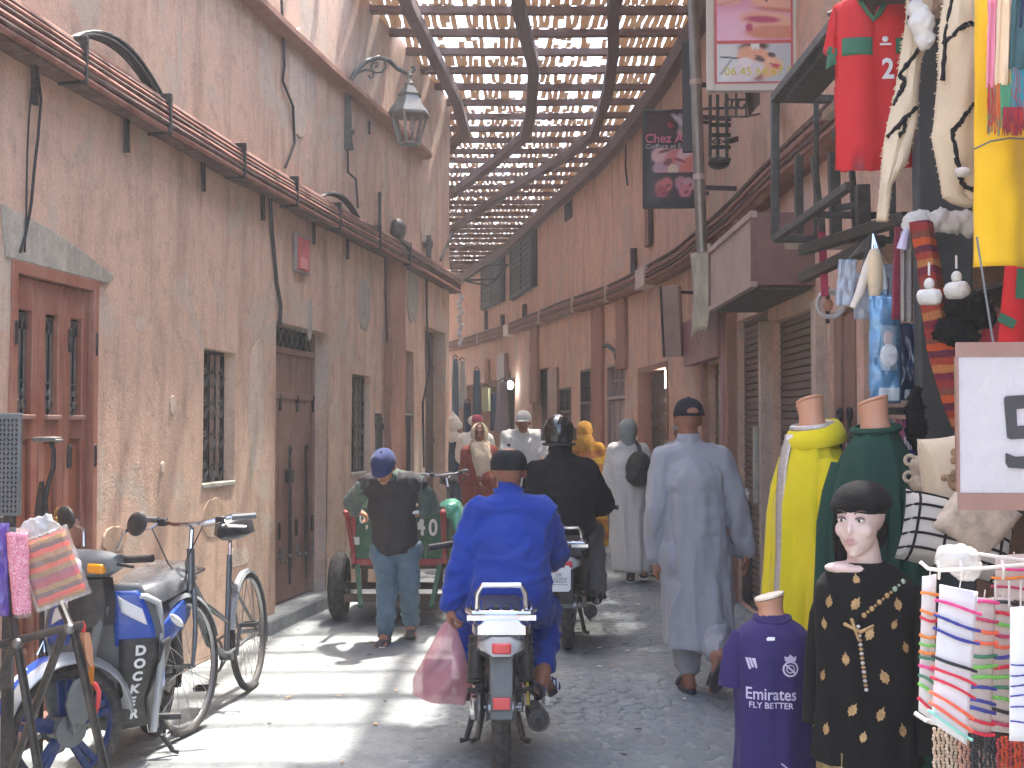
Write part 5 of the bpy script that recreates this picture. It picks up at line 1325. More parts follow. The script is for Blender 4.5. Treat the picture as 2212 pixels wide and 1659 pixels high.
MB().loft([[Vector((x, -.40+dy, z)) for x, dy in ((-w, .02), (0, -.03), (w, .02), (0, .05))] for z, w in ((.70, .06), (.66, .07), (.62, .05))]).build('tail_light', m_redl, mo)
en = MB().ell((0, .50, .30), (.12, .18, .10)).ell((0, .68, .28), (.08, .12, .07)).tube([(-.15, .48, .3), (.15, .48, .3)], .08, 14); en.build('engine', m_steel, mo)
MB().tube([(-.10, .42, .18), (-.24, .40, .18)], .016, 8).tube([(.10, .42, .18), (.24, .40, .18)], .016, 8).build('foot_peg', m_blkp, mo); MB().tube([(-.10, .55, .28), (-.16, .62, .16), (-.22, .64, .155)], .009, 7).ell((-.24, .64, .155), .018, nu=8, nv=6).build('gear_pedal', m_chrome, mo)
MB().beam((-.09, .0, .275), (-.08, .5, .30), .03, .06).beam((.09, .0, .275), (.08, .5, .30), .03, .06).build('swing_arm', m_steel, mo, bevel=.01)
MB().tube([(.1, .5, .2), (.16, .3, .22), (.17, -.2, .25)], [.02, .045, .05], 12).build('exhaust', m_chrome, mo)
MB().tube([(-.08, .45, .22), (-.20, .40, .02), (-.23, .40, .012)], .012, 7).build('side_stand', m_iron, mo)
arc((0, 0, R), R+.04, math.radians(60), math.radians(200), .11, .006).build('mudguard', m_blkp, mo)
MB().ell((0, .86, .70), (.04, .03, .03)).build('emblem', m_redl, mo)
# ---- hand cart
m_gr = mat('cart_green', C(44, 86, 63), .6, 0, .25, 6, .15, 60, dust=.2); m_rd = mat('cart_red', C(150, 58, 58), .6, 0, .25, 6, .1, dust=.2)
m_cd = wood('cart_wood', C(84, 66, 58), .3, .7, 1)
Yk = 9.75; pc = P(862, 1200, Yk)
ct = thing('hand_cart', 'green two wheeled hand cart with red edges and painted white figures behind the capped man', 'cart', (pc.x, Yk, 0))
kw = .37; z0, z1 = .50, .905
f = MB()
for k in range(5): MB().bb(-kw+.03+.68*k/5+.002, -kw+.03+.68*(k+1)/5-.002, -.012, .012, z0+.02, z1-.01).build('plank', m_gr, ct, bevel=.003)
for a, b in ((-kw, -kw+.035), (kw-.035, kw)): MB().bb(a, b, -.025, .02, z0-.02, z1+.02).build('post', m_rd, ct, bevel=.005)
MB().bb(-kw+.035, kw-.035, -.022, .018, z0-.03, z0+.018).build('rail', m_rd, ct, bevel=.004); MB().bb(-kw+.035, kw-.035, -.02, .016, z1-.005, z1+.02).build('rail', m_gr, ct, bevel=.004)
for s in (-1, 1):
    for k in range(3): MB().bb(s*kw-.014, s*kw+.014, .03, 1.5, z0+.02+.13*k, z0+.145+.13*k).build('side_board', m_gr, ct, bevel=.004)
    w = wheel(ct, (s*.50, .28, .275), .275, .066, (m_tyre, m_rd, m_steel), 0, 'alloy', hub=.05, hubw=.12)
    MB().beam((s*(kw-.05), -.02, z0-.03), (s*(kw-.10), -.22, .18), .035, .03).build('prop_leg', m_gr, ct)
    MB().tube([(s*(kw-.02), .1, z0-.03), (s*(kw-.01), -.34, .88)], .02, 9).build('handle', m_rd, ct); MB().ell((s*(kw-.01), -.37, .90), (.028, .05, .028)).build('handle_grip', m_rd, ct)
MB().bb(-kw, kw, 0, 1.5, z0-.06, z0-.032).build('deck', m_cd, ct); MB().beam((-.50, .28, .275), (.50, .28, .275), .05, .05).build('axle', m_cd, ct); MB().beam((-.42, -.02, .22), (.42, -.02, .22), .05, .06).build('crossbar', m_cd, ct)
for s in (-1, 1): MB().beam((s*.30, .28, .29), (s*.30, .28, z0-.06), .05, .06).build('axle_post', m_cd, ct)
ink = mat('chalk_white', C(214, 214, 204), .8)
for s_, x, z, sz in (('0', -.285, .83, .11), ('4', .165, .765, .20), ('0', .265, .755, .18), ('1', .06, .80, .15), (',', -.25, .80, .12)):
    text('numeral', s_, sz, ink, ct, Matrix.Translation((x, -.0165, z))@Matrix.Rotation(math.pi/2, 4, 'X'), .001, bold=.004, sx=.8)
MB().box((-.33, -.03, .66), (.05, .01, .06)).build('sticker', ink, ct)
gb = MB().ell((kw+.03, .1, .90), (.09, .16, .075)).ell((kw+.09, .05, .82), (.05, .1, .10)); me = blob(gb, .012, 4, folds(.012, (9, 9, 9), 4), 'bag')
o = link('green_bag', me, mat('green_plastic', C(96, 176, 146), .35, 0, .2, coat=.3)); o.location = ct.location; tag(o, 'crumpled light green plastic bag draped on the cart corner', 'bag')
# ---------------------------------------------------------------- people
SKN = C(176, 124, 98); SKD = C(150, 100, 78)
m_skin = mat('skin', SKN, .5, 0, .08, 14, .1, 200); m_skin2 = mat('skin_tanned', SKD, .5, 0, .08, 14, .1, 200)
m_hair = mat('dark_hair', C(44, 38, 36), .7, 0, .2, 40, .3, 200); m_eye = mat('eye_dark', C(34, 28, 28), .3)
m_lip = mat('lip', C(150, 84, 78), .5)
def rotz(v, a): return Matrix.Rotation(a, 3, 'Z')@Vector(v)
def hand(mb, wr, d, n, curl=.6, k=1.0, thumb=1):
    "palm + four bent fingers + thumb; d = direction of the forearm, n = side the fingers close to"
    d = nrm(d); n = Vector(n); n = (n-d*n.dot(d)).normalized(); s = d.cross(n)*thumb
    R = Matrix((s, n, d)).transposed()
    pc = wr+d*.048*k
    mb.ell(pc, (.040*k, .018*k, .056*k), R, 10, 7); mb.cap(wr-d*.03*k, .027*k, wr+d*.02*k, .026*k, 8)
    for i, (o, ln) in enumerate(((.030, .070), (.011, .080), (-.009, .074), (-.028, .058))):
        p = wr+d*.085*k+s*o*k; a = 0; r = .0092*k
        for j, f in enumerate((.45, .32, .23)):
            a += curl*(.7 if j == 0 else 1.0); q = p+(d*math.cos(a)+n*math.sin(a))*ln*f*k*1.15
            mb.cap(p, r, q, r*.93, 7); p = q; r *= .93
    p = wr+d*.03*k+s*.036*k; q = p+(d*.7+s*.55+n*.3).normalized()*.038*k; w = q+(d*.85+n*(.35+curl*.5)+s*.05).normalized()*.032*k
    mb.cap(p, .013*k, q, .0115*k, 7); mb.cap(q, .0115*k, w, .010*k, 7)
def foot(mb, an, f, k=1.0, bare=True, pitch=0.0):
    f = nrm(f); u = Vector((0, 0, 1)); f2 = (f*math.cos(pitch)+u*math.sin(pitch)); u2 = (u*math.cos(pitch)-f*math.sin(pitch))
    s = f2.cross(u2); heel = an-u2*.055*k-f2*.035*k; ball = an-u2*.065*k+f2*.11*k
    mb.cap(an, .036*k, heel, .034*k, 9); mb.cap(an-u2*.015*k, .034*k, ball, .030*k, 9); mb.cap(heel, .032*k, ball, .030*k, 9)
    for i in range(5):
        o = (i-2)*.016*k; mb.cap(ball+s*o, .016*k, ball+s*o*1.15+f2*(.055-.006*abs(i-1))*k-u2*.006*k, .011*k, 6)
def head(mb, c, f, tilt=0.0, k=1.0):
    f = nrm((f[0], f[1], 0)); s = Vector((f.y, -f.x, 0)); R = Matrix((s, f, Vector((0, 0, 1)))).transposed()@Matrix.Rotation(-tilt, 3, 'X')
    q = lambda x, y, z: c+R@Vector((x*k, y*k, z*k))
    mb.ell(q(0, -.012, .03), (.074*k, .094*k, .088*k), R, 16, 11); mb.ell(q(0, .025, -.03), (.060*k, .066*k, .082*k), R, 14, 9)
    mb.ell(q(0, .058, -.088), (.030*k, .026*k, .022*k), R, 10, 7)
    mb.cap(q(0, .088, .012), .009*k, q(0, .108, -.026), .0135*k, 8); mb.cap(q(-.016, .092, -.03), .009*k, q(.016, .092, -.03), .009*k, 8)
    mb.cap(q(-.036, .078, .034), .012*k, q(.036, .078, .034), .012*k, 8)
    for e in (-1, 1): mb.ell(q(e*.042, .066, -.022), (.022*k, .02*k, .02*k), R, 8, 6); mb.ell(q(e*.076, -.004, -.005), (.012*k, .022*k, .033*k), R, 8, 6)
    mb.cap(q(-.018, .086, -.058), .0085*k, q(.018, .086, -.058), .0085*k, 8)
    return q, R
def features(par, q, R, k=1.0, brow=True, beard=None):
    for e in (-1, 1):
        MB().ell(q(e*.031, .082, .010), (.013*k, .007*k, .0065*k), R, 8, 6).build('eye', m_eye, par)
        if brow: MB().cap(q(e*.016, .092, .031), .0045*k, q(e*.046, .080, .033), .0035*k, 6).build('eyebrow', m_hair, par)
    MB().cap(q(-.019, .0935, -.056), .0045*k, q(.019, .0935, -.056), .0045*k, 6).build('mouth', m_lip, par)
    if beard: MB().ell(q(0, .066, -.082), (.042*k, .036*k, .034*k), R, 12, 8).build('beard', beard, par)
class Person:
    def __init__(s, x, y, label, skin=None, f=(0, 1), scale=1.0):
        s.root = Vector((x, y, 0)); s.label = label; s.J = {}; s.f = Vector((f[0], f[1], 0)).normalized(); s.k = scale; s.skin = skin or m_skin; s.parts = []
    def p(s, x, y, d=0): return P(x, y, s.root.y+d)-s.root
    def body(s, hands=((.6, 1), (.6, 1)), tilt=0.0, voxel=.009, footdir=None, footpitch=(0, 0), handn=None):
        J, k, f = s.J, s.k, s.f; mb = MB(); sd = Vector((f.y, -f.x, 0))
        s.q, s.R = head(mb, J['head'], s.f if 'look' not in J else J['look'], tilt, k)
        mb.cap(J['neck'], .056*k, J['head']+Vector((0, 0, -.05*k))-s.f*.012, .052*k, 12)
        ch = (J['shL']+J['shR'])/2; pv = (J['hipL']+J['hipR'])/2
        mb.chain([J['shL'], J['shR']], [.058*k]*2); mb.cap(J['neck'], .06*k, ch-Vector((0, 0, .06*k)), .09*k, 12)
        R = Matrix((nrm(J['shR']-J['shL']), f, Vector((0, 0, 1)))).transposed()
        a, b = ch+Vector((0, 0, -.14*k)), pv+Vector((0, 0, .08*k))
        mb.ell(a, (.165*k, .115*k, .20*k), R, 16, 11); mb.ell(a.lerp(b, .5), (.145*k, .105*k, .2*k), R, 16, 11); mb.ell(b, (.16*k, .115*k, .15*k), R, 16, 11)
        for e, nm in ((0, 'L'), (1, 'R')):
            mb.chain([J['sh'+nm], J['el'+nm], J['wr'+nm]], [.052*k, .042*k, .028*k])
            d = J.get('hd'+nm, J['wr'+nm]-J['el'+nm]); n = J.get('hn'+nm, f)
            hand(mb, J['wr'+nm], d, n, hands[e][0], k, hands[e][1])
            mb.chain([J['hip'+nm], J['kn'+nm], J['an'+nm]], [.085*k, .056*k, .038*k])
            foot(mb, J['an'+nm], J.get('ft'+nm, f), k, pitch=footpitch[e])
        me = blob(mb, voxel, 3, None, 'person'); o = link('person', me, s.skin); o.location = s.root
        tag(o, s.label, 'person', None); s.o = o; return o
    def wear(s, name, mb, m, voxel=.014, smooth=5, fold=None):
        o = link(name, blob(mb, voxel, smooth, fold, name), m, s.o); return o
    def torso(s, mb, inf=.03, lo=None, wid=1.0, dep=1.0):
        J, k, f = s.J, s.k, s.f; ch = (J['shL']+J['shR'])/2; pv = (J['hipL']+J['hipR'])/2
        R = Matrix((nrm(J['shR']-J['shL']), f, Vector((0, 0, 1)))).transposed(); up = Vector((0, 0, 1))
        mb.chain([J['shL'], ch+Vector((0, 0, .03*k)), J['shR']], [.062*k+inf*.6, .07*k+inf*.6, .062*k+inf*.6]); mb.cap(J['neck'], .062*k+inf*.3, ch-up*.06, .10*k+inf*.5)
        a, b = ch-up*.14*k, pv+up*.06*k
        for t in (0, .25, .5, .75, 1): mb.ell(a.lerp(b, t), ((.168-.012*math.sin(math.pi*t))*k*wid+inf, (.118*k)*dep+inf, .17*k+inf*.5), R, 18, 11)
        return mb
    def sleeve(s, mb, nm, r0, r1, r2, t=1.0):
        J = s.J; a, b, c = J['sh'+nm], J['el'+nm], J['wr'+nm]
        if t >= 1: mb.chain([a, b, b.lerp(c, min(t-1 if t > 1 else .96, .97) if t > 1 else .96)], [r0, r1, r2])
        else: mb.chain([a, a.lerp(b, t)], [r0, r1])
        return mb
    def trousers(s, mb, r=(.10, .075, .06), t=.95):
        J = s.J; pv = (J['hipL']+J['hipR'])/2
        mb.chain([J['hipL'], J['hipR']], [.115*s.k]*2)
        for nm in 'LR': mb.chain([J['hip'+nm], J['kn'+nm], J['kn'+nm].lerp(J['an'+nm], t)], r)
        return mb
    def skirt(s, mb, z0, z1, c0, c1, r0, r1, n=8, flare=1.0):
        for i in range(n+1):
            t = i/n; c = Vector(c0).lerp(Vector(c1), t); rx = r0[0]+(r1[0]-r0[0])*t**flare; ry = r0[1]+(r1[1]-r0[1])*t**flare; z = z0+(z1-z0)*t
            if i: 
                ring = lambda cc, x, y, zz: [Vector((cc.x+x*math.cos(a), cc.y+y*math.sin(a), zz)) for a in np.linspace(0, 2*math.pi, 25)[:-1]]
                mb.loft([ring(pc, px_, py_, pz), ring(c, rx, ry, z)])
            pc, px_, py_, pz = c, rx, ry, z
        return mb
def cap_hat(P_, m, brim=True, k=1.0, dz=.0, back=False, open_back=False, flat=False):
    q, R = P_.q, P_.R; mb = MB()
    rings = []
    for t in np.linspace(0, 1, 7):
        a = t*math.pi/2; r = math.cos(a)**(.55 if flat else .8); z = .035+dz+.098*math.sin(a)*(.8 if flat else 1)
        rings.append([q(.087*k*r*math.cos(b), -.010+.107*k*r*math.sin(b), z) for b in np.linspace(0, 2*math.pi, 21)[:-1]])
    mb.loft(rings); o = mb.build('cap', m, P_.o, ang=70)
    if brim:
        s = -1 if back else 1
        bm = MB().grid(lambda u, v: q(.082*k*math.cos(math.pi*u)*(1-.12*v), s*(-.010*s+.095*k*math.sin(math.pi*u)*(.45+.55*1)+v*.062*math.sin(math.pi*u)**.6), .037+dz-.010*v-.02*(2*u-1)**2), 14, 4)
        bm.build('brim', m, P_.o, solid=.006)
    MB().ell(q(0, -.01, .134+dz), (.009, .009, .006), nu=8, nv=5).build('button', m, P_.o)
    return o
def sandal(P_, nm, m, f, strap=True, k=1.0, pitch=0.0, stripe=None):
    an = P_.J['an'+nm]; f = nrm(f); u = Vector((0, 0, 1)); f2 = f*math.cos(pitch)+u*math.sin(pitch); u2 = u*math.cos(pitch)-f*math.sin(pitch); s = f2.cross(u2)
    b = an-u2*.096*k; rg = []
    for z in (0, .022):
        rg.append([b+u2*z+f2*(.045+.135*math.cos(a))+s*(.046+.006*math.cos(a))*math.sin(a) for a in np.linspace(0, 2*math.pi, 19)[:-1]])
    o = MB().loft(rg).build('sandal', m, P_.o, bevel=.004)
    if strap:
        pts = [b+f2*.10+s*(.050*math.cos(a))+u2*(.018+.055*math.sin(a)) for a in np.linspace(0, math.pi, 9)]
        MB().grid(lambda u, v: pts[int(u*8)]+f2*(v-.5)*.06, 8, 3).build('strap', stripe or m, o, solid=.006)
    return o
c_blue = cloth('royal_blue_cotton', C(24, 58, 150), var=.10); c_blk = cloth('black_cloth', C(22, 24, 29), var=.15, bump=.15)
c_grey = cloth('grey_gandoura', C(158, 159, 165), var=.08); c_dgrey = cloth('dark_grey_trousers', C(112, 110, 108)); c_white = cloth('white_cotton', C(205, 203, 197), var=.05)
c_off = cloth('offwhite_robe', C(208, 205, 200), var=.06); c_rust = cloth('rust_djellaba', C(150, 74, 62), var=.1); c_cream = cloth('cream_scarf', C(224, 206, 176), var=.06)
c_och = cloth('ochre_cloth', C(186, 136, 52), var=.15); c_navy = cloth('navy_cloth', C(48, 62, 84), var=.15); c_vest = cloth('charcoal_vest', C(58, 55, 58), var=.12)
c_gsl = cloth('green_grey_sleeve', C(86, 100, 94), var=.15); c_jean = cloth('faded_jeans', C(92, 112, 126), var=.16); c_ncap = cloth('navy_cap', C(42, 52, 94), var=.08)
c_bcap = cloth('black_cap', C(30, 32, 38), var=.1); c_ggr = cloth('grey_headscarf', C(138, 142, 140), var=.08)
# --- man in blue on the first motorbike, seen from behind
A = Person(P(1092, 900, 5.98).x, 5.98, 'man in royal blue suit and dark flat cap riding the nearest motorbike', m_skin2, (0, 1), 1.02)
p = A.p; J = A.J
J.update(head=p(1099, 1020, .10), neck=p(1098, 1068, .05), shL=p(1036, 1110, .02), shR=p(1168, 1110, .02), elL=p(1003, 1215, -.02), wrL=p(975, 1302, -.04), elR=p(1200, 1190, .16), wrR=p(1196, 1212, .42),
         hipL=p(1066, 1298, -.05), hipR=p(1136, 1298, -.05), knL=p(1012, 1328, .42), knR=p(1180, 1328, .42), anL=p(1010, 1462, .06), anR=p(1172, 1462, .06), hnL=Vector((1, .2, 0)), hnR=Vector((0, .2, -1)), hdR=Vector((-.1, 1, -.05)), hdL=Vector((-.1, .05, -1)), ftL=Vector((-.15, 1, 0)), ftR=Vector((.35, 1, 0)))
A.body(hands=((1.15, 1), (1.1, -1)), voxel=.008)
mb = A.torso(MB(), .022, wid=1.04, dep=1.1); A.sleeve(mb, 'L', .085, .076, .060); A.sleeve(mb, 'R', .085, .072, .056)
pv = (J['hipL']+J['hipR'])/2; mb.ell(pv+Vector((0, -.02, .05)), (.195, .15, .14), nu=20)
A.wear('tunic', mb, c_blue, .012, 4, folds(.013, (4.0, 5, 5.0), 3, .004, (11, 11, 11)))
mb = MB(); rr = [[J['neck']+Vector(((.062+.01*t)*math.cos(a), (.062)*math.sin(a)-.0, -.02+.05*t)) for a in np.linspace(0, 2*math.pi, 17)[:-1]] for t in (0, .5, 1)]; mb.loft(rr, False).build('collar', c_blue, A.o, solid=.008)
A.wear('trousers', A.trousers(MB(), (.105, .085, .058), .80), c_blue, .012, 4, folds(.018, (5, 5, 6), 9, .004))
cap_hat(A, c_bcap, False, 1.03, -.005, flat=True)
MB().loft([[A.q(.088*math.cos(b), -.01+.108*math.sin(b), z) for b in np.linspace(0, 2*math.pi, 21)[:-1]] for z in (.012, .048)]).build('cap_band', c_bcap, A.o)
m_slide = stripes('slide_stripes', [C(226, 228, 232), C(52, 66, 130)], 60, 'X'); m_sole = mat('dark_sole', C(52, 54, 64), .7)
sandal(A, 'R', m_sole, (.35, 1, 0), stripe=m_slide); sandal(A, 'L', m_sole, (-.15, 1, 0), stripe=m_sole)
# the pink plastic bag in his left hand
m_bag = mat('pink_film', C(214, 150, 156), .3, 0, .12, 6, .15, 30, coat=.2, alpha=.6)
bp = A.root+J['wrL']+Vector((-.012, .0, -.09)); bg_ = MB(); sB = FPX/(bp.y)
W_ = lambda px: px/sB
ringsB = []
for t in np.linspace(0, 1, 15):
    z = -W_(165)*t; w = W_(9)+W_(52)*min(t/.75, 1)**.8-(W_(4)*max(t-.8, 0)*5); d = .012+.075*min(t/.6, 1)
    cx = -W_(18)*t**1.1
    ringsB.append([Vector((cx+w*math.cos(a)*(1+.05*math.sin(3*a+5*t)), d*math.sin(a)*(1+.25*math.sin(4*a+9*t)), z-.012*math.cos(a)*t*6*.3)) for a in np.linspace(0, 2*math.pi, 33)[:-1]])
bg_.loft(ringsB)
o = bg_.build('shopping_bag', m_bag, None, ang=60); o.location = bp; tag(o, 'translucent pink plastic shopping bag hanging from the left hand of the man in blue', 'bag')
MB().box((-W_(24), .0, -W_(118)), (W_(62), .08, W_(72))).build('contents', mat('bag_contents', C(96, 60, 84), .6, 0, .35, 12), o, bevel=.01)
# --- helmeted rider on the black motorbike
B = Person(P(1214, 900, 9.1).x, 9.1, 'rider in black jacket and glossy black helmet on the motorbike ahead', m_skin, (0, 1), 1.05)
p = B.p; J = B.J
J.update(head=p(1207, 940, .06), neck=p(1210, 985, .05), shL=p(1160, 1022, .03), shR=p(1268, 1018, .03), elL=p(1142, 1095, .1), wrL=p(1165, 1125, .4), elR=p(1303, 1085, .1), wrR=p(1286, 1098, .40), hipL=p(1192, 1150, -.02), hipR=p(1250, 1150, -.02), knL=p(1170, 1158, .45), knR=p(1276, 1150, .40), anL=p(1185, 1280, .2), anR=p(1288, 1275, .12), hnL=Vector((0, 0, -1)), hnR=Vector((0, 0, -1)), hdL=Vector((.1, 1, 0)), hdR=Vector((-.1, 1, 0)), ftR=Vector((.3, 1, 0)))
B.body(hands=((1.1, 1), (1.1, -1)), voxel=.011)
mb = B.torso(MB(), .04, wid=1.06, dep=1.2); B.sleeve(mb, 'L', .095, .085, .065); B.sleeve(mb, 'R', .095, .085, .065); mb.cap(B.J['neck']-Vector((0, 0, .03)), .10, B.J['neck']+Vector((0, 0, .04)), .085)
B.wear('jacket', mb, c_blk, .015, 4, folds(.019, (4, 4.5, 4.5), 13, .004))
B.wear('trousers', B.trousers(MB(), (.12, .10, .085), .92), c_dgrey, .014, 4, folds(.012, (5, 5, 3), 19, .003))
m_helm = mat('helmet_gloss', C(24, 25, 28), .08, 0, .05, coat=1.0)
hm = MB().ell(B.q(0, -.012, .02), (.118, .135, .132), B.R, 26, 16); o = hm.build('helmet', m_helm, B.o)
MB().torus(B.q(0, -.01, -.062), .112, .012, (0, 0, 1), 28, 6).build('helmet_rim', m_blkp, o); MB().grid(lambda u, v: B.q(.124*math.cos(math.pi*u), .02+.125*math.sin(math.pi*u), .05-.09*v), 14, 4).build('visor', mat('visor_smoke', C(70, 74, 78), .1, alpha=.6, coat=1), o, solid=.004)
for nm in 'LR':
    q = MB(); an = B.J['an'+nm]; q.cap(an-Vector((0, .03, .03)), .05, an+Vector((0, .14, -.06)), .045).cap(an+Vector((0, -.04, -.06)), .045, an+Vector((0, .14, -.06)), .045); B.wear('shoe', q, m_blkp, .012)
# --- man in the grey gandoura walking away
D = Person(P(1505, 900, 7.35).x, 7.35, 'man walking away in long grey tunic and trousers with a black cap', m_skin2, (-.08, 1), 1.0)
p = D.p; J = D.J
J.update(head=p(1487, 908), neck=p(1488, 950), shL=p(1436, 990), shR=p(1552, 990), elL=p(1416, 1100, -.03), wrL=p(1416, 1208, .05), elR=p(1592, 1096, -.02), wrR=p(1610, 1190, .03), hipL=p(1470, 1195), hipR=p(1536, 1195), knL=p(1478, 1340, .10), knR=p(1546, 1335, .02), anL=p(1488, 1458, .0), anR=p(1548, 1422, -.42), hnL=Vector((1, .3, 0)), hnR=Vector((-1, .3, 0)), ftL=Vector((-.1, 1, 0)), ftR=Vector((-.25, .85, -.5)))
D.body(hands=((.45, 1), (.45, -1)), voxel=.009, footpitch=(0, -.95))
mb = D.torso(MB(), .022, wid=1.0, dep=1.2); D.sleeve(mb, 'L', .078, .064, .062, 1.9); D.sleeve(mb, 'R', .078, .064, .062, 1.9)
ch = (J['shL']+J['shR'])/2; pv = (J['hipL']+J['hipR'])/2
D.skirt(mb, ch.z-.12, .62, ch, pv+Vector((.015, 0, 0)), (.172, .145), (.19, .17), 8); D.skirt(mb, .64, .27, pv+Vector((.015, 0, 0)), pv+Vector((.02, -.04, 0)), (.20, .17), (.205, .20), 3)
D.wear('tunic', mb, c_grey, .013, 3, folds(.026, (4.6, 5.0, .75), 23, .003, (12, 12, 9), ramp=lambda a: np.clip(1.5-a[:, 2]*.75, .35, 1.1)))
mb = MB(); rr = [[J['neck']+Vector((.064*math.cos(a), .064*math.sin(a), -.03+.065*t)) for a in np.linspace(0, 2*math.pi, 17)[:-1]] for t in (0, .5, 1)]; mb.loft(rr, False).build('collar', c_grey, D.o, solid=.008)
D.wear('trousers', D.trousers(MB(), (.125, .105, .062), .86), c_grey, .013, 4, folds(.022, (6, 6, 2.2), 27, .004))
cap_hat(D, c_bcap, True, 1.03, .0); MB().ell(D.q(0, -.115, .052), (.035, .006, .022), D.R).build('cap_opening', m_skin2, D.o); MB().tube([D.q(.088*math.cos(a), -.012+.108*math.sin(a), .034) for a in np.linspace(math.pi, 2*math.pi, 10)], .008, 6).build('strap', c_bcap, D.o)
sandal(D, 'L', m_sole, (-.1, 1, 0)); sandal(D, 'R', m_sole, (-.25, .85, 0), pitch=-.95)
# --- white robe, grey headscarf, rucksack
E = Person(P(1357, 900, 12.5).x, 12.5, 'person walking away in white robe and grey headscarf with a dark rucksack', m_skin, (.1, 1), .95)
p = E.p; J = E.J
J.update(head=p(1357, 933), neck=p(1356, 957), shL=p(1330, 975), shR=p(1384, 975), elL=p(1318, 1035), wrL=p(1322, 1082, .1), elR=p(1398, 1035), wrR=p(1398, 1085, .1), hipL=p(1345, 1090), hipR=p(1378, 1090), knL=p(1350, 1165, .1), knR=p(1385, 1165, .02), anL=p(1362, 1237, .0), anR=p(1390, 1229, -.1))
E.body(hands=((.5, 1), (.5, -1)), voxel=.012, footpitch=(0, -.5))
mb = E.torso(MB(), .04, wid=1.05, dep=1.15); E.sleeve(mb, 'L', .09, .085, .09, 1.9); E.sleeve(mb, 'R', .09, .085, .09, 1.9)
ch = (J['shL']+J['shR'])/2; pv = (J['hipL']+J['hipR'])/2; E.skirt(mb, ch.z-.12, .12, ch, pv+Vector((.03, 0, 0)), (.19, .15), (.20, .20), 10)
E.wear('robe', mb, c_off, .015, 3, folds(.028, (4.5, 5, .8), 33, .003, ramp=lambda a: np.clip(1.5-a[:, 2]*.7, .4, 1.1)))
mb = MB().ell(E.q(0, -.008, .02), (.096, .115, .118), E.R).cap(E.q(0, -.02, -.06), .075, E.q(0, -.02, -.12), .07); E.wear('headscarf', mb, c_ggr, .012, 4, folds(.004, (9, 9, 9), 5))
mb = MB().ell(J['shR']+Vector((-.04, -.20, -.16)), (.13, .09, .17)).ell(J['shR']+Vector((-.03, -.20, -.24)), (.14, .10, .10)); rk = E.wear('rucksack', mb, mat('rucksack_dark', C(60, 56, 52), .7, 0, .4, 14), .014, 3, folds(.008, (7, 7, 7), 8))
MB().tube([J['shR']+Vector((-.05, .02, .10)), J['shR']+Vector((-.03, -.12, .06)), J['shR']+Vector((-.02, -.2, -.05))], .02, 8).build('strap', m_blkp, rk)
for nm in 'LR':
    q = MB(); an = J['an'+nm]; q.cap(an, .045, an-Vector((0, .02, .05)), .045).cap(an-Vector((0, .02, .06)), .04, an+Vector((0, .13, -.065)), .036); E.wear('shoe', q, m_blkp, .012); MB().box(an+Vector((0, .04, -.095)), (.075, .2, .02)).build('sole', m_wht, E.o, bevel=.006)
# --- partly hidden walker beyond, one bare foot showing
F_ = Person(P(1458, 900, 13.2).x, 13.2, 'mostly hidden walker in pale blue grey robe with one bare foot showing', m_skin2, (.2, 1), .93)
p = F_.p; J = F_.J
J.update(head=p(1470, 935), neck=p(1470, 957), shL=p(1446, 972), shR=p(1494, 972), elL=p(1440, 1030), wrL=p(1440, 1075, .1), elR=p(1500, 1030), wrR=p(1500, 1075, .1), hipL=p(1452, 1080), hipR=p(1484, 1080), knL=p(1428, 1150, -.05), knR=p(1482, 1150, .1), anL=p(1402, 1216, -.2), anR=p(1478, 1222, .2), ftL=Vector((.6, .8, 0)))
F_.body(hands=((.5, 1), (.5, -1)), voxel=.012)
mb = F_.torso(MB(), .04); F_.sleeve(mb, 'L', .085, .08, .07); F_.sleeve(mb, 'R', .085, .08, .07); F_.trousers(mb, (.12, .11, .085), .85)
F_.wear('robe', mb, c_grey, .015, 4, folds(.012, (4, 4, 1), 41)); cap_hat(F_, c_ggr, False, 1.0); sandal(F_, 'L', m_sole, (.6, .8, 0), strap=True)
# --- man in white shirt and white cap riding a bicycle towards us
Fw = Person(P(1130, 900, 13.6).x, 13.6, 'man facing us in white shirt and white cap gripping handlebars', m_skin2, (0, -1), 1.0)
p = Fw.p; J = Fw.J
J.update(head=p(1130, 912, -.08), neck=p(1131, 937, -.04), shL=p(1163, 946), shR=p(1096, 946), elL=p(1174, 990, -.12), wrL=p(1166, 1010, -.36), elR=p(1090, 990, -.12), wrR=p(1098, 1006, -.36), hipL=p(1144, 1055), hipR=p(1114, 1055), knL=p(1146, 1090, -.38), knR=p(1114, 1120, -.34), anL=p(1146, 1165, -.2), anR=p(1114, 1195, -.2), hdL=Vector((-.2, -1, -.1)), hdR=Vector((.2, -1, -.1)), hnL=Vector((0, 0, -1)), hnR=Vector((0, 0, -1)), look=Vector((-.1, -1, 0)))
Fw.body(hands=((1.0, 1), (1.0, -1)), tilt=.1, voxel=.011)
mb = Fw.torso(MB(), .03, wid=1.05, dep=1.1); Fw.sleeve(mb, 'L', .085, .07, .06, .92); Fw.sleeve(mb, 'R', .085, .07, .06, .92)
Fw.wear('shirt', mb, c_white, .014, 4, folds(.018, (5, 5, 3), 51, .003)); Fw.wear('trousers', Fw.trousers(MB(), (.12, .10, .08), .9), c_navy, .015, 4, folds(.01, (5, 5, 2), 52))
cap_hat(Fw, c_white, True, 1.03, -.005); features(Fw.o, Fw.q, Fw.R, 1.0, True)
bk2 = bicycle((P(1131, 900, 13.9).x, 13.9, 0), math.radians(180), 'bicycle ridden towards us by the man in the white cap', m_bfr)
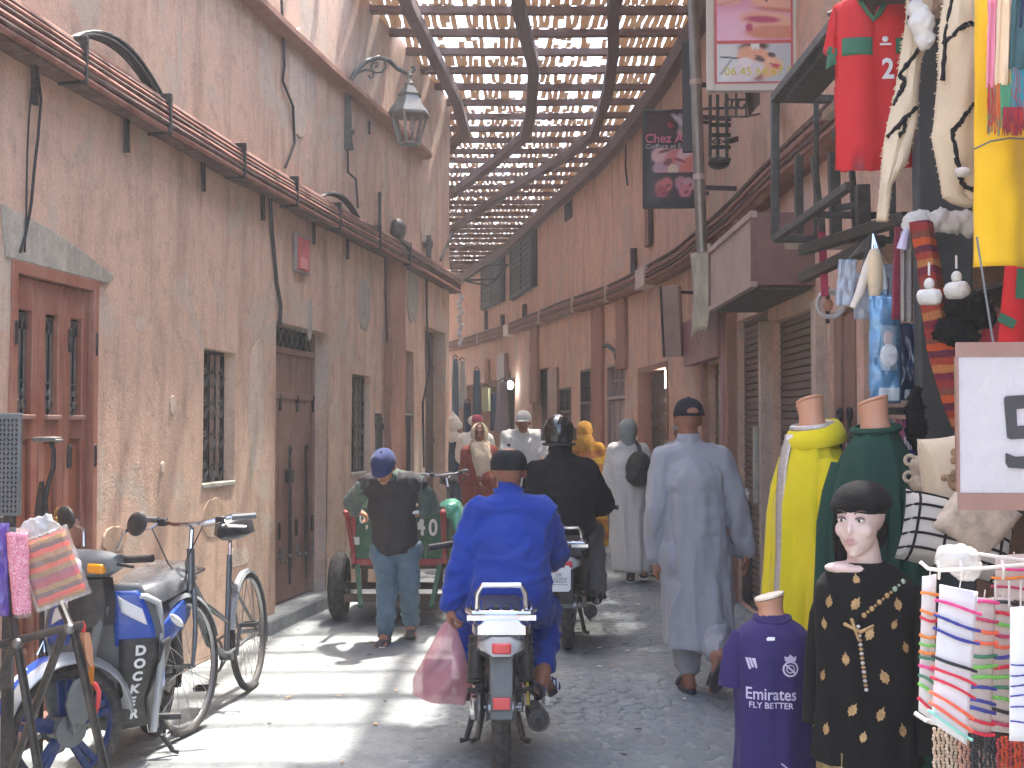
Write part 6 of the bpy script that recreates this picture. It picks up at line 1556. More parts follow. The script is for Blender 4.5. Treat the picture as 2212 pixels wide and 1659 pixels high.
# --- woman in rust djellaba and cream headscarf
Gw = Person(P(1036, 900, 14.0).x, 14.0, 'woman walking towards us in rust red djellaba and long cream headscarf', m_skin2, (0, -1), .95)
p = Gw.p; J = Gw.J
J.update(head=p(1036, 938), neck=p(1036, 960), shL=p(1062, 978), shR=p(1011, 980), elL=p(1070, 1020), wrL=p(1052, 1036, -.2), elR=p(1005, 1035), wrR=p(1011, 1075, -.08), hipL=p(1050, 1085), hipR=p(1022, 1085), knL=p(1050, 1150, -.1), knR=p(1022, 1150, .05), anL=p(1048, 1205, -.1), anR=p(1022, 1205, .1), hdL=Vector((-1, -.3, .1)), hnL=Vector((0, -1, 0)))
Gw.body(hands=((.7, 1), (.5, -1)), voxel=.011)
mb = Gw.torso(MB(), .045, wid=1.0, dep=1.1); Gw.sleeve(mb, 'L', .085, .075, .065); Gw.sleeve(mb, 'R', .085, .075, .065)
ch = (J['shL']+J['shR'])/2; pv = (J['hipL']+J['hipR'])/2; Gw.skirt(mb, ch.z-.12, .08, ch, pv, (.185, .14), (.23, .20), 10)
Gw.wear('djellaba', mb, c_rust, .015, 3, folds(.024, (4.5, 5, .8), 61, .003, ramp=lambda a: np.clip(1.5-a[:, 2]*.7, .4, 1.1)))
q = Gw.q
def hood2(u, v):
    th = math.radians(-52)+u*math.radians(284); s = math.sin(.12+v*1.9); r = 1+.10*max(v-.6, 0)
    return q(.098*r*s*math.cos(th), -.010-.112*r*s*math.sin(th), .012+.122*math.cos(.12+v*1.9))
MB().grid(hood2, 30, 14).build('headscarf', c_cream, Gw.o, solid=.012)
mb = MB(); nk = J['neck']
mb.chain([q(-.065, .02, -.09), nk+Vector((-.05, -.10, -.03)), nk+Vector((.0, -.145, -.16)), nk+Vector((.03, -.15, -.42))], [.035, .055, .085, .035]); mb.chain([q(.065, .02, -.09), nk+Vector((.06, -.09, -.04)), nk+Vector((.08, -.11, -.16)), nk+Vector((.07, -.13, -.40))], [.035, .055, .07, .03]); mb.ell(nk+Vector((0, .02, -.02)), (.13, .11, .09))
Gw.wear('scarf_drape', mb, c_cream, .012, 3, folds(.012, (8, 8, 2.2), 66, .003)); features(Gw.o, Gw.q, Gw.R, .95, True)
# --- man in white shirt with burgundy and white cap just behind her
Hm = Person(P(1026, 900, 16.5).x, 16.5, 'man in white shirt and burgundy cap half hidden behind the woman in rust', m_skin2, (.2, 1), 1.0)
p = Hm.p; J = Hm.J
J.update(head=p(1030, 917), neck=p(1027, 938), shL=p(1003, 950), shR=p(1052, 952), elL=p(996, 990), wrL=p(1000, 1020), elR=p(1056, 990), wrR=p(1056, 1020), hipL=p(1015, 1040), hipR=p(1038, 1040), knL=p(1015, 1105), knR=p(1038, 1105), anL=p(1015, 1160), anR=p(1038, 1160))
Hm.body(voxel=.013); mb = Hm.torso(MB(), .04, wid=1.05); Hm.sleeve(mb, 'L', .10, .085, .07, .95); Hm.sleeve(mb, 'R', .10, .085, .07, .95); Hm.wear('shirt', mb, c_white, .016, 4, folds(.01, (4, 4, 2), 71)); Hm.wear('trousers', Hm.trousers(MB(), (.12, .10, .08), .92), c_navy, .017)
cap_hat(Hm, cloth('burgundy_cap', C(140, 44, 68)), False, 1.03); MB().ell(Hm.q(-.06, -.03, .05), (.05, .085, .06), Hm.R).build('cap_panel', c_white, Hm.o)
# --- person at the far corner: white pointed hood and navy robe
Iw = Person(P(987, 900, 17.6).x, 17.6, 'person in navy robe and pointed white headscarf beyond the left wall corner', m_skin2, (.8, -.4), .97)
p = Iw.p; J = Iw.J
J.update(head=p(984, 926), neck=p(984, 946), shL=p(966, 960), shR=p(1002, 960), elL=p(962, 1000), wrL=p(970, 1035), elR=p(1006, 1000), wrR=p(1002, 1035), hipL=p(974, 1050), hipR=p(996, 1050), knL=p(974, 1105), knR=p(996, 1105), anL=p(974, 1150), anR=p(996, 1150))
Iw.body(voxel=.013); mb = Iw.torso(MB(), .04); Iw.sleeve(mb, 'L', .09, .085, .08); Iw.sleeve(mb, 'R', .09, .085, .08); ch = (J['shL']+J['shR'])/2; pv = (J['hipL']+J['hipR'])/2; Iw.skirt(mb, ch.z-.1, .1, ch, pv, (.18, .15), (.22, .2), 8)
Iw.wear('robe', mb, c_navy, .017, 3, folds(.014, (3.5, 4, .8), 81))
mb = MB().ell(Iw.q(0, -.02, .03), (.105, .12, .12), Iw.R).cap(Iw.q(0, -.03, .1), .09, Iw.q(0, -.05, .24), .015).cap(Iw.q(0, -.03, -.05), .10, Iw.q(0, -.03, -.13), .13); Iw.wear('headscarf', mb, c_white, .013, 3, folds(.006, (8, 8, 8), 83))
# --- woman in ochre on the right
Jw = Person(P(1268, 900, 15.2).x, 15.2, 'person wrapped in ochre yellow robe and headscarf walking away by the right wall', m_skin2, (.3, 1), .95)
p = Jw.p; J = Jw.J
J.update(head=p(1263, 932), neck=p(1266, 952), shL=p(1246, 968), shR=p(1290, 970), elL=p(1243, 1010), wrL=p(1250, 1045, .1), elR=p(1300, 1010), wrR=p(1306, 1050, .1), hipL=p(1258, 1065), hipR=p(1286, 1065), knL=p(1258, 1130), knR=p(1286, 1130), anL=p(1260, 1180), anR=p(1286, 1180))
Jw.body(voxel=.013); mb = Jw.torso(MB(), .045); Jw.sleeve(mb, 'L', .09, .085, .08); Jw.sleeve(mb, 'R', .09, .085, .08); ch = (J['shL']+J['shR'])/2; pv = (J['hipL']+J['hipR'])/2; Jw.skirt(mb, ch.z-.1, .1, ch, pv, (.19, .16), (.24, .22), 8)
Jw.wear('robe', mb, stripes('ochre_stripe', [C(190, 140, 48), C(176, 118, 50), C(200, 160, 60), C(160, 104, 60)], 3, 'Z', dist=3), .016, 3, folds(.016, (3, 3, .8), 91))
mb = MB().ell(Jw.q(0, -.01, .015), (.1, .118, .12), Jw.R).chain([Jw.q(0, -.02, -.06), Jw.q(0, -.03, -.15)], [.085, .13]); Jw.wear('headscarf', mb, c_och, .013, 4, folds(.006, (7, 7, 7), 93))
# --- the man with the cart, bending forward, facing us
K = Person(P(852, 900, 9.05).x, 9.05, 'man in dark vest and navy cap bending forward as he pulls the green cart', m_skin, (0, -1), 1.0)
p = K.p; J = K.J
J.update(head=p(829, 1008, -.30), neck=p(842, 1036, -.17), shL=p(902, 1048, -.06), shR=p(792, 1050, -.08), elL=p(932, 1092, .12), wrL=p(912, 1106, .0), elR=p(760, 1088, .14), wrR=p(768, 1102, .22), hipL=p(880, 1192, .10), hipR=p(832, 1192, .10), knL=p(884, 1272, -.0), knR=p(836, 1278, -.05), anL=p(888, 1345, .2), anR=p(832, 1366, -.10), hdL=Vector((-.9, -.3, -.25)), hnL=Vector((0, .4, -1)), hdR=Vector((.6, .2, -.3)), hnR=Vector((0, .3, -1)), look=Vector((-.18, -1, 0)), ftL=Vector((.05, -1, 0)), ftR=Vector((-.15, -1, 0)))
K.body(hands=((1.15, -1), (1.0, 1)), tilt=.62, voxel=.009)
mb = MB(); K.sleeve(mb, 'L', .074, .062, .052); K.sleeve(mb, 'R', .074, .062, .052); mb.chain([J['shL'], J['neck'], J['shR']], [.074, .078, .074]); mb.cap(J['neck'], .085, K.q(0, -.03, -.11), .078)
K.wear('jumper', mb, c_gsl, .012, 7, folds(.014, (8, 8, 8), 15, .003))
mb = K.torso(MB(), .022, wid=.92, dep=1.1); mb.chain([J['shL'].lerp(J['neck'], .22), J['neck']+Vector((0, -.01, -.03)), J['shR'].lerp(J['neck'], .22)], [.086, .10, .086]); pv = (J['hipL']+J['hipR'])/2; K.skirt(mb, pv.z+.2, pv.z-.05, pv+Vector((0, -.03, 0)), pv, (.16, .12), (.165, .125), 3)
zm = p(840, 1198).z
def vestf(me):
    folds(.010, (5, 5, 4), 17, .003)(me); a, n = vget(me); a[:, 2] = np.maximum(a[:, 2], zm+.012*np.sin(a[:, 0]*14)); vset(me, a)
K.wear('vest', mb, c_vest, .012, 5, vestf)
K.wear('trousers', K.trousers(MB(), (.098, .074, .062), .93), c_jean, .012, 4, folds(.016, (7, 7, 6), 18, .004))
cap_hat(K, c_ncap, True, 1.04, -.01); features(K.o, K.q, K.R, 1.0, True)
for nm, f in (('L', J['ftL']), ('R', J['ftR'])):
    an = J['an'+nm]; f = nrm(f); q = MB().cap(an+Vector((0, 0, -.02)), .045, an-Vector((0, 0, .05))-f*.03, .042).cap(an-Vector((0, 0, .06))-f*.03, .04, an-Vector((0, 0, .066))+f*.15, .036); K.wear('shoe', q, mat('worn_shoe', C(98, 92, 90), .7, 0, .2), .011)
# white roll in his hand
wr = K.root+J['wrL']; o = MB().tube([P(846, 1112, wr.y-.12), P(905, 1106, wr.y-.1)], .012, 10).build('paper_roll', m_wht, None); tag(o, 'thin white paper roll gripped in the hand of the man pulling the cart', 'paper')
# ---------------------------------------------------------------- the stall on the right
def px(Y): return FPX/Y
m_man = mat('mannequin_skin', C(198, 146, 118), .45, 0, .06, 5); m_pale = mat('mannequin_pale', C(206, 182, 174), .4, 0, .04, 5)
m_wd = mat('cut_wood_cap', C(226, 214, 196), .5, 0, .05)
c_yel = cloth('yellow_kaftan', C(206, 190, 24), .85, .08, sheen=.2, wr=.35, ws=3.5); c_grn = cloth('green_kaftan', C(24, 62, 52), .85, .1, wr=.35, ws=3.5)
c_pur = cloth('purple_jersey', C(46, 33, 92), .7, .06, 300, .2, wr=.35); c_kbl = cloth('black_velvet', C(16, 16, 18), .95, .1, sheen=0, wr=.3)
m_sil = mat('silver_braid', C(190, 184, 178), .4, .4, .25, 60, .4, 120)
def ringE(c, rx, ry, z, n=36, rot=0, wob=0.0, k=7, ph=0.0):
    out = []
    for i in range(n):
        a = 2*math.pi*i/n; r = 1+wob*math.sin(k*a+ph)+wob*.6*math.sin((k*2-3)*a+ph*2.3)
        x, y = rx*math.cos(a)*r, ry*math.sin(a)*r
        out.append(Vector((c[0]+x*math.cos(rot)-y*math.sin(rot), c[1]+x*math.sin(rot)+y*math.cos(rot), z)))
    return out
def neckform(par, c, z0, z1, r0, r1, lean=(0, 0), capm=None, tilt=.12):
    rings = []; n = 20
    for t in np.linspace(0, 1, 6):
        r = r0+(r1-r0)*t-.012*math.sin(math.pi*t); z = z0+(z1-z0)*t
        rg = ringE((c[0]+lean[0]*t, c[1]+lean[1]*t), r, r*.92, z, n)
        if t > .7: rg = [q+Vector((0, 0, (q.x-c[0]-lean[0]*t)*tilt*2.2)) for q in rg]
        rings.append(rg)
    o = MB().loft(rings).build('neck', m_man, par)
    top = [q+Vector((0, 0, .002)) for q in rings[-1]]
    MB().loft([top, [q+Vector((0, 0, .012)) for q in top]]).build('neck_cap', capm or m_man, o, bevel=.003)
    return o
def kaftan(name, label, x, yn, Y, c_, zneck, w, d, zhem, rz, lean=(0, 0), trim=True, grp='dress mannequins at the stall'):
    q = P(x, yn, Y); t = thing(name, label, 'mannequin', (q.x, Y, 0), rz, grp)
    n = 44
    prof = [(zneck, .075, .07), (zneck-.02, .085, .08), (zneck-.05, w*.58, d*.70), (zneck-.09, w*.74, d*.82), (zneck-.16, w*.92, d*.95), (zneck-.30, w*1.03, d*1.02), (zneck-.5, w*.98, d*1.0), (zneck-.8, w*1.02, d*1.1), (zneck-1.1, w*1.10, d*1.25), (zhem, w*1.2, d*1.4)]
    rings = []
    for z, rx, ry in prof:
        f = max(0, min(1, (zneck-.15-z)/.7)); rings.append(ringE((lean[0]*f, lean[1]*f), rx, ry, z, n, 0, .012+.055*f, 8, 1.3))
    # denser rings for soft folds
    R2 = []
    for a, b in zip(rings[:-1], rings[1:]):
        for k in range(3): R2.append([p_.lerp(q_, k/3) for p_, q_ in zip(a, b)])
    R2.append(rings[-1]); ruffle(R2, .036, 9, Y, 1.0, zneck-.10)
    o = MB().loft(R2).build('kaftan', c_, t, ang=80)
    neckform(t, (0, .005), zneck-.03, zneck+.10, .072, .058, (-.012, -.01), None, .15)
    # soft collar roll and hood at the back
    MB().tube([Vector((.085*math.cos(a), .078*math.sin(a), zneck+.004+.012*math.sin(a))) for a in np.linspace(0, 2*math.pi, 25)[:-1]], .013, 8, closed=True).build('collar', m_sil if trim else c_, t)
    if trim:
        def tb(u, v):
            z = zneck-.03-(zneck-.03-zhem-.02)*v; i = np.interp(-z, [-p_[0] for p_ in prof], [p_[2] for p_ in prof]); f = max(0, min(1, (zneck-.15-z)/.7))
            return Vector((-.03+(u-.5)*.05+lean[0]*f, -i*1.05-.008+lean[1]*f+.0, z))
        MB().grid(tb, 3, 40).build('braid', m_sil, t, solid=.006)
    for s in (-1, 1):
        sl = MB(); pts = [Vector((s*w*.80, -.01, zneck-.13)), Vector((s*(w*1.02), -.03, zneck-.36)), Vector((s*(w*1.02), -.05, zneck-.68)), Vector((s*w*1.0, -.06, zneck-.78))]
        sl.tube([pts[0], pts[0].lerp(pts[1], .5), pts[1], pts[1].lerp(pts[2], .5), pts[2], pts[3]], [.055, .072, .072, .075, .08, .078], 14, sx=.8); sl.build('sleeve', c_, t)
    MB().tube([(0, 0, .02), (0, 0, zhem+.1)], .02, 8).build('stand', m_dmetal, t); MB().lathe([(.16, 0), (.16, .015), (.02, .03)], None, 20).build('stand_base', m_dmetal, t)
    return t
yk = kaftan('dress_mannequin', 'headless mannequin in bright yellow hooded kaftan with silver braid beside the green one', 1756, 935, 5.05, c_yel, 1.545, .15, .125, .16, math.radians(-62), (.015, -.03))
MB().loft([[Vector((r*1.05*math.cos(a), .012+r*math.sin(a), z+.022*max(0, math.sin(a))-.02*max(0, -math.sin(a)))) for a in np.linspace(0, 2*math.pi, 33)[:-1]] for r, z in ((.072, 1.535), (.078, 1.550), (.088, 1.553), (.102, 1.538), (.114, 1.512), (.120, 1.490), (.116, 1.478), (.10, 1.482))], False).build('hood', c_yel, yk, solid=.01)
gk = kaftan('dress_mannequin', 'taller headless mannequin in dark green kaftan behind the dark haired bust', 1893, 915, 4.72, c_grn, 1.535, .165, .15, .12, math.radians(-42), (.0, -.02), trim=False)
# --- dark haired bust in the black embroidered dress
q = P(1868, 1225, 3.95); bt = thing('dress_mannequin', 'pale faced mannequin in black velvet hat and black dress with gold leaf embroidery', 'mannequin', (q.x, 3.95, 0), math.radians(-20), 'dress mannequins at the stall')
zs = q.z; n = 44
prof = [(zs+.016, .074, .056), (zs-.002, .102, .066), (zs-.024, .128, .078), (zs-.055, .150, .094), (zs-.10, .160, .104), (zs-.18, .156, .11), (zs-.30, .150, .115), (zs-.45, .158, .12), (zs-.60, .170, .13)]
rings = []
for i, (z, rx, ry) in enumerate(prof): rings.append(ringE((0, 0), rx, ry, z-.0, n, 0, .004+.03*max(0, i-3)/4, 7, .6))
R2 = []
for a, b in zip(rings[:-1], rings[1:]):
    for k in range(4): R2.append([p_.lerp(r_, k/4) for p_, r_ in zip(a, b)])
R2.append(rings[-1]); ruffle(R2, .012, 7, 3, 1.6, zs-.12); dr = MB().loft(R2).build('dress', c_kbl, bt, ang=80)
# head
hd = Person(0, 0, '', m_pale, (0, -1)); hb_ = MB(); hc_ = Vector((-.012, -.015, zs+.145)); hq, hR = head(MB(), hc_, Vector((-.30, -1, 0)), .04, .98)
hb_.ell(hq(0, -.012, .03), (.072, .092, .086), hR, 18, 12).ell(hq(0, .022, -.02), (.060, .062, .082), hR, 18, 12).ell(hq(0, .040, -.072), (.036, .036, .036), hR, 12, 8).ell(hq(0, .060, -.096), (.017, .017, .014), hR, 10, 7)
hb_.cap(hq(0, .080, .012), .0055, hq(0, .0935, -.024), .0085, 8).ell(hq(0, .0885, -.027), (.012, .007, .006), hR, 8, 6).ell(hq(0, .079, -.056), (.019, .011, .011), hR, 10, 6)
for e in (-1, 1): hb_.ell(hq(e*.036, .052, -.022), (.026, .026, .028), hR, 10, 7)
hb_.cap(hc_+Vector((.005, .02, -.06)), .048, Vector((0, .01, zs+.0)), .055, 14); hb_.ell((-.03, -.012, zs-.004), (.095, .06, .024))
link('head', blob(hb_, .0045, 3, None, 'head'), m_pale, bt)
m_eyew = mat('eye_white', C(220, 214, 208), .3); m_shadow = mat('eye_shadow_paint', C(126, 100, 98), .6); m_lip2 = mat('mannequin_lip', C(184, 134, 134), .35); m_brow = mat('painted_brow', C(92, 70, 66), .6)
for e in (-1, 1):
    MB().ell(hq(e*.030, .0755, .013), (.0165, .006, .0085), hR, 12, 7).build('eye_shadow', m_shadow, bt); MB().ell(hq(e*.030, .0785, .010), (.0125, .005, .0055), hR, 12, 7).build('eye_white', m_eyew, bt); MB().ell(hq(e*.029, .0810, .010), (.0055, .004, .0055), hR, 10, 7).build('iris', m_eye, bt)
    MB().tube([hq(e*(.013+.035*t), .0815-.012*t, .031+.010*math.sin(math.pi*t*.8)) for t in np.linspace(0, 1, 6)], [.0025, .003, .003, .0027, .002, .0012], 6).build('eyebrow', m_brow, bt)
    MB().tube([hq(e*(.017+.027*t), .0825-.008*t, .0165+.004*math.sin(math.pi*t)) for t in np.linspace(0, 1, 6)], .0018, 5).build('eyelash', m_eye, bt)
MB().tube([hq(-.017+.034*t, .0855+.0035*math.sin(math.pi*t), -.0535+.0035*math.sin(math.pi*t)*(1 if t != .5 else .4)) for t in np.linspace(0, 1, 7)], [.0015, .004, .005, .0045, .005, .004, .0015], 7).tube([hq(-.013+.026*t, .0855+.004*math.sin(math.pi*t), -.0605-.003*math.sin(math.pi*t)) for t in np.linspace(0, 1, 6)], [.0015, .0045, .0058, .0058, .0045, .0015], 7).build('lips', m_lip2, bt)
m_fur = mat('black_fur', C(16, 16, 19), .95, 0, .3, 60, .8, 160, spec=.2)
ht = MB().ell(hq(0, -.022, .062), (.088, .10, .066), hR, 22, 12); ht.torus(hq(0, -.014, .055), .072, .026, hR@Vector((.04, .10, 1)), 30, 9)
link('hat', blob(ht, .007, 4, folds(.001, (18, 18, 18), 6, .001), 'hat'), m_fur, bt); hr_ = MB()
hr_.chain([hq(.066, -.03, .03), hq(.078, -.035, -.04), hq(.080, -.05, -.12), hq(.07, -.06, -.17)], [.03, .03, .03, .022])
hr_.ell(hq(0, -.06, -.03), (.070, .045, .08), hR); link('hair', blob(hr_, .008, 4, folds(.0015, (20, 20, 5), 7, .001), 'hair'), m_fur, bt)
# gold leaves, braid down the front, gold hem
m_gleaf = mat('gold_leaf_embroidery', C(168, 138, 96), .5, .4, .35, 50, .4, 200)
df_ = facing(dr)
def on_dress(x, z, lift=.004):
    rx = float(np.interp(-z, [-p_[0] for p_ in prof], [p_[1] for p_ in prof])); ry = float(np.interp(-z, [-p_[0] for p_ in prof], [p_[2] for p_ in prof]))
    a = math.acos(max(-1, min(1, x/rx))); nn = nrm((math.cos(a)/rx, -math.sin(a)/ry, 0)); return Vector((x, df_(x, z, -ry*math.sin(a)), z))+nn*lift, nn
leafp = [(0, -.026), (.005, -.018), (.012, -.016), (.012, -.009), (.017, -.003), (.013, .002), (.013, .010), (.007, .013), (.003, .027), (-.002, .014), (-.009, .013), (-.009, .005), (-.014, .0), (-.010, -.007), (-.011, -.014), (-.005, -.017)]
for x, dz, sc in ((-.10, -.10, 1), (-.02, -.10, 1.1), (-.115, -.17, .9), (.02, -.19, 1.1), (-.05, -.27, 1), (-.12, -.33, .9), (.06, -.32, 1.15), (.10, -.10, 1), (.12, -.23, .9), (-.03, -.42, 1.1), (.05, -.43, 1.1), (-.11, -.49, 1), (.0, -.50, .9), (.11, -.48, 1), (.09, -.16, .8), (-.02, -.03, .9)):
    p_, nn = on_dress(x, zs+dz); xx = Vector((0, 0, 1)).cross(nn).normalized(); yy = nn.cross(xx)
    M = Matrix(((xx.x, yy.x, nn.x, p_.x), (xx.y, yy.y, nn.y, p_.y), (xx.z, yy.z, nn.z, p_.z), (0, 0, 0, 1)))
    MB().prism([(a*sc*.85, b*sc*.85) for a, b in leafp], .002, M@Matrix.Rotation(random.uniform(-.5, .5), 4, 'Z')).build('gold_leaf', m_gleaf, bt)
for k in range(15):
    p_, nn = on_dress(-.012+.022*k/14, zs-.17-.0135*k, .003); MB().ell(p_, (.007, .005, .006), nu=8, nv=5).build('bead', m_gleaf if k % 2 else m_sil, bt)
for k in range(11):
    a = k/10; x = .115-.11*a; p_, nn = on_dress(x, zs-.035-.10*a, .003); MB().ell(p_, (.008-.003*(k % 2), .004, .009-.004*(k % 2)), nu=8, nv=5).build('bead', mat('bead_green', C(150, 170, 150), .3, .4) if k < 3 else m_gleaf, bt)
for a, b in (((-.05, -.165), (-.005, -.185)), ((-.005, -.185), (.03, -.165)), ((-.03, -.15), (-.01, -.21))):
    p0, _ = on_dress(a[0], zs+a[1], .008); p1, _ = on_dress(b[0], zs+b[1], .008); MB().cap(p0, .006, p1, .004).build('brooch', m_gleaf, bt)
hem = [ringE((0, 0), .150+.01*t, .115+.01*t, zs-.56-.30*t, n, 0, .03, 9, .4) for t in np.linspace(0, 1, 6)]
MB().loft(hem).build('brocade_skirt', mat('gold_brocade', C(150, 132, 92), .6, .3, .55, 70, .5, 120), bt)
MB().tube([(.13, .02, zs-.06), (.165, .01, zs-.16), (.185, .0, zs-.3), (.185, -.02, zs-.56)], [.03, .045, .05, .058], 14).build('sleeve', c_kbl, bt); MB().tube([(-.12, .03, zs-.05), (-.140, .03, zs-.16), (-.152, .03, zs-.3), (-.155, .02, zs-.5)], [.02, .036, .04, .045], 12).build('sleeve', c_kbl, bt)
for k in range(26): MB().ell((.232+.004*math.sin(k), -.02-.001*k, zs-.10-.018*k), (.006, .006, .009), nu=7, nv=5).build('bead', m_sil, bt)
MB().tube([(0, 0, 0), (0, 0, zs-.3)], .025, 8).build('stand', m_dmetal, bt)
# --- child mannequin in the purple jersey
Yp_ = 4.45; q = P(1668, 1338, Yp_); pj = thing('shirt_mannequin', 'small headless mannequin in purple football jersey with pale wooden neck cap', 'mannequin', (q.x, Yp_, 0), math.radians(-8))
zn = q.z; prof2 = [(zn+.02, .05, .045), (zn, .068, .06), (zn-.02, .10, .075), (zn-.05, .128, .088), (zn-.12, .138, .10), (zn-.22, .130, .10), (zn-.35, .132, .098), (zn-.50, .140, .10), (zn-.56, .142, .10)]
rings = [ringE((0, 0), rx, ry, z, n, 0, .004+.02*max(0, i-4)/4, 6, 2) for i, (z, rx, ry) in enumerate(prof2)]; R2 = []
for a, b in zip(rings[:-1], rings[1:]):
    for k in range(4): R2.append([p_.lerp(r_, k/4) for p_, r_ in zip(a, b)])
R2.append(rings[-1]); ruffle(R2, .011, 7, 5, 3, zn-.05); MB().loft(R2).build('jersey', c_pur, pj, ang=80)
for s in (-1, 1): MB().tube([(s*.10, 0, zn-.055), (s*.128, -.005, zn-.11), (s*.140, -.012, zn-.20), (s*.142, -.014, zn-.235)], [.042, .046, .048, .05], 16, sx=.85).build('sleeve', c_pur, pj)
neckform(pj, (0, 0), zn-.01, zn+.075, .060, .052, (-.01, -.005), m_wd, .12)
MB().tube([Vector((.062*math.cos(a), .056*math.sin(a)-.006, zn+.012-.018*max(0, -math.sin(a)))) for a in np.linspace(0, 2*math.pi, 25)[:-1]], .006, 6, closed=True).build('collar', c_pur, pj)
m_lil = mat('lilac_print', C(196, 188, 214), .5, 0, .05)
jf_ = facing(bpy.data.objects['jersey'] if 'jersey' in bpy.data.objects else None)
def jp(x, z, lift=.003):
    rx = float(np.interp(-z, [-p_[0] for p_ in prof2], [p_[1] for p_ in prof2])); ry = float(np.interp(-z, [-p_[0] for p_ in prof2], [p_[2] for p_ in prof2])); x = max(-rx*.9, min(rx*.9, x))
    return Vector((x, jf_(x, z, -ry)-lift, z))
def wrap(o, lift=.003):
    "lay a flat print on the curved chest"
    for v_ in o.data.vertices:
        p_ = jp(v_.co.x, v_.co.z, lift); v_.co = Vector((p_.x, p_.y+v_.co.y*.5, p_.z))
    return o
RX90 = Matrix.Rotation(math.pi/2, 4, 'X')
wrap(text('lettering', 'Emirates', .058, m_lil, pj, Matrix.Translation((-.012, 0, zn-.245))@RX90, .0008, bold=.0006, sx=.86)); wrap(text('lettering', 'FLY BETTER', .029, m_lil, pj, Matrix.Translation((-.012, 0, zn-.283))@RX90, .0008, bold=.0004))
cr = MB(); c0 = Vector((.055, 0, zn-.155))
cr.torus(c0, .024, .0035, (0, 1, 0), 26, 5, .3); cr.beam(c0+Vector((-.016, 0, .014)), c0+Vector((.016, 0, -.014)), .007, .001, (0, 1, 0)); cr.torus(c0, .013, .0022, (0, 1, 0), 20, 5, .3)
cr.prism([(-.018, .026), (-.021, .044), (-.010, .040), (0, .050), (.010, .040), (.021, .044), (.018, .026)], .001, Matrix.Translation(c0)@RX90)
wrap(cr.build('crest', m_lil, pj, False), .004)
lg = MB()
for k in range(3): lg.prism([(-.094+.010*k, -.012-.006*(2-k)), (-.086+.010*k, -.012-.006*(2-k)), (-.098+.010*k, .014), (-.106+.010*k, .014)], .001, Matrix.Translation((.008, 0, zn-.135))@RX90)
lg.prism([(-.084, .014), (-.072, .014), (-.066, -.02), (-.071, -.02)], .001, Matrix.Translation((.008, 0, zn-.135))@RX90); wrap(lg.build('sport_logo', m_lil, pj, False), .004)
wrap(MB().prism([(-.014, -.005), (.012, -.003), (.013, .008), (-.010, .008), (-.016, .002)], .001, Matrix.Translation((-.01, 0, zn-.055))@RX90).build('neck_tag', m_wht, pj, False), .004)
wrap(MB().prism([(.02, .01), (.05, -.012), (.052, -.008), (.022, .015)], .001, Matrix.Translation((0, 0, zn-.49))@RX90).build('hem_tag', m_lil, pj, False), .004)
MB().tube([(0, 0, 0), (0, 0, zn-.5)], .025, 8).build('stand', m_dmetal, pj); MB().lathe([(.14, 0), (.14, .015), (.02, .03)], None, 18).build('stand_base', m_dmetal, pj)
# white garment edge showing behind the yellow kaftan
q = P(1688, 1180, 5.45); o = thing('hanging_shirt', 'strip of white shirt showing between the yellow kaftan and the black cabinet', 'shirt', (q.x, 5.45, q.z))
MB().loft([ringE((0, 0), .03+.035*t, .05, -.55*t, 20, 0, .06, 4) for t in np.linspace(0, 1, 7)]).build('cloth', c_white, o); MB().ell((.0, -.0, .03), (.02, .025, .05)).build('peg', m_man, o)
# --- black cabinet with bags on top, farther along the wall
q = G(1652, 1312); cb = thing('cabinet', 'black waist high cabinet standing by the closed shutter', 'cabinet', (q.x, q.y+.25, 0))
MB().bb(-.13, .22, -.22, .25, .02, .84).build('body', m_signd, cb, bevel=.01); MB().bb(-.15, .24, -.24, .27, .84, .87).build('top', m_dmetal, cb, bevel=.004)
for k in range(2): MB().bb(-.115, .205, -.232, -.221, .05+.4*k, .42+.4*k).build('door', m_blkp, cb, bevel=.006)
m_film = mat('clear_film', C(214, 212, 210), .15, 0, .1, 8, .3, 30, alpha=.7, coat=.5)
for k, (dx, s, lab, mm) in enumerate(((-.06, .09, 'crumpled clear plastic bag on the left of the black cabinet top', m_film), (.11, .10, 'white and tan plastic bag on the right of the black cabinet top', mat('tan_film', C(214, 190, 170), .35, 0, .3, 6, alpha=.9)))):
    o = link('plastic_bag', blob(MB().ell((0, 0, s*.8), (s, s*.9, s*.8)).ell((.02, 0, s*1.7), (s*.5, s*.4, s*.5)), .012, 3, folds(.014, (12, 12, 12), 20+k), 'bag'), mm); o.location = cb.location+Vector((dx, -.02, .868)); tag(o, lab, 'bag')
o = MB().ell((0, 0, .035), (.06, .045, .035)).build('pouch', m_redl, None); o.location = cb.location+Vector((.05, -.16, .868)); tag(o, 'small red pouch on the front edge of the black cabinet top', 'pouch')
# ---------------------------------------------------------------- awning frames over the stall
def frame_thing(name, label, cat, o3): return thing(name, label, cat, o3)
o3 = P(1672, 520, 6.4); af = thing('awning_frame', 'dark metal box frame jutting over the stall with a folded grey canopy inside', 'frame', o3)
def A3(x, y, Y): return P(x, y, Y)-o3
TL, BL = A3(1674, 212, 6.4), A3(1674, 516, 6.4)
e1 = Vector((0.0, -1.42, 0)); e2 = Vector((.62, .05, 0))
for a, b, w in ((TL, BL, .04), (TL, TL+e1, .045), (BL, BL+e1, .035), (TL, TL+e2, .04), (BL, BL+e2, .035), (TL+e2, BL+e2, .03), (BL+e1*.52, BL+e1*.52+e2, .03), (TL+e1*.5, TL+e1*.5+e2, .03), (BL+e2*.35, TL+e2*.35, .025), (BL+e2*.62+e1*.1, TL+e2*.62, .03)): MB().beam(a, b, w, w).build('bar', m_dmetal, af, bevel=.004)
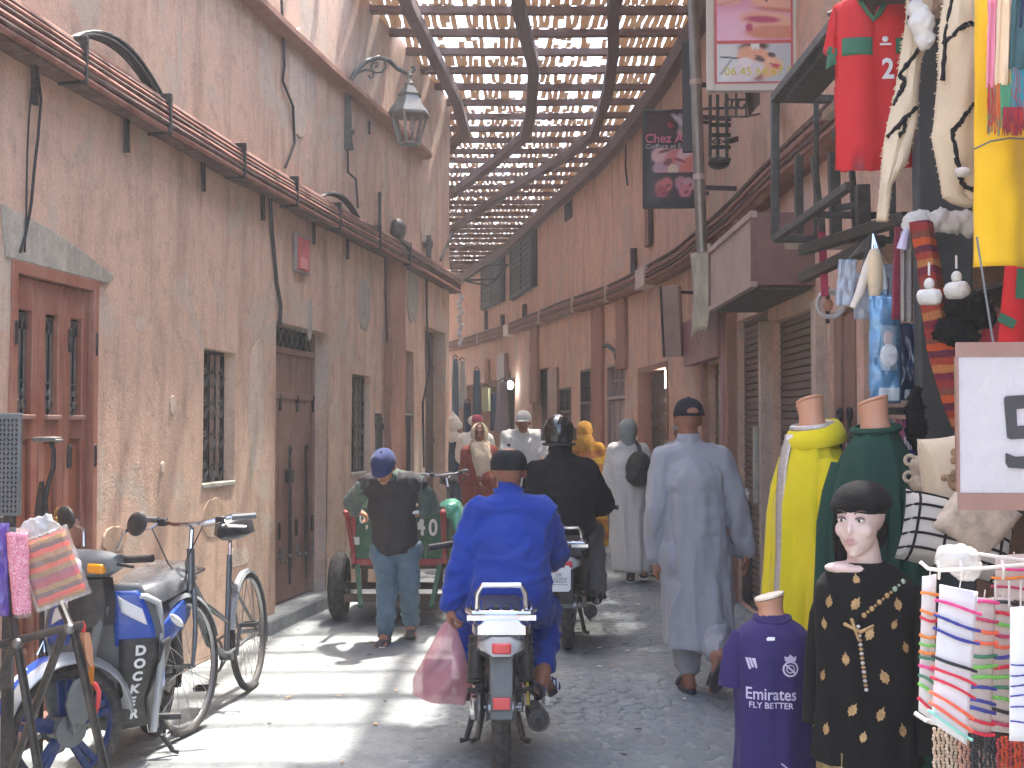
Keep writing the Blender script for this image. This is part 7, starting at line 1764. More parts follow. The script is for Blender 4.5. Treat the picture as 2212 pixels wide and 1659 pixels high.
MB().beam(BL+e2*.1+Vector((0, .05, -.03)), BL+e2*.8+Vector((0, .05, -.03)), .02, .03).build('bar', m_cream, af)
for k, (off, zz_, w, mm) in enumerate(((.10, -.02, .16, m_dmetal), (.24, -.12, .05, m_cream), (.32, -.22, .12, m_dmetal), (.42, -.30, .14, m_iron))):
    a = TL+Vector((off, -.1, zz_)); MB().beam(a, a+Vector((0, -1.9, 0)), w, .05 if k != 1 else .045).build('canopy_slat', mm, af, bevel=.006)
MB().beam(TL+Vector((.05, -.05, -.02)), TL+Vector((.05, -2.0, -.02)), .10, .02).build('canopy_slat', m_dmetal, af)
o = MB().beam((0, 0, 0), (0, 0, -.42), .04, .04).build('hook_rod', m_dmetal, None); o.location = o3+A3(1725, 335, 6.6); tag(o, 'thin dark rod hanging inside the awning frame', 'rod')
# second scaffold under it with magenta edge
o3b = P(1760, 430, 5.9); sf = thing('metal_scaffold', 'dark metal uprights of the stall front with a magenta edged cloth strip', 'frame', o3b)
def B3(x, y, Y): return P(x, y, Y)-o3b
for a, b, w in ((B3(1757, 340, 5.9), B3(1776, 500, 5.9), .03), (B3(1800, 330, 5.9), B3(1806, 520, 5.9), .05), (B3(1862, 400, 5.6), B3(1866, 560, 5.6), .06), (B3(1806, 450, 5.9), B3(1870, 440, 5.6), .03), (B3(1735, 540, 6.0), B3(1960, 470, 5.0), .05), (B3(1735, 600, 6.3), B3(1900, 520, 5.2), .05)): MB().beam(a, b, w, w).build('bar', m_dmetal, sf, bevel=.004)
MB().beam(B3(1772, 440, 6.0), B3(1782, 640, 6.0), .035, .012).build('magenta_strip', mat('magenta_cloth', C(176, 50, 86), .7), sf)
# shop back boards, shelf and blinds seen through
bb3 = thing('stall_shelf', 'grey shelf unit at the back of the stall holding boxes', 'shelf', (2.28, 5.3, 0))
MB().bb(-.02, .6, -1.9, 1.6, .0, .02).bb(.55, .6, -1.9, 1.6, .02, 2.5).build('back', m_dw, bb3)
for z in (.8, 1.15, 1.50, 1.85, 2.2): MB().bb(0, .54, -1.85, 1.55, z, z+.025).build('shelf_board', m_dmetal, bb3)
for y in (-1.0, .0, 1.0): MB().bb(.02, .05, y, y+.03, .03, 2.45).build('upright', m_dmetal, bb3)
# small boxes (pinks and blues)
for k in range(9):
    Y = 5.55-.0*k; x = 1907+7.5*k; z0_, z1_ = 982, 905+6*(k % 2); q0_ = P(x, z0_, Y); h = zat(z1_, Y)-q0_.z; w = 6.6/px(Y)
    c_ = [C(150, 190, 206), C(196, 206, 210), C(130, 150, 190), C(150, 170, 190), C(186, 90, 150), C(206, 110, 160), C(170, 90, 160), C(150, 120, 180), C(120, 110, 170)][k]
    o = thing('small_box', ['pale teal slim box on the left end of the stall shelf', 'white slim box second on the stall shelf', 'periwinkle slim box third on the stall shelf', 'grey blue slim box fourth on the stall shelf', 'magenta slim box in the middle of the stall shelf', 'hot pink slim box right of the magenta one on the stall shelf', 'orchid slim box after the hot pink one on the stall shelf', 'lilac slim box second from the right on the stall shelf', 'violet slim box on the right end of the stall shelf'][k], 'box', q0_, -.1, 'slim boxes on the stall shelf')
    MB().bb(0, w, 0, .08, 0, h).build('carton', mat('box_%d' % k, c_, .35, 0, .1, 20), o, bevel=.003); MB().bb(w*.15, w*.85, -.002, .0, h*.15, h*.5).build('label', m_wht, o)
o = thing('shelf_ledge', 'dark grey shelf plank under the blue plastic packets', 'shelf', P(1905, 880, 5.5)); MB().bb(-.02, .2, 0, .2, -.03, .0).build('plank', m_dmetal, o, bevel=.004)
for k, (x, y, c_, lab) in enumerate(((1955, 1015, C(206, 186, 216), 'pale lilac carton low behind the fluffy toys'), (1964, 1000, C(66, 66, 150), 'indigo carton standing low beside the lilac one'), (1962, 1052, C(226, 150, 40), 'orange carton lowest beside the gridded cushion'))):
    q0_ = P(x, y+28, 4.9); o = thing('carton', lab, 'box', q0_, -.2, 'low cartons behind the fluffy toys'); MB().bb(-.02, .03, 0, .06, 0, .10).build('carton', mat('carton_%d' % k, c_, .5, 0, .25, 25), o, bevel=.003); MB().bb(-.016, .026, -.003, -.001, .02, .06).build('label', m_wht, o)
# ---------------------------------------------------------------- hanging goods
# red jersey on its hanger
Yj = 4.9; q = P(1872, 18, Yj); rj = thing('jersey', 'red football jersey with green chest band and number 2 hanging from the awning frame', 'jersey', q, math.radians(-6)); s = px(Yj)
c_red = cloth('red_jersey', C(196, 34, 40), .7, .06, 300, .2, wr=.35, ws=3.0); c_jg = cloth('jersey_green', C(52, 104, 80), .7, .06, 300)
def D2(x, y): return ((x-1872)/s, -(y-18)/s)
outl = [(1800, 18), (1792, 50), (1784, 110), (1788, 122), (1806, 118), (1808, 130), (1802, 200), (1800, 376), (1830, 380), (1880, 381), (1930, 378), (1958, 374), (1956, 200), (1962, 130), (1978, 120), (1982, 112), (1972, 50), (1955, 10), (1915, -6), (1890, 22), (1880, 52), (1868, 20), (1850, -8)]
def sheet_fill(name, pts, m, parent, depth=.05, amp=.012, seed=0, n=0, k=5.0, sub=5):
    "garment panel: outline filled, cut fine and given a soft belly and folds on both faces"
    bm = bmesh.new(); vs = [bm.verts.new((x, 0, z)) for x, z in pts]; bm.faces.new(vs)
    bmesh.ops.triangulate(bm, faces=bm.faces[:])
    bmesh.ops.subdivide_edges(bm, edges=bm.edges[:], cuts=sub, use_grid_fill=True)
    xs_ = [p_[0] for p_ in pts]; cx, hw = (min(xs_)+max(xs_))/2, (max(xs_)-min(xs_))/2
    for v_ in bm.verts:
        x, z = v_.co.x, v_.co.z; u = min(abs(x-cx)/hw, 1)
        v_.co.y = -depth*math.sqrt(max(0, 1-u*u))+amp*mnoise.noise((x*k*2.4, seed, z*k*.55))*2
    me = bpy.data.meshes.new(name); bm.normal_update(); bm.to_mesh(me); bm.free(); me.shade_smooth()
    o = link(name, me, m, parent); d = o.modifiers.new('solid', 'SOLIDIFY'); d.thickness = .012; d.offset = 1; return o
sheet_fill('body', [D2(*p_) for p_ in outl], c_red, rj, .05, .010, 1)
def jband(x0, x1, y0, y1, m, nm, dy=-.058):
    a = D2(x0, y0); b = D2(x1, y1); MB().grid(lambda u, v: Vector((a[0]+(b[0]-a[0])*u, -.052*math.sqrt(max(0, 1-((a[0]+(b[0]-a[0])*u-.01)/.17)**2))-.012+.010*mnoise.noise(((a[0]+(b[0]-a[0])*u)*12, 1, (a[1]+(b[1]-a[1])*v)*2.75))*2, a[1]+(b[1]-a[1])*v)), 10, 5).build(nm, m, rj, solid=.003)
jband(1814, 1878, 92, 130, c_jg, 'chest_band'); jband(1926, 1956, 96, 130, c_jg, 'chest_band')
for a, b in (((1786, 110), (1808, 119)), ((1960, 119), (1980, 110))):
    A_, B_ = D2(*a), D2(*b); MB().beam((A_[0], -.02, A_[1]), (B_[0], -.02, B_[1]), .03, .018, (0, 1, 0)).build('cuff', c_jg, rj, bevel=.004)
MB().tube([Vector((D2(x, y)[0], -.055+.0*x, D2(x, y)[1])) for x, y in ((1846, -10), (1856, 15), (1868, 38), (1881, 52), (1893, 40), (1906, 15), (1916, -8))], .012, 7).build('collar', c_jg, rj)
MB().tube([Vector((D2(x, y)[0], -.02, D2(x, y)[1])) for x, y in ((1792, 120), (1788, 150), (1800, 140), (1796, 122))], .012, 6).build('sleeve_knot', c_jg, rj)
x_, z_ = D2(1909, 165); text('number', '2', .11, m_wht, rj, Matrix.Translation((x_, -.070, z_))@RX90, .001, bold=.003, sx=.85)
x_, z_ = D2(1904, 105); e_ = MB(); e_.prism([(-.022, -.012), (.024, -.012), (.020, -.004), (-.02, -.004)], .001, Matrix.Translation((x_, -.068, z_))@RX90); e_.ell((x_, -.068, z_+.012), (.012, .003, .012), nu=10, nv=6); e_.build('animal_crest', m_wht, rj)
MB().tube([(0, 0, .05), (.0, 0, .10), (.03, 0, .12), (.03, 0, .15)], .005, 6).tube([(-.15, 0, -.02), (0, 0, .05), (.17, 0, -.02)], .01, 7).build('hanger', m_blkp, rj)
# cream woven rugs with black lines: thick hanging strips
c_wool = cloth('cream_wool', C(206, 188, 160), .95, .12, 130, .3, bump=.8, wr=.25, ws=7); m_wl = cloth('black_wool', C(28, 27, 30), .95, .2, 160, bump=.6)
def strip(name, label, left_, right_, Y, th, m, lines=(), grp=None, cat='rug', fringe=True, bow=.03):
    "hanging cloth between a left and a right outline given as picture rows"
    ys = [p_[1] for p_ in left_]; y0_, y1_ = ys[0], ys[-1]
    q = P((left_[0][0]+right_[0][0])/2, y0_, Y); t = thing(name, label, cat, q, 0, grp); s = px(Y)
    lx = lambda y: float(np.interp(y, [p_[1] for p_ in left_], [p_[0] for p_ in left_])); rx = lambda y: float(np.interp(y, [p_[1] for p_ in right_], [p_[0] for p_ in right_]))
    def f(u, v):
        y = y0_+(y1_-y0_)*v; x = lx(y)+(rx(y)-lx(y))*u; w = P(x, y, Y)-q
        return w+Vector((0, -bow*math.sin(math.pi*u)-.02*mnoise.noise((u*3, v*4, len(label)))*1.5, 0))
    MB().grid(f, 16, 44).build('cloth', m, t, solid=th, sub=0)
    for k, ln in enumerate(lines):
        pts = []
        for (xa, ya), (xb, yb) in zip(ln[:-1], ln[1:]):
            for j in range(9):
                x, y = xa+(xb-xa)*j/9, ya+(yb-ya)*j/9; u = (x-lx(y))/max(rx(y)-lx(y), 1); pts.append(f(min(max(u, 0), 1), (y-y0_)/(y1_-y0_))+Vector((random.uniform(-.003, .003), -th*.55, random.uniform(-.004, .004))))
        MB().tube(pts, [.0085*random.uniform(.7, 1.3) for _ in pts], 6).build('woven_line', m_wl, t)
    if fringe:
        fr = MB()
        for side in (0, 1):
            for v in np.linspace(.01, .99, 70):
                p_ = f(side*.999, v); d = Vector((random.uniform(.004, .014)*(1 if side else -1), -.006, random.uniform(-.01, .004))); fr.tube([p_, p_+d], [.005, .002], 4)
        tag(fr.build('woolly_edge', m, t), kind='stuff')
    return t
strip('woven_rug', 'cream woven rug with black zigzag lines hanging next to the red jersey', [(1962, -5), (1946, 130), (1935, 200), (1922, 260), (1906, 350), (1898, 480)], [(2010, -5), (2000, 90), (1985, 130), (1980, 200), (1976, 260), (1955, 350), (1920, 400), (1912, 480)], 4.55, .02, c_wool,
      [[(1966, 0), (1958, 60), (1970, 20)], [(1978, 110), (1940, 165), (1952, 180), (1942, 200), (1925, 235)], [(1976, 235), (1950, 258), (1948, 285), (1934, 300)], [(1948, 262), (1915, 300)]], 'cream woven rugs above the stall')
strip('woven_rug', 'wider folded cream rug with a curved black line hanging beside the yellow cloth', [(2040, -5), (2025, 150), (2022, 260), (2016, 300), (2030, 380), (2038, 430), (2090, 445)], [(2120, -5), (2120, 150), (2115, 300), (2120, 430), (2120, 446)], 4.35, .022, c_wool,
      [[(2052, -3), (2040, 80), (2030, 190)], [(2118, 60), (2090, 55), (2065, 70), (2032, 100)], [(2118, 215), (2090, 235), (2060, 275), (2048, 290), (2058, 350), (2070, 400), (2095, 415), (2118, 395)]], 'cream woven rugs above the stall')
q = P(1990, 48, 4.45); o = link('pompom', blob(MB().ell((0, 0, 0), (.045, .04, .06)).ell((.012, 0, -.06), (.035, .03, .04)).ell((-.02, 0, .05), (.03, .03, .03)), .008, 2, folds(.008, (18, 18, 18), 31), 'pompom'), c_white); o.location = q; tag(o, 'off-white wool tassel knot on the rug beside the red jersey', 'tassel')
q = P(2082, 372, 4.28); o = link('pompom', blob(MB().ell((0, 0, 0), (.03, .02, .015)), .006, 2, folds(.004, (18, 18, 18), 33), 'pompom'), c_white); o.location = q; tag(o, 'tiny white wool tuft on the wider folded cream rug', 'tassel')
# dark post behind the rugs
q = P(2030, 600, 4.75); o = thing('stall_post', 'broad dark grey post at the front of the stall behind the cream rugs', 'post', (q.x, 4.75, 0))
MB().bb(-.085, .12, -.02, .06, 0, 3.4).build('post', mat('post_grey', C(60, 64, 66), .7, 0, .12, 5), o, bevel=.01)
q = P(2035, 480, 4.6); fz = thing('fleece_roll', 'rolled white sheepskin fleece lying across the dark post below the rugs', 'fleece', q); mb = MB()
for k in range(9): mb.ell((-.11+.026*k, 0, .01*math.sin(k*2.1)), (.035, .045, .038+.008*math.sin(k*3.3)))
link('fleece', blob(mb, .008, 2, folds(.009, (16, 16, 16), 35, .004, (40, 40, 40)), 'fleece'), c_white, fz); MB().tube([(-.12, 0, 0), (-.14, -.01, -.05), (-.15, 0, -.1)], [.01, .014, .02], 8).build('grey_tie', m_lil, fz)
# yellow cloth, second red garment, fringed scarf
c_yw = cloth('yellow_shawl', C(236, 188, 30), .8, .06, 220, .3, wr=.2, ws=3)
Yy = 4.0
strip('shawl', 'plain bright yellow shawl hanging at the right edge above the price board', [(2106, -5), (2104, 300), (2103, 578)], [(2225, -5), (2225, 300), (2225, 600)], Yy, .008, c_yw, cat='shawl', fringe=False, bow=.05)
fs = thing('fringed_scarf', 'pink cream and teal scarf with long red and green fringe hanging over the yellow shawl', 'scarf', P(2175, 0, 3.86)); of = P(2175, 0, 3.86)
def FS(x, y, d=0): return P(x, y, 3.86+d)-of
for x0, x1, yb, m in ((2134, 2152, 190, cloth('pink_stripe', C(226, 140, 160), .85, .06, wr=.2)), (2152, 2184, 185, cloth('cream_stripe', C(232, 206, 170), .85, .06, wr=.2)), (2184, 2222, 150, cloth('teal_stripe', C(66, 100, 104), .85, .1, wr=.2)), (2205, 2225, 60, cloth('navy_stripe', C(40, 46, 86), .85, .1, wr=.2))):
    MB().grid(lambda u, v: FS(x0+(x1-x0)*u-4*v, -6+(yb+6)*v)+Vector((0, -.008*math.sin(9*u+2*v)-(.004 if x0 > 2200 else 0), 0)), 5, 14).build('scarf_band', m, fs, solid=.006)
mats_f = [mat('fringe_red', C(186, 50, 46), .8), mat('fringe_orange', C(206, 110, 50), .8), mat('fringe_green', C(80, 150, 110), .8), mat('fringe_teal', C(40, 146, 160), .8), mat('fringe_wine', C(140, 44, 60), .8)]
frs = [MB() for _ in mats_f]
for k in range(170):
    x = random.uniform(2134, 2216); y = 185 if x < 2184 else 150; m = (0 if x < 2150 else 1) if x < 2160 and random.random() < .8 else (2 if x < 2185 else 3)
    if random.random() < .2: m = random.choice((0, 4))
    ln = random.uniform(60, 110); frs[m].tube([FS(x, y-4), FS(x+random.uniform(-3, 3), y+ln*.5, -.01), FS(x+random.uniform(-5, 5), y+ln, -.012)], [.0025, .002, .0012], 4)
for k in range(110):
    x = random.uniform(2168, 2210); frs[random.choice((4, 4, 0))].tube([FS(x, 232, -.02), FS(x+random.uniform(-4, 4), 232+random.uniform(30, 62), -.03)], [.003, .0015], 4)
for f_, m in zip(frs, mats_f): tag(f_.build('fringe', m, fs), kind='stuff')
MB().tube([FS(2104, 322, .04), FS(2140, 305, .0), FS(2180, 298, .0), FS(2222, 300, .0)], .003, 5).build('string', m_gryp, fs)
rg = thing('jersey', 'second red jersey with green trim hanging at the right edge below the yellow shawl', 'jersey', P(2185, 580, 4.25)); og = P(2185, 580, 4.25)
def RG(x, y, d=0): return P(x, y, 4.25+d)-og
MB().grid(lambda u, v: RG(2172-16*v+60*u, 570+175*v)+Vector((0, -.03*math.sin(3*u), 0)), 10, 14).build('body', c_red, rg, solid=.01); MB().beam(RG(2158, 684, -.04), RG(2192, 702, -.05), .03, .012, (0, 1, 0)).build('cuff', c_jg, rg); MB().beam(RG(2196, 612, -.05), RG(2225, 614, -.05), .10, .01, (0, 1, 0)).build('chest_band', c_jg, rg)
q = P(2150, 735, 4.55); o = thing('folded_cloth', 'dark navy and magenta folded cloths behind the top of the price board', 'cloth', q); MB().ell((0, 0, 0), (.05, .05, .10)).build('fold', mat('wine_cloth', C(150, 40, 54), .85), o); MB().ell((.06, -.01, -.02), (.04, .04, .09)).build('fold', c_navy, o)
# striped blanket hanging askew
m_str = stripes('berber_stripes', [C(140, 52, 50), C(112, 40, 56), C(170, 110, 66), C(150, 60, 46), C(96, 44, 60), C(186, 84, 46), C(120, 70, 60)], 5.2, 'Z', dist=1.2, dscale=4)
strip('striped_blanket', 'wine red and ochre striped blanket hanging askew left of the price board', [(1968, 480), (1985, 600), (2005, 760), (2040, 880), (2064, 930)], [(2010, 480), (2030, 600), (2070, 760), (2085, 880), (2090, 944)], 4.5, .02, m_str, cat='blanket', fringe=False, bow=.04)
# two tassels of white beads
for k, (x, y, lab) in enumerate(((2007, 595, 'lower left white thread tassel hanging in front of the striped blanket'), (2066, 580, 'upper right white thread tassel hanging beside the black wool'))):
    q = P(x, y, 4.3); o = thing('tassel', lab, 'tassel', q, 0, 'white thread tassels'); MB().tube([(0, 0, .045), (0, 0, .0)], .004, 6).build('cord', c_white, o)
    MB().ell((0, 0, -.03), (.018, .018, .022)).build('knot', c_white, o); mb = MB()
    for j in range(8): a = 2*math.pi*j/8; mb.ell((.022*math.cos(a), .022*math.sin(a), -.075), (.022, .022, .028), nu=10, nv=7)
    link('skirt', blob(mb, .006, 2, folds(.004, (30, 30, 8), 41+k), 'skirt'), c_white, o)
# black wool hanks / bag
for k, (x, y, r, lab) in enumerate(((2095, 665, (.085, .05, .06), 'shaggy black wool hank hanging right of the tassels'), (2062, 715, (.075, .05, .05), 'shaggy black wool hank lower beside the striped blanket'), (1978, 905, (.035, .04, .13), 'long black fur tail hanging over the stall shelf'))):
    q = P(x, y, 4.42 if k < 2 else 4.75); mb = MB().ell((0, 0, 0), r); mb.ell((r[0]*.5, 0, -r[2]*.5), (r[0]*.6, r[1]*.8, r[2]*.7))
    o = link('wool_hank', blob(mb, .008, 2, folds(.014, (14, 14, 14), 51+k, .005, (40, 40, 40)), 'wool'), m_fur); o.location = q; tag(o, lab, 'wool')
o = thing('grey_cloth', 'grey striped cloth hanging between the red textile and the blanket', 'cloth', P(1962, 600, 4.62)); oo = P(1962, 600, 4.62)
MB().grid(lambda u, v: P(1946+24*u, 500+195*v, 4.62)-oo+Vector((0, -.01*math.sin(9*u), 0)), 6, 16).build('cloth', stripes('grey_stripe', [C(150, 142, 138), C(136, 130, 128), C(158, 152, 146)], 90, 'X'), o, solid=.006)
o = thing('wine_cloth', 'narrow wine red cloth hanging left of the grey striped cloth', 'cloth', P(1940, 600, 4.7)); oo = P(1940, 600, 4.7); MB().grid(lambda u, v: P(1932+18*u-6*v, 490+200*v, 4.7)-oo, 4, 12).build('cloth', mat('wine_cloth2', C(128, 38, 60), .85, 0, .25, 8), o, solid=.006)
# packets in blue film
m_pk = mat('blue_packet', C(96, 146, 186), .12, 0, .6, 9, .6, 22, coat=.9); m_pk2 = mat('deep_blue_packet', C(34, 62, 104), .12, 0, .6, 10, .6, 24, coat=.9)
def packet(x0, x1, y0, y1, Y, m, lab, face_=None, bow=.02):
    q = P((x0+x1)/2, y0, Y); o = thing('clothes_packet', lab, 'packet', q, 0, 'glossy clothes packets')
    def f(u, v):
        w = P(x0+(x1-x0)*u, y0+(y1-y0)*v, Y)-q; return w+Vector((0, -bow*(math.sin(math.pi*u)*math.sin(math.pi*v))**.5-.014*mnoise.noise((u*4, v*6, x0)), 0))
    MB().grid(f, 14, 22).build('film', m, o, solid=.02)
    if face_:
        fc = MB().grid(lambda u, v: f(.28+.6*u, .28+.42*v)+Vector((0, -.013, 0)), 6, 8).build('picture_card', mat('packet_card', C(150, 176, 196), .3, 0, .25, 8, coat=.6), o); MB().ell(f(.55, .40)+Vector((0, -.014, 0)), (.022, .004, .03)).build('printed_face', mat('print_face', C(190, 176, 180), .4), fc); MB().ell(f(.55, .56)+Vector((0, -.013, 0)), (.035, .004, .045)).build('printed_body', mat('print_body', C(206, 210, 214), .4, 0, .3, 40), fc)
    MB().grid(lambda u, v: f(.25+.7*u, .86+.12*v)+Vector((0, -.014, 0)), 5, 3).build('white_label', mat('packet_white', C(206, 220, 226), .2, coat=.8), o)
    return o
packet(1880, 1942, 640, 870, 4.95, m_pk, 'glossy blue clothes packet with a pale figure printed on it', True)
packet(1938, 1992, 700, 865, 5.05, m_pk2, 'dark blue shiny packet behind the pale printed one')
packet(1878, 1915, 600, 690, 5.0, mat('teal_packet', C(120, 160, 190), .15, 0, .4, 9, .5, 22, coat=.8), 'pale teal packet hung above the printed blue packet')
# clear sleeves and long white brushes hanging from a hook
for k, (x, y, lab) in enumerate(((1832, 610, 'clear plastic sleeve with bluish contents hanging left of the white brushes'), (1922, 620, 'clear plastic sleeve hanging right of the white brushes'), (1858, 640, 'clear plastic sleeve tucked behind the white brushes'))):
    q = P(x, y-50, 5.1); o = thing('plastic_sleeve', lab, 'sleeve', q, 0, 'clear plastic sleeves')
    MB().grid(lambda u, v: P(x-20+40*u-8*v*(1-k), y-50+100*v, 5.1+.03*k)-q+Vector((0, -.015*mnoise.noise((u*4, v*4, k)), 0)), 8, 12).build('film', mat('sleeve_film', C(176, 190, 206), .12, 0, .25, 9, .5, 20, alpha=.55, coat=.8), o, solid=.004)
    MB().tube([P(x, y-50, 5.1)-q, P(1882, 505, 5.08)-q], .002, 4).build('string', m_gryp, o)
for k, (pts, m, lab) in enumerate((([(1884, 540), (1872, 580), (1858, 630), (1842, 665)], mat('ivory_strand', C(214, 204, 190), .7), 'long ivory wool hank slanting left from the hook'), ([(1890, 538), (1891, 570), (1892, 610), (1890, 645)], mat('cream_pad', C(216, 196, 164), .8), 'thick cream wool pad hanging straight from the hook'), ([(1896, 540), (1906, 580), (1912, 625)], mat('pale_strand', C(190, 200, 204), .5), 'pale grey strand slanting right from the hook'))):
    q = P(pts[0][0], pts[0][1], 5.0); w = (.018, .034, .014)[k]; o = thing('wool_hank', lab, 'wool', q, 0, 'pale hanks on the hook'); L_ = [P(x, y, 5.0-.01*k)-q for x, y in pts]
    MB().tube(L_, [w*.5, w, w, w*.7], 10, sx=1.0).build('strands', m, o); MB().tube([L_[0], P(1886, 505, 5.0)-q], .004, 5).build('hook', m_chrome, o)
# ring of clear tubing on the column
q = P(1786, 660, 6.9); rgt = thing('tube_coil', 'coil of clear plastic tubing hanging on the cream post', 'coil', q)
for k in range(3): MB().torus((0, -.05-.02*k, 0), .062+.006*k, .010, (.2, 1, .1), 26, 7).build('loop', m_film, rgt)
MB().ell((0, -.03, .0), (.028, .02, .035)).build('core', m_man, rgt); MB().tube([(0, -.02, .10), (.0, -.02, -.1)], .012, 7).build('peg', m_blkp, rgt)
# fluffy beige toys
c_bei = mat('beige_fluff', C(176, 158, 134), .95, 0, .25, 40, .6, 120, sheen=.4)
for k, (x, y, lab) in enumerate(((1990, 1006, 'upper fluffy beige keyring toy with round ears beside the cushion'), (1988, 1042, 'lower fluffy beige keyring toy with round ears beside the cushion'))):
    q = P(x, y, 4.55); o = thing('fluffy_toy', lab, 'toy', q, 0, 'fluffy keyring toys'); link('head', blob(MB().ell((0, 0, 0), (.045, .035, .04)).ell((.01, -.02, -.012), (.03, .03, .024)), .006, 2, folds(.003, (40, 40, 40), 61+k), 'head'), c_bei, o)
    MB().torus((-.042, -.005, .02), .017, .007, (.3, 1, 0), 16, 6).build('ear', c_bei, o); MB().ell((-.042, .0, .02), (.014, .006, .014)).build('inner_ear', m_hair, o); MB().ell((.012, -.045, -.01), (.008, .006, .006)).build('nose', m_eye, o)
    MB().tube([(0, 0, .035), (0, 0, .06)], .004, 5).build('loop', m_blkp, o)
# cushions
def cushion(label, x, y, Y, w, h, d, rx_, ry_, rz_, m, lines=None):
    q = P(x, y, Y); t = thing('cushion', label, 'cushion', q); t.rotation_euler = (rx_, ry_, rz_)
    def f(u, v, sgn):
        a, b = 2*u-1, 2*v-1; k = (max(0, (1-a**4)*(1-b**4)))**.55; pin = 1-.07*(a*a*(1-b*b)+b*b*(1-a*a))*0; e = 1-.10*(1-abs(b))*abs(a)**6*0
        return Vector((a*w/2*(1-.06*(1-b*b)*abs(a)**3), sgn*(d/2*k), b*h/2*(1-.06*(1-a*a)*abs(b)**3)))
    mb = MB(); mb.grid(lambda u, v: f(u, v, -1), 22, 22); mb.grid(lambda u, v: f(1-u, v, 1), 22, 22); mb.build('cover', m, t)
    if lines:
        for k, ((u0, v0), (u1, v1)) in enumerate(lines): MB().tube([f(u0+(u1-u0)*s_, v0+(v1-v0)*s_, -1)+Vector((0, -.002, 0)) for s_ in np.linspace(0, 1, 14)], .0045, 6).build('cord_line', m_wl, t)
    return t
c_lin = cloth('linen_grey', C(170, 166, 158), .9, .05, 200, wr=.15); m_emb = mat('brown_motif', C(150, 120, 90), .9, 0, .35, 25, .6, 120)
cushion('pale cushion with brown embroidered patch leaning left of the price board', 2052, 1035, 4.2, .20, .30, .12, .0, math.radians(-8), math.radians(12), c_wool)
o = bpy.data.objects['cushion']
for k in range(40):
    a, b = random.gauss(.0, .022), random.gauss(-.02, .05); kk = max(0, (1-(a/.1)**4)*(1-(b/.15)**4))**.55; MB().ell((a, -.06*kk-.001, b), (.012, .004, .014), Matrix.Rotation(random.uniform(0, 3), 3, 'Y'), 8, 5).build('motif', m_emb, o)
cushion('grey linen cushion with black cord grid lying behind the bracelet rack', 2065, 1160, 4.05, .36, .24, .16, math.radians(-20), math.radians(14), math.radians(-6), c_lin, [((.25*i+.1, 0), (.25*i+.1, 1)) for i in range(4)]+[((0, .2*i+.15), (1, .2*i+.15)) for i in range(5)])
cushion('beige leaf patterned cushion half hidden below the price board', 2105, 1125, 4.0, .22, .22, .12, math.radians(0), math.radians(38), math.radians(0), mat('beige_leaf_cloth', C(178, 164, 148), .9, 0, .35, 22, .3, 120))
# ---------------------------------------------------------------- price board
Ypb = 3.25; q = P(2070, 1102, Ypb); zt_ = zat(742, Ypb); hB = zt_-q.z; wB = .36
pb_ = thing('price_board', 'white board with brown taped edges and a large dark number 9 at the right edge', 'sign', q, math.radians(-4)); m_brn = mat('brown_tape', C(150, 116, 104), .35, 0, .15, 9, coat=.3); m_wb = mat('laminated_white', C(200, 198, 200), .28, 0, .05, 4, .25, 9, coat=.6)
MB().bb(0, wB, 0, .012, 0, hB).build('board', m_wb, pb_, bevel=.002)
MB().bb(-.002, wB, -.004, -.0005, 0, .045).build('tape', m_brn, pb_); MB().bb(-.002, wB, -.004, -.0005, hB-.035, hB+.003).build('tape', m_brn, pb_); MB().bb(-.003, .004, -.005, .013, .046, hB-.036).build('tape', m_brn, pb_)
mk = mat('marker_ink', C(66, 66, 70), .6, 0, .1); ky = lambda y: zat(y, Ypb)-q.z; kx = lambda x: (x-2070)/px(Ypb)
nb = MB(); b_ = -.005
ck = [(kx(2168), ky(862)), (kx(2172), ky(856)), (kx(2235), ky(852)), (kx(2235), ky(880)), (kx(2194), ky(884)), (kx(2195), ky(920)), (kx(2235), ky(918)), (kx(2235), ky(946)), (kx(2182), ky(949)), (kx(2174), ky(945))]
nb.prism(ck, .002, Matrix.Translation((0, -.003, 0))@RX90); n1 = nb.build('numeral', mk, pb_, False)
MB().prism([(kx(2170), ky(978)), (kx(2190), ky(986)), (kx(2235), ky(984)), (kx(2262), ky(984)), (kx(2262), ky(1012)), (kx(2235), ky(1014)), (kx(2176), ky(1010)), (kx(2170), ky(1000))], .002, Matrix.Translation((0, -.003, 0))@RX90).build('numeral', mk, pb_, False)
MB().prism([(kx(2235), ky(852)), (kx(2262), ky(858)), (kx(2262), ky(983)), (kx(2236), ky(983)), (kx(2236), ky(947))], .002, Matrix.Translation((0, -.003, 0))@RX90).build('numeral', mk, pb_, False)
MB().tube([(.1, .02, hB), (.1, .15, hB+.3)], .003, 5).build('string', m_gryp, pb_)
# ---------------------------------------------------------------- bracelet rack
Yr = 3.25; q = P(2010, 1225, Yr); rk = thing('wire_rack', 'white coated wire rack holding bracelet cards at the right edge', 'rack', q); m_wire = mat('white_wire', C(222, 216, 210), .4, 0, .05)
def RK(x, y, d=0): return P(x, y, Yr+d)-q
MB().tube([RK(1988, 1214), RK(2004, 1228), RK(2030, 1232), RK(2120, 1228), RK(2225, 1218)], .005, 7).build('rod', m_wire, rk); MB().tube([RK(2110, 1196, .1), RK(2150, 1202, .1), RK(2225, 1212, .1)], .005, 7).build('rod', m_wire, rk)
for x in (2026, 2075, 2165): MB().tube([RK(x, 1210, -.02), RK(x+3, 1232, -.03), RK(x+2, 1250, -.01)], .004, 6).build('hook', m_wire, rk)
for x in (2150, 2180, 2205): MB().tube([RK(x, 1255, .15), RK(x, 1310, .15)], .003, 5).build('wire', m_wire, rk)
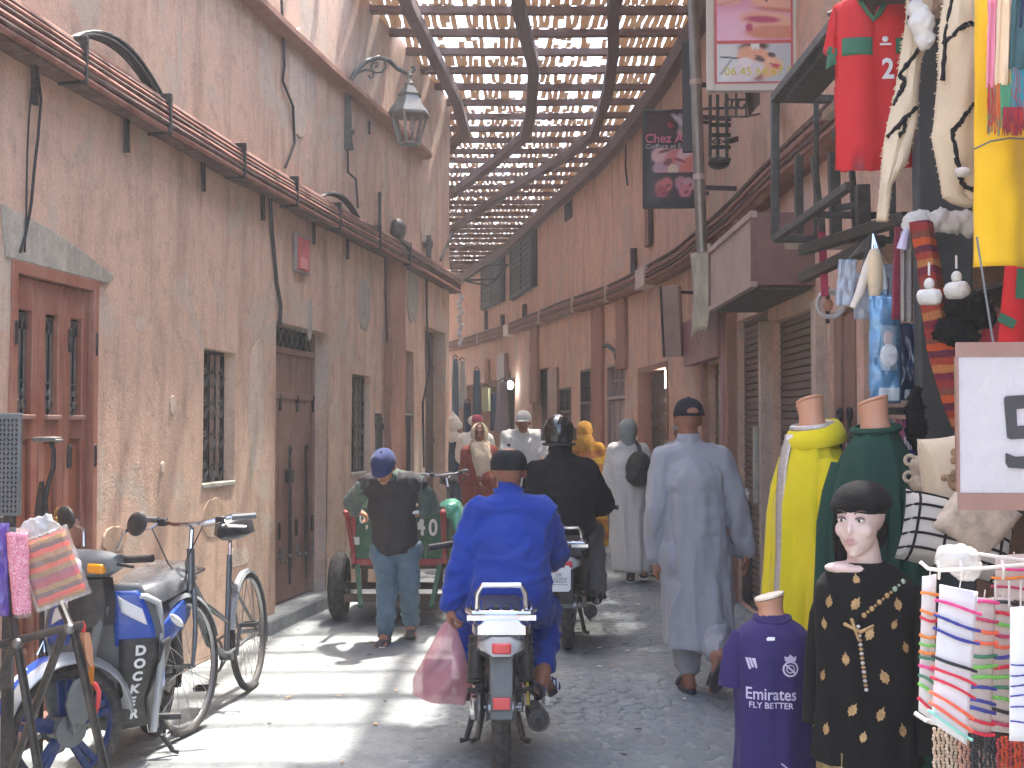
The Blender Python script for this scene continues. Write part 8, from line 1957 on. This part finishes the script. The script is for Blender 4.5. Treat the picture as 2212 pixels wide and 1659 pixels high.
MB().tube([RK(1976, 1540), RK(2000, 1556, -.02), RK(2020, 1562)], .006, 7).build('hook', m_wire, rk); MB().tube([RK(2225, 1225, .05), RK(2225, 1700, .05)], .008, 8).build('upright', m_wire, rk); MB().tube([RK(2225, 1690, .05), Vector((RK(2225, 1690, .05).x, 0, -q.z))], .008, 8).build('upright', m_wire, rk)
m_card = mat('white_card', C(226, 224, 224), .5, 0, .03); m_card2 = mat('beige_card', C(206, 194, 186), .6, 0, .05)
bc = [C(214, 50, 70), C(240, 140, 60), C(60, 66, 150), C(226, 70, 140), C(120, 196, 90), C(40, 44, 50), C(70, 130, 100), C(240, 110, 80), C(150, 216, 200), C(190, 60, 100)]
mbc = [mat('bracelet_%d' % k, c_, .6, 0, .15, 30) for k, c_ in enumerate(bc)]
def card(lab, tl, tr, br_, bl, Y, rows, m, r=.0042, wrapx=.12, bead=False):
    q = P(*tl, Y); t = thing('bracelet_card', lab, 'bracelet card', q, 0, 'bracelet cards on the wire rack')
    C3 = [P(*a, Y)-q for a in (tl, tr, br_, bl)]
    f = lambda u, v: (C3[0].lerp(C3[1], u)).lerp(C3[3].lerp(C3[2], u), v)+Vector((0, -.006*math.sin(math.pi*u), 0))
    MB().grid(f, 8, 10).build('card', m, t, solid=.004)
    for v, c_ in rows:
        pts = [f(u, v)+Vector((0, -.006-.004*math.sin(math.pi*min(max(u, 0), 1)), .004*math.sin(u*3+v*9))) for u in np.linspace(-wrapx, 1+wrapx, 12)]
        if bead:
            mb = MB()
            for p_ in pts: mb.ell(p_, .0055, nu=7, nv=5)
            tag(mb.build('bracelet', mbc[c_], t), kind='stuff')
        else: MB().tube(pts, [r*random.uniform(.85, 1.15) for _ in pts], 6).build('bracelet', mbc[c_], t)
    MB().tube([f(.5, .0), f(.5, -.06)+Vector((0, -.005, 0))], .002, 4).build('loop', m_wire, t)
    return t
card('narrow white card of orange red and green bracelets nearest the black dress', (1992, 1245), (2022, 1240), (2016, 1560), (1984, 1535), 3.42, [(.13, 1), (.26, 1), (.31, 0), (.43, 1), (.49, 4), (.55, 1), (.59, 6), (.66, 3), (.74, 6), (.81, 4), (.92, 0)], m_card)
card('broad white card of pink blue and red bracelets at the front of the rack', (2030, 1262), (2112, 1278), (2088, 1610), (2012, 1560), 3.2, [(.13, 3), (.24, 2), (.33, 2), (.52, 5), (.60, 0), (.68, 0), (.80, 7), (.88, 7), (.94, 8)], m_card)
card('beige card of orange green and navy beaded bracelets behind the broad white card', (2098, 1290), (2150, 1292), (2140, 1590), (2082, 1580), 3.36, [(.03, 3), (.16, 9), (.24, 7), (.32, 7), (.42, 6), (.50, 4), (.58, 4), (.66, 2), (.76, 2), (.82, 2), (.9, 0), (.98, 0)], m_card2, .005)
card('slim beige card of mixed beaded bracelets left of the right hand white card', (2140, 1290), (2188, 1290), (2180, 1580), (2134, 1575), 3.44, [(.04, 5), (.12, 0), (.2, 4), (.28, 9), (.36, 7), (.44, 2), (.52, 0), (.6, 4), (.68, 6), (.76, 4), (.85, 5), (.94, 9)], m_card2, .006, .1, True)
card('white card with thin violet threads at the right edge of the rack', (2182, 1312), (2240, 1305), (2240, 1600), (2180, 1600), 3.18, [(.42, 2), (.50, 2), (.58, 2), (.66, 2), (.75, 2), (.86, 2)], mat('bright_card', C(234, 234, 236), .5, 0, .02), .0022, .0)
card('pinkish card hung high behind the upper rod of the rack', (2150, 1200), (2225, 1195), (2225, 1300), (2148, 1290), 3.55, [(.3, 3), (.5, 1), (.75, 9)], m_card2)
o = link('plastic_bag', blob(MB().ell((0, 0, 0), (.06, .04, .035)).ell((.03, 0, -.03), (.04, .03, .03)), .008, 2, folds(.008, (16, 16, 16), 77), 'bag'), m_film); o.location = P(2065, 1205, 3.3); tag(o, 'scrunched clear plastic wrapping on top of the bracelet rack', 'plastic')
# necklaces hanging below the cards
nc = [C(206, 184, 160), C(196, 150, 130), C(60, 62, 66), C(214, 90, 60), C(160, 60, 60)]
mn = [mat('necklace_%d' % k, c_, .45, 0, .25, 40) for k, c_ in enumerate(nc)]
for k in range(22):
    x = 2018+9.2*k; c_ = 0 if k < 6 else (1 if k < 9 else (2 if k < 15 else (3 if k % 3 else 4))); y0_ = 1565+random.uniform(0, 10)+min(k, 8)*3; q0_ = P(x, y0_, 3.42+.02*(k % 3))
    mb = MB()
    for j in range(13): mb.ell((.002*math.sin(j*1.7+k), 0, -.009*j), (.0052, .0052, .0055), nu=7, nv=5)
    o = mb.build('necklace', mn[c_], None); o.location = q0_; tag(o, kind='thing')
    tag(o, ('cream bead necklace strand hanging under the broad white card', 'pinkish bead necklace strand hanging beside the cream strands', 'black bead necklace strand hanging in the dark middle bunch', 'orange bead necklace strand hanging at the right end', 'wine red bead necklace strand among the orange strands')[c_], 'necklace', 'bead necklaces under the rack')
MB_ = thing('necklace_bar', 'thin bar under the bracelet cards carrying the necklaces', 'bar', P(2010, 1562, 3.44)); MB().tube([(0, 0, .0), (.28, 0, -.03)], .004, 6).build('bar', m_wire, MB_)
# ---------------------------------------------------------------- left foreground: folding stand with its packets
Ys_ = 4.55; so_ = P(90, 1370, Ys_); st_ = thing('folding_stand', 'black folding tube stand with crossed legs in the left foreground', 'stand', so_); m_tube = mat('black_tube', C(46, 46, 48), .4, .3, .15, dust=.2)
def S3(x, y, d=0): return P(x, y, Ys_+d)-so_
def downto(a, b):                                       # carry a leg to the paving
    t = (-so_.z-a.z)/(b.z-a.z); return a+(b-a)*t
MB().tube([S3(-30, 1398), S3(0, 1393), S3(60, 1378), S3(120, 1362), S3(178, 1350)], .015, 9).build('top_bar', m_tube, st_)
for a, b in ((S3(36, 1385), S3(82, 1659)), (S3(140, 1360), S3(28, 1659, .25)), (S3(158, 1356, .05), S3(226, 1659, .15)), (S3(32, 1390, .05), S3(-40, 1570, .3))): MB().tube([a, downto(a, b)], .016, 9).build('leg', m_tube, st_)
MB().tube([S3(2, 1120, .1), S3(14, 1230, .06), S3(34, 1385)], .018, 9).build('upright', m_tube, st_); MB().tube([S3(122, 1270, .1), S3(134, 1310, .06), S3(152, 1356)], .015, 9).build('upright', m_tube, st_)
for x, y in ((38, 1390), (150, 1358)): MB().ell(S3(x, y, -.01), .02).build('joint', m_steel, st_)
MB().tube([S3(80, 1415), S3(95, 1385, .02), S3(96, 1410)], .005, 6).build('clip', m_chrome, st_)
for x, y, d in ((82, 1590, .08), (60, 1540, .1)): MB().ell(S3(x, y, d), .012).build('rivet', m_steel, st_)
cb_ = thing('bungee_cord', 'red hooked bungee cord tied around the folding stand', 'cord', P(190, 1480, 4.7)); oq = P(190, 1480, 4.7)
MB().tube([P(x, y, 4.68)-oq for x, y in ((186, 1480), (194, 1473), (206, 1478), (214, 1495), (212, 1520), (206, 1540))], .009, 7).build('cord', mat('red_cord', C(206, 70, 70), .6), cb_); MB().tube([P(x, y, 4.68)-oq for x, y in ((170, 1350), (178, 1345), (182, 1355), (180, 1366))], .008, 7).build('cord', mat('red_cord', C(206, 70, 70), .6), cb_)
lt = thing('leather_holder', 'tan leather holder with orange strap tied to the folding stand', 'holder', P(185, 1370, 4.66)); oq2 = P(185, 1370, 4.66)
MB().loft([[P(x-w, y, 4.66)-oq2, P(x, y, 4.62)-oq2, P(x+w, y, 4.66)-oq2, P(x, y, 4.72)-oq2] for x, y, w in ((184, 1366, 10), (182, 1376, 14), (184, 1400, 16), (188, 1425, 14), (196, 1440, 7))]).build('sheath', mat('tan_leather', C(176, 132, 104), .7, 0, .2, 10, .2, 120), lt, ang=60); MB().beam(P(198, 1436, 4.66)-oq2, P(196, 1478, 4.67)-oq2, .02, .006, (0, 1, 0)).build('strap', mat('orange_strap', C(206, 126, 40), .7), lt)
m_kil = stripes('kilim_stripes', [C(150, 110, 60), C(206, 84, 44), C(120, 84, 56), C(170, 120, 70), C(210, 74, 50), C(110, 70, 60), C(160, 120, 66), C(170, 56, 66), C(150, 60, 70)], 6.2, 'Z', dist=.5, zig=.10)
kp = thing('wrapped_cushion', 'orange and wine striped woven cushion in clear plastic hung on the folding stand', 'cushion', P(108, 1150, 4.5)); kp.rotation_euler = (0, math.radians(-20), math.radians(6)); kp.location = P(112, 1228, 4.5)
def kf(u, v, sg, g=0):
    a, b = 2*u-1, 2*v-1; k_ = max(0, (1-a**6)*(1-b**6))**.5; return Vector((a*(.088+g), sg*(.028*k_+g*.6)+.006*mnoise.noise((a*3, b*3, g*50)), b*(.118+g)))
mb = MB(); mb.grid(lambda u, v: kf(u, v, -1), 16, 18); mb.grid(lambda u, v: kf(1-u, v, 1), 16, 18); mb.build('cover', m_kil, kp)
m_wrap = mat('clear_wrap', C(230, 230, 232), .08, 0, .05, 9, .7, 16, alpha=.16, coat=1.0)
mb = MB(); mb.grid(lambda u, v: kf(u, v, -1, .014)+Vector((0, .006*mnoise.noise((u*7, v*7, 1)), 0)), 18, 20); mb.grid(lambda u, v: kf(1-u, v, 1, .014), 18, 20); mb.build('wrap', m_wrap, kp)
mb = MB()
for k in range(9): mb.tube([Vector((-.07+.018*k, -.01, .128)), Vector((-.05+.014*k+.01*math.sin(k*2), -.03, .155+.014*math.sin(k*1.9))), Vector((-.02+.01*k, -.02, .19))], [.012, .014, .006], 6)
link('wrap_neck', blob(mb, .006, 2, folds(.006, (30, 30, 30), 88), 'neck'), mat('bright_film', C(226, 228, 232), .1, 0, .1, alpha=.35, coat=1), kp)
pk_ = thing('wrapped_scarf', 'pink patterned scarf packed in clear plastic hanging left of the striped cushion', 'scarf', P(34, 1150, 4.45)); oq3 = P(34, 1150, 4.45)
MB().grid(lambda u, v: P(18+(38-8*v)*u+16*v, 1150+175*v, 4.45)-oq3+Vector((0, -.025*math.sin(math.pi*u)-.01*mnoise.noise((u*5, v*6, 2)), 0)), 10, 18).build('scarf', stripes('pink_pattern', [C(206, 90, 130), C(226, 150, 170), C(190, 70, 116), C(232, 180, 196)], 26, 'Z', dist=6, dscale=30), pk_, solid=.02)
MB().grid(lambda u, v: P(14+(46-8*v)*u+16*v, 1138+195*v, 4.42)-oq3+Vector((0, -.03*math.sin(math.pi*u)-.016*mnoise.noise((u*6, v*7, 5)), 0)), 12, 20).build('wrap', m_wrap, pk_)
MB().grid(lambda u, v: P(-20+38*u, 1130+200*v, 4.5)-oq3+Vector((0, .02*mnoise.noise((u*4, v*5, 9)), 0)), 8, 14).build('second_packet', mat('violet_packet', C(90, 70, 150), .4, 0, .4, 14, coat=.5), pk_, solid=.01)
# perforated dark panel and the gooseneck lamp at the left edge
Yq = 5.0; q = P(18, 1118, Yq); pp = thing('perforated_panel', 'dark grey perforated metal panel standing upright at the left edge', 'panel', (q.x, Yq, 0)); zt_ = zat(892, Yq); z0_ = zat(1115, Yq)
MB().bb(-.05, .043, 0, .03, z0_, zt_).build('frame', m_gryp, pp, bevel=.006)
dot = MB().box((0, 0, 0), (.006, .004, .013)).mesh('slot', False); dot.materials.append(m_dark)
for i in range(5):
    for j in range(20):
        o = link('slot', dot, None, pp); o.location = (-.036+.016*i, -.001, z0_+.02+(zt_-z0_-.05)*j/19); o.rotation_euler = (0, .4*(-1)**(i+j), 0)
MB().bb(-.02, .02, .0, .03, 0, z0_).build('leg', m_tube, pp)
Yn = 5.35; q = P(102, 952, Yn); gl = thing('gooseneck_lamp', 'flat grey lamp head on a curved dark stem in front of the carved door', 'lamp', q)
def N3(x, y, d=0): return P(x, y, Yn+d)-q
MB().box(N3(102, 949), (.10, .09, .022)).box(N3(118, 952), (.05, .08, .014)).build('lamp_head', m_iron2, gl, bevel=.006); MB().tube([N3(110, 954), N3(116, 975), N3(115, 1010), N3(105, 1042), N3(98, 1080), N3(96, 1130)], .010, 8).build('stem', m_blkp, gl)
MB().loft([[N3(90-w, y, .0), N3(90, y, -.02), N3(90+w, y), N3(90, y, .03)] for y, w in ((1040, 5), (1075, 12), (1110, 16), (1180, 15))]).build('base', m_blkp, gl, ang=60); MB().tube([N3(92, 1180), Vector((N3(92, 1180).x, 0, -q.z))], .012, 7).build('foot_pole', m_blkp, gl)
# goods in front of the far clothes shop at the bend
Yf = 30.0
def hang(x, y0_, y1_, w, Y, m, lab, flare=.3):
    q = P(x, y0_, Y); s_ = px(Y); o = thing('hanging_garment', lab, 'garment', q, 0, 'clothes hung outside the far shop')
    MB().loft([ringE((0, 0), (w/2/s_)*(.8+flare*t), .10, -(y1_-y0_)/s_*t, 24, 0, .10, 5, x) for t in np.linspace(0, 1, 9)]).build('cloth', m, o)
    MB().tube([(-w/2/s_*.7, 0, .02), (0, 0, .08), (w/2/s_*.7, 0, .02)], .015, 6).build('hanger', m_blkp, o); return o
hang(998, 780, 880, 17, 25.5, cloth('pale_robe', C(206, 206, 200)), 'pale white robe hung high outside the far shop beside the corner', .5)
hang(984, 775, 905, 14, 25.0, cloth('slate_robe', C(112, 134, 150)), 'slate blue robe hung beside the pale white robe', .4)
hang(1086, 825, 935, 26, 26.5, cloth('mauve_robe', C(150, 144, 152)), 'greyish mauve robe hung at the right of the far shop', .5)
hang(1050, 838, 888, 20, 27.0, cloth('lime_shirt', C(196, 204, 160)), 'pale lime shirt hung in the middle of the far shop', .1)
hang(1030, 800, 920, 16, 28, cloth('teal_dark', C(46, 66, 80)), 'dark teal robe hung left of the lime shirt', .4); hang(1066, 850, 930, 14, 28, cloth('navy_dark', C(40, 52, 72)), 'navy trousers hung right of the lime shirt', .2); hang(1010, 870, 960, 18, 24.5, cloth('navy_mid', C(56, 72, 96)), 'mid blue trousers hung low under the pale robe', .2)
q = P(1102, 832, 27.2); lm = thing('bare_lamp', 'bright white lamp glowing in the far clothes shop', 'lamp', q); MB().ell((0, 0, 0), (.075, .075, .09)).build('bulb', mat('bulb_lit', C(250, 252, 255), .5, emit=(.92, .98, 1), es=9.0), lm); MB().tube([(0, 0, .09), (0, 0, .3)], .015, 6).build('cord', m_blkp, lm)
Y = RW(1092); o = at(MB().bb(-.42, .42, -.12, -.02, zat(832, Y), zat(765, Y)).build('maroon_sign_box', m_box, right, bevel=.01), FR(Y)); Y = RW(1050)
at(MB().bb(-.5, .5, -.14, -.02, zat(828, Y), zat(778, Y)).build('shop_fascia', m_pr, right, bevel=.01), FR(Y)); q = P(994, 700, 24.6)
bd = thing('bead_string', 'string of pale beads hanging from the far upper wall beside the corner', 'beads', q)
for k in range(12): MB().ell((.03*math.sin(k*2), 0, .6-.09*k), (.05, .04, .055), nu=8, nv=5).build('bead', m_wht, bd)
# a parked bicycle wheel and teal saddle at the corner, behind the cart
bk3 = bicycle((P(985, 1110, 13.0).x-.05, 13.9, 0), math.radians(182), 'bicycle with dark tyres leaning by the left wall corner behind the cart', m_bfr, .5, math.radians(4))
# ---------------------------------------------------------------- dusty air
k = NT('haze_air'); k.t.nodes.remove(k.b)
pv_ = k.n('ShaderNodeVolumePrincipled'); pv_.inputs['Color'].default_value = (.93, .95, 1, 1); pv_.inputs['Density'].default_value = .0033; pv_.inputs['Anisotropy'].default_value = .3
k.l(pv_.outputs[0], k.out.inputs['Volume'])
hz = MB().bb(-61, 61, -31, 91, -1.2, 7.0).build('haze', k.m, None, False); tag(hz, kind='stuff')
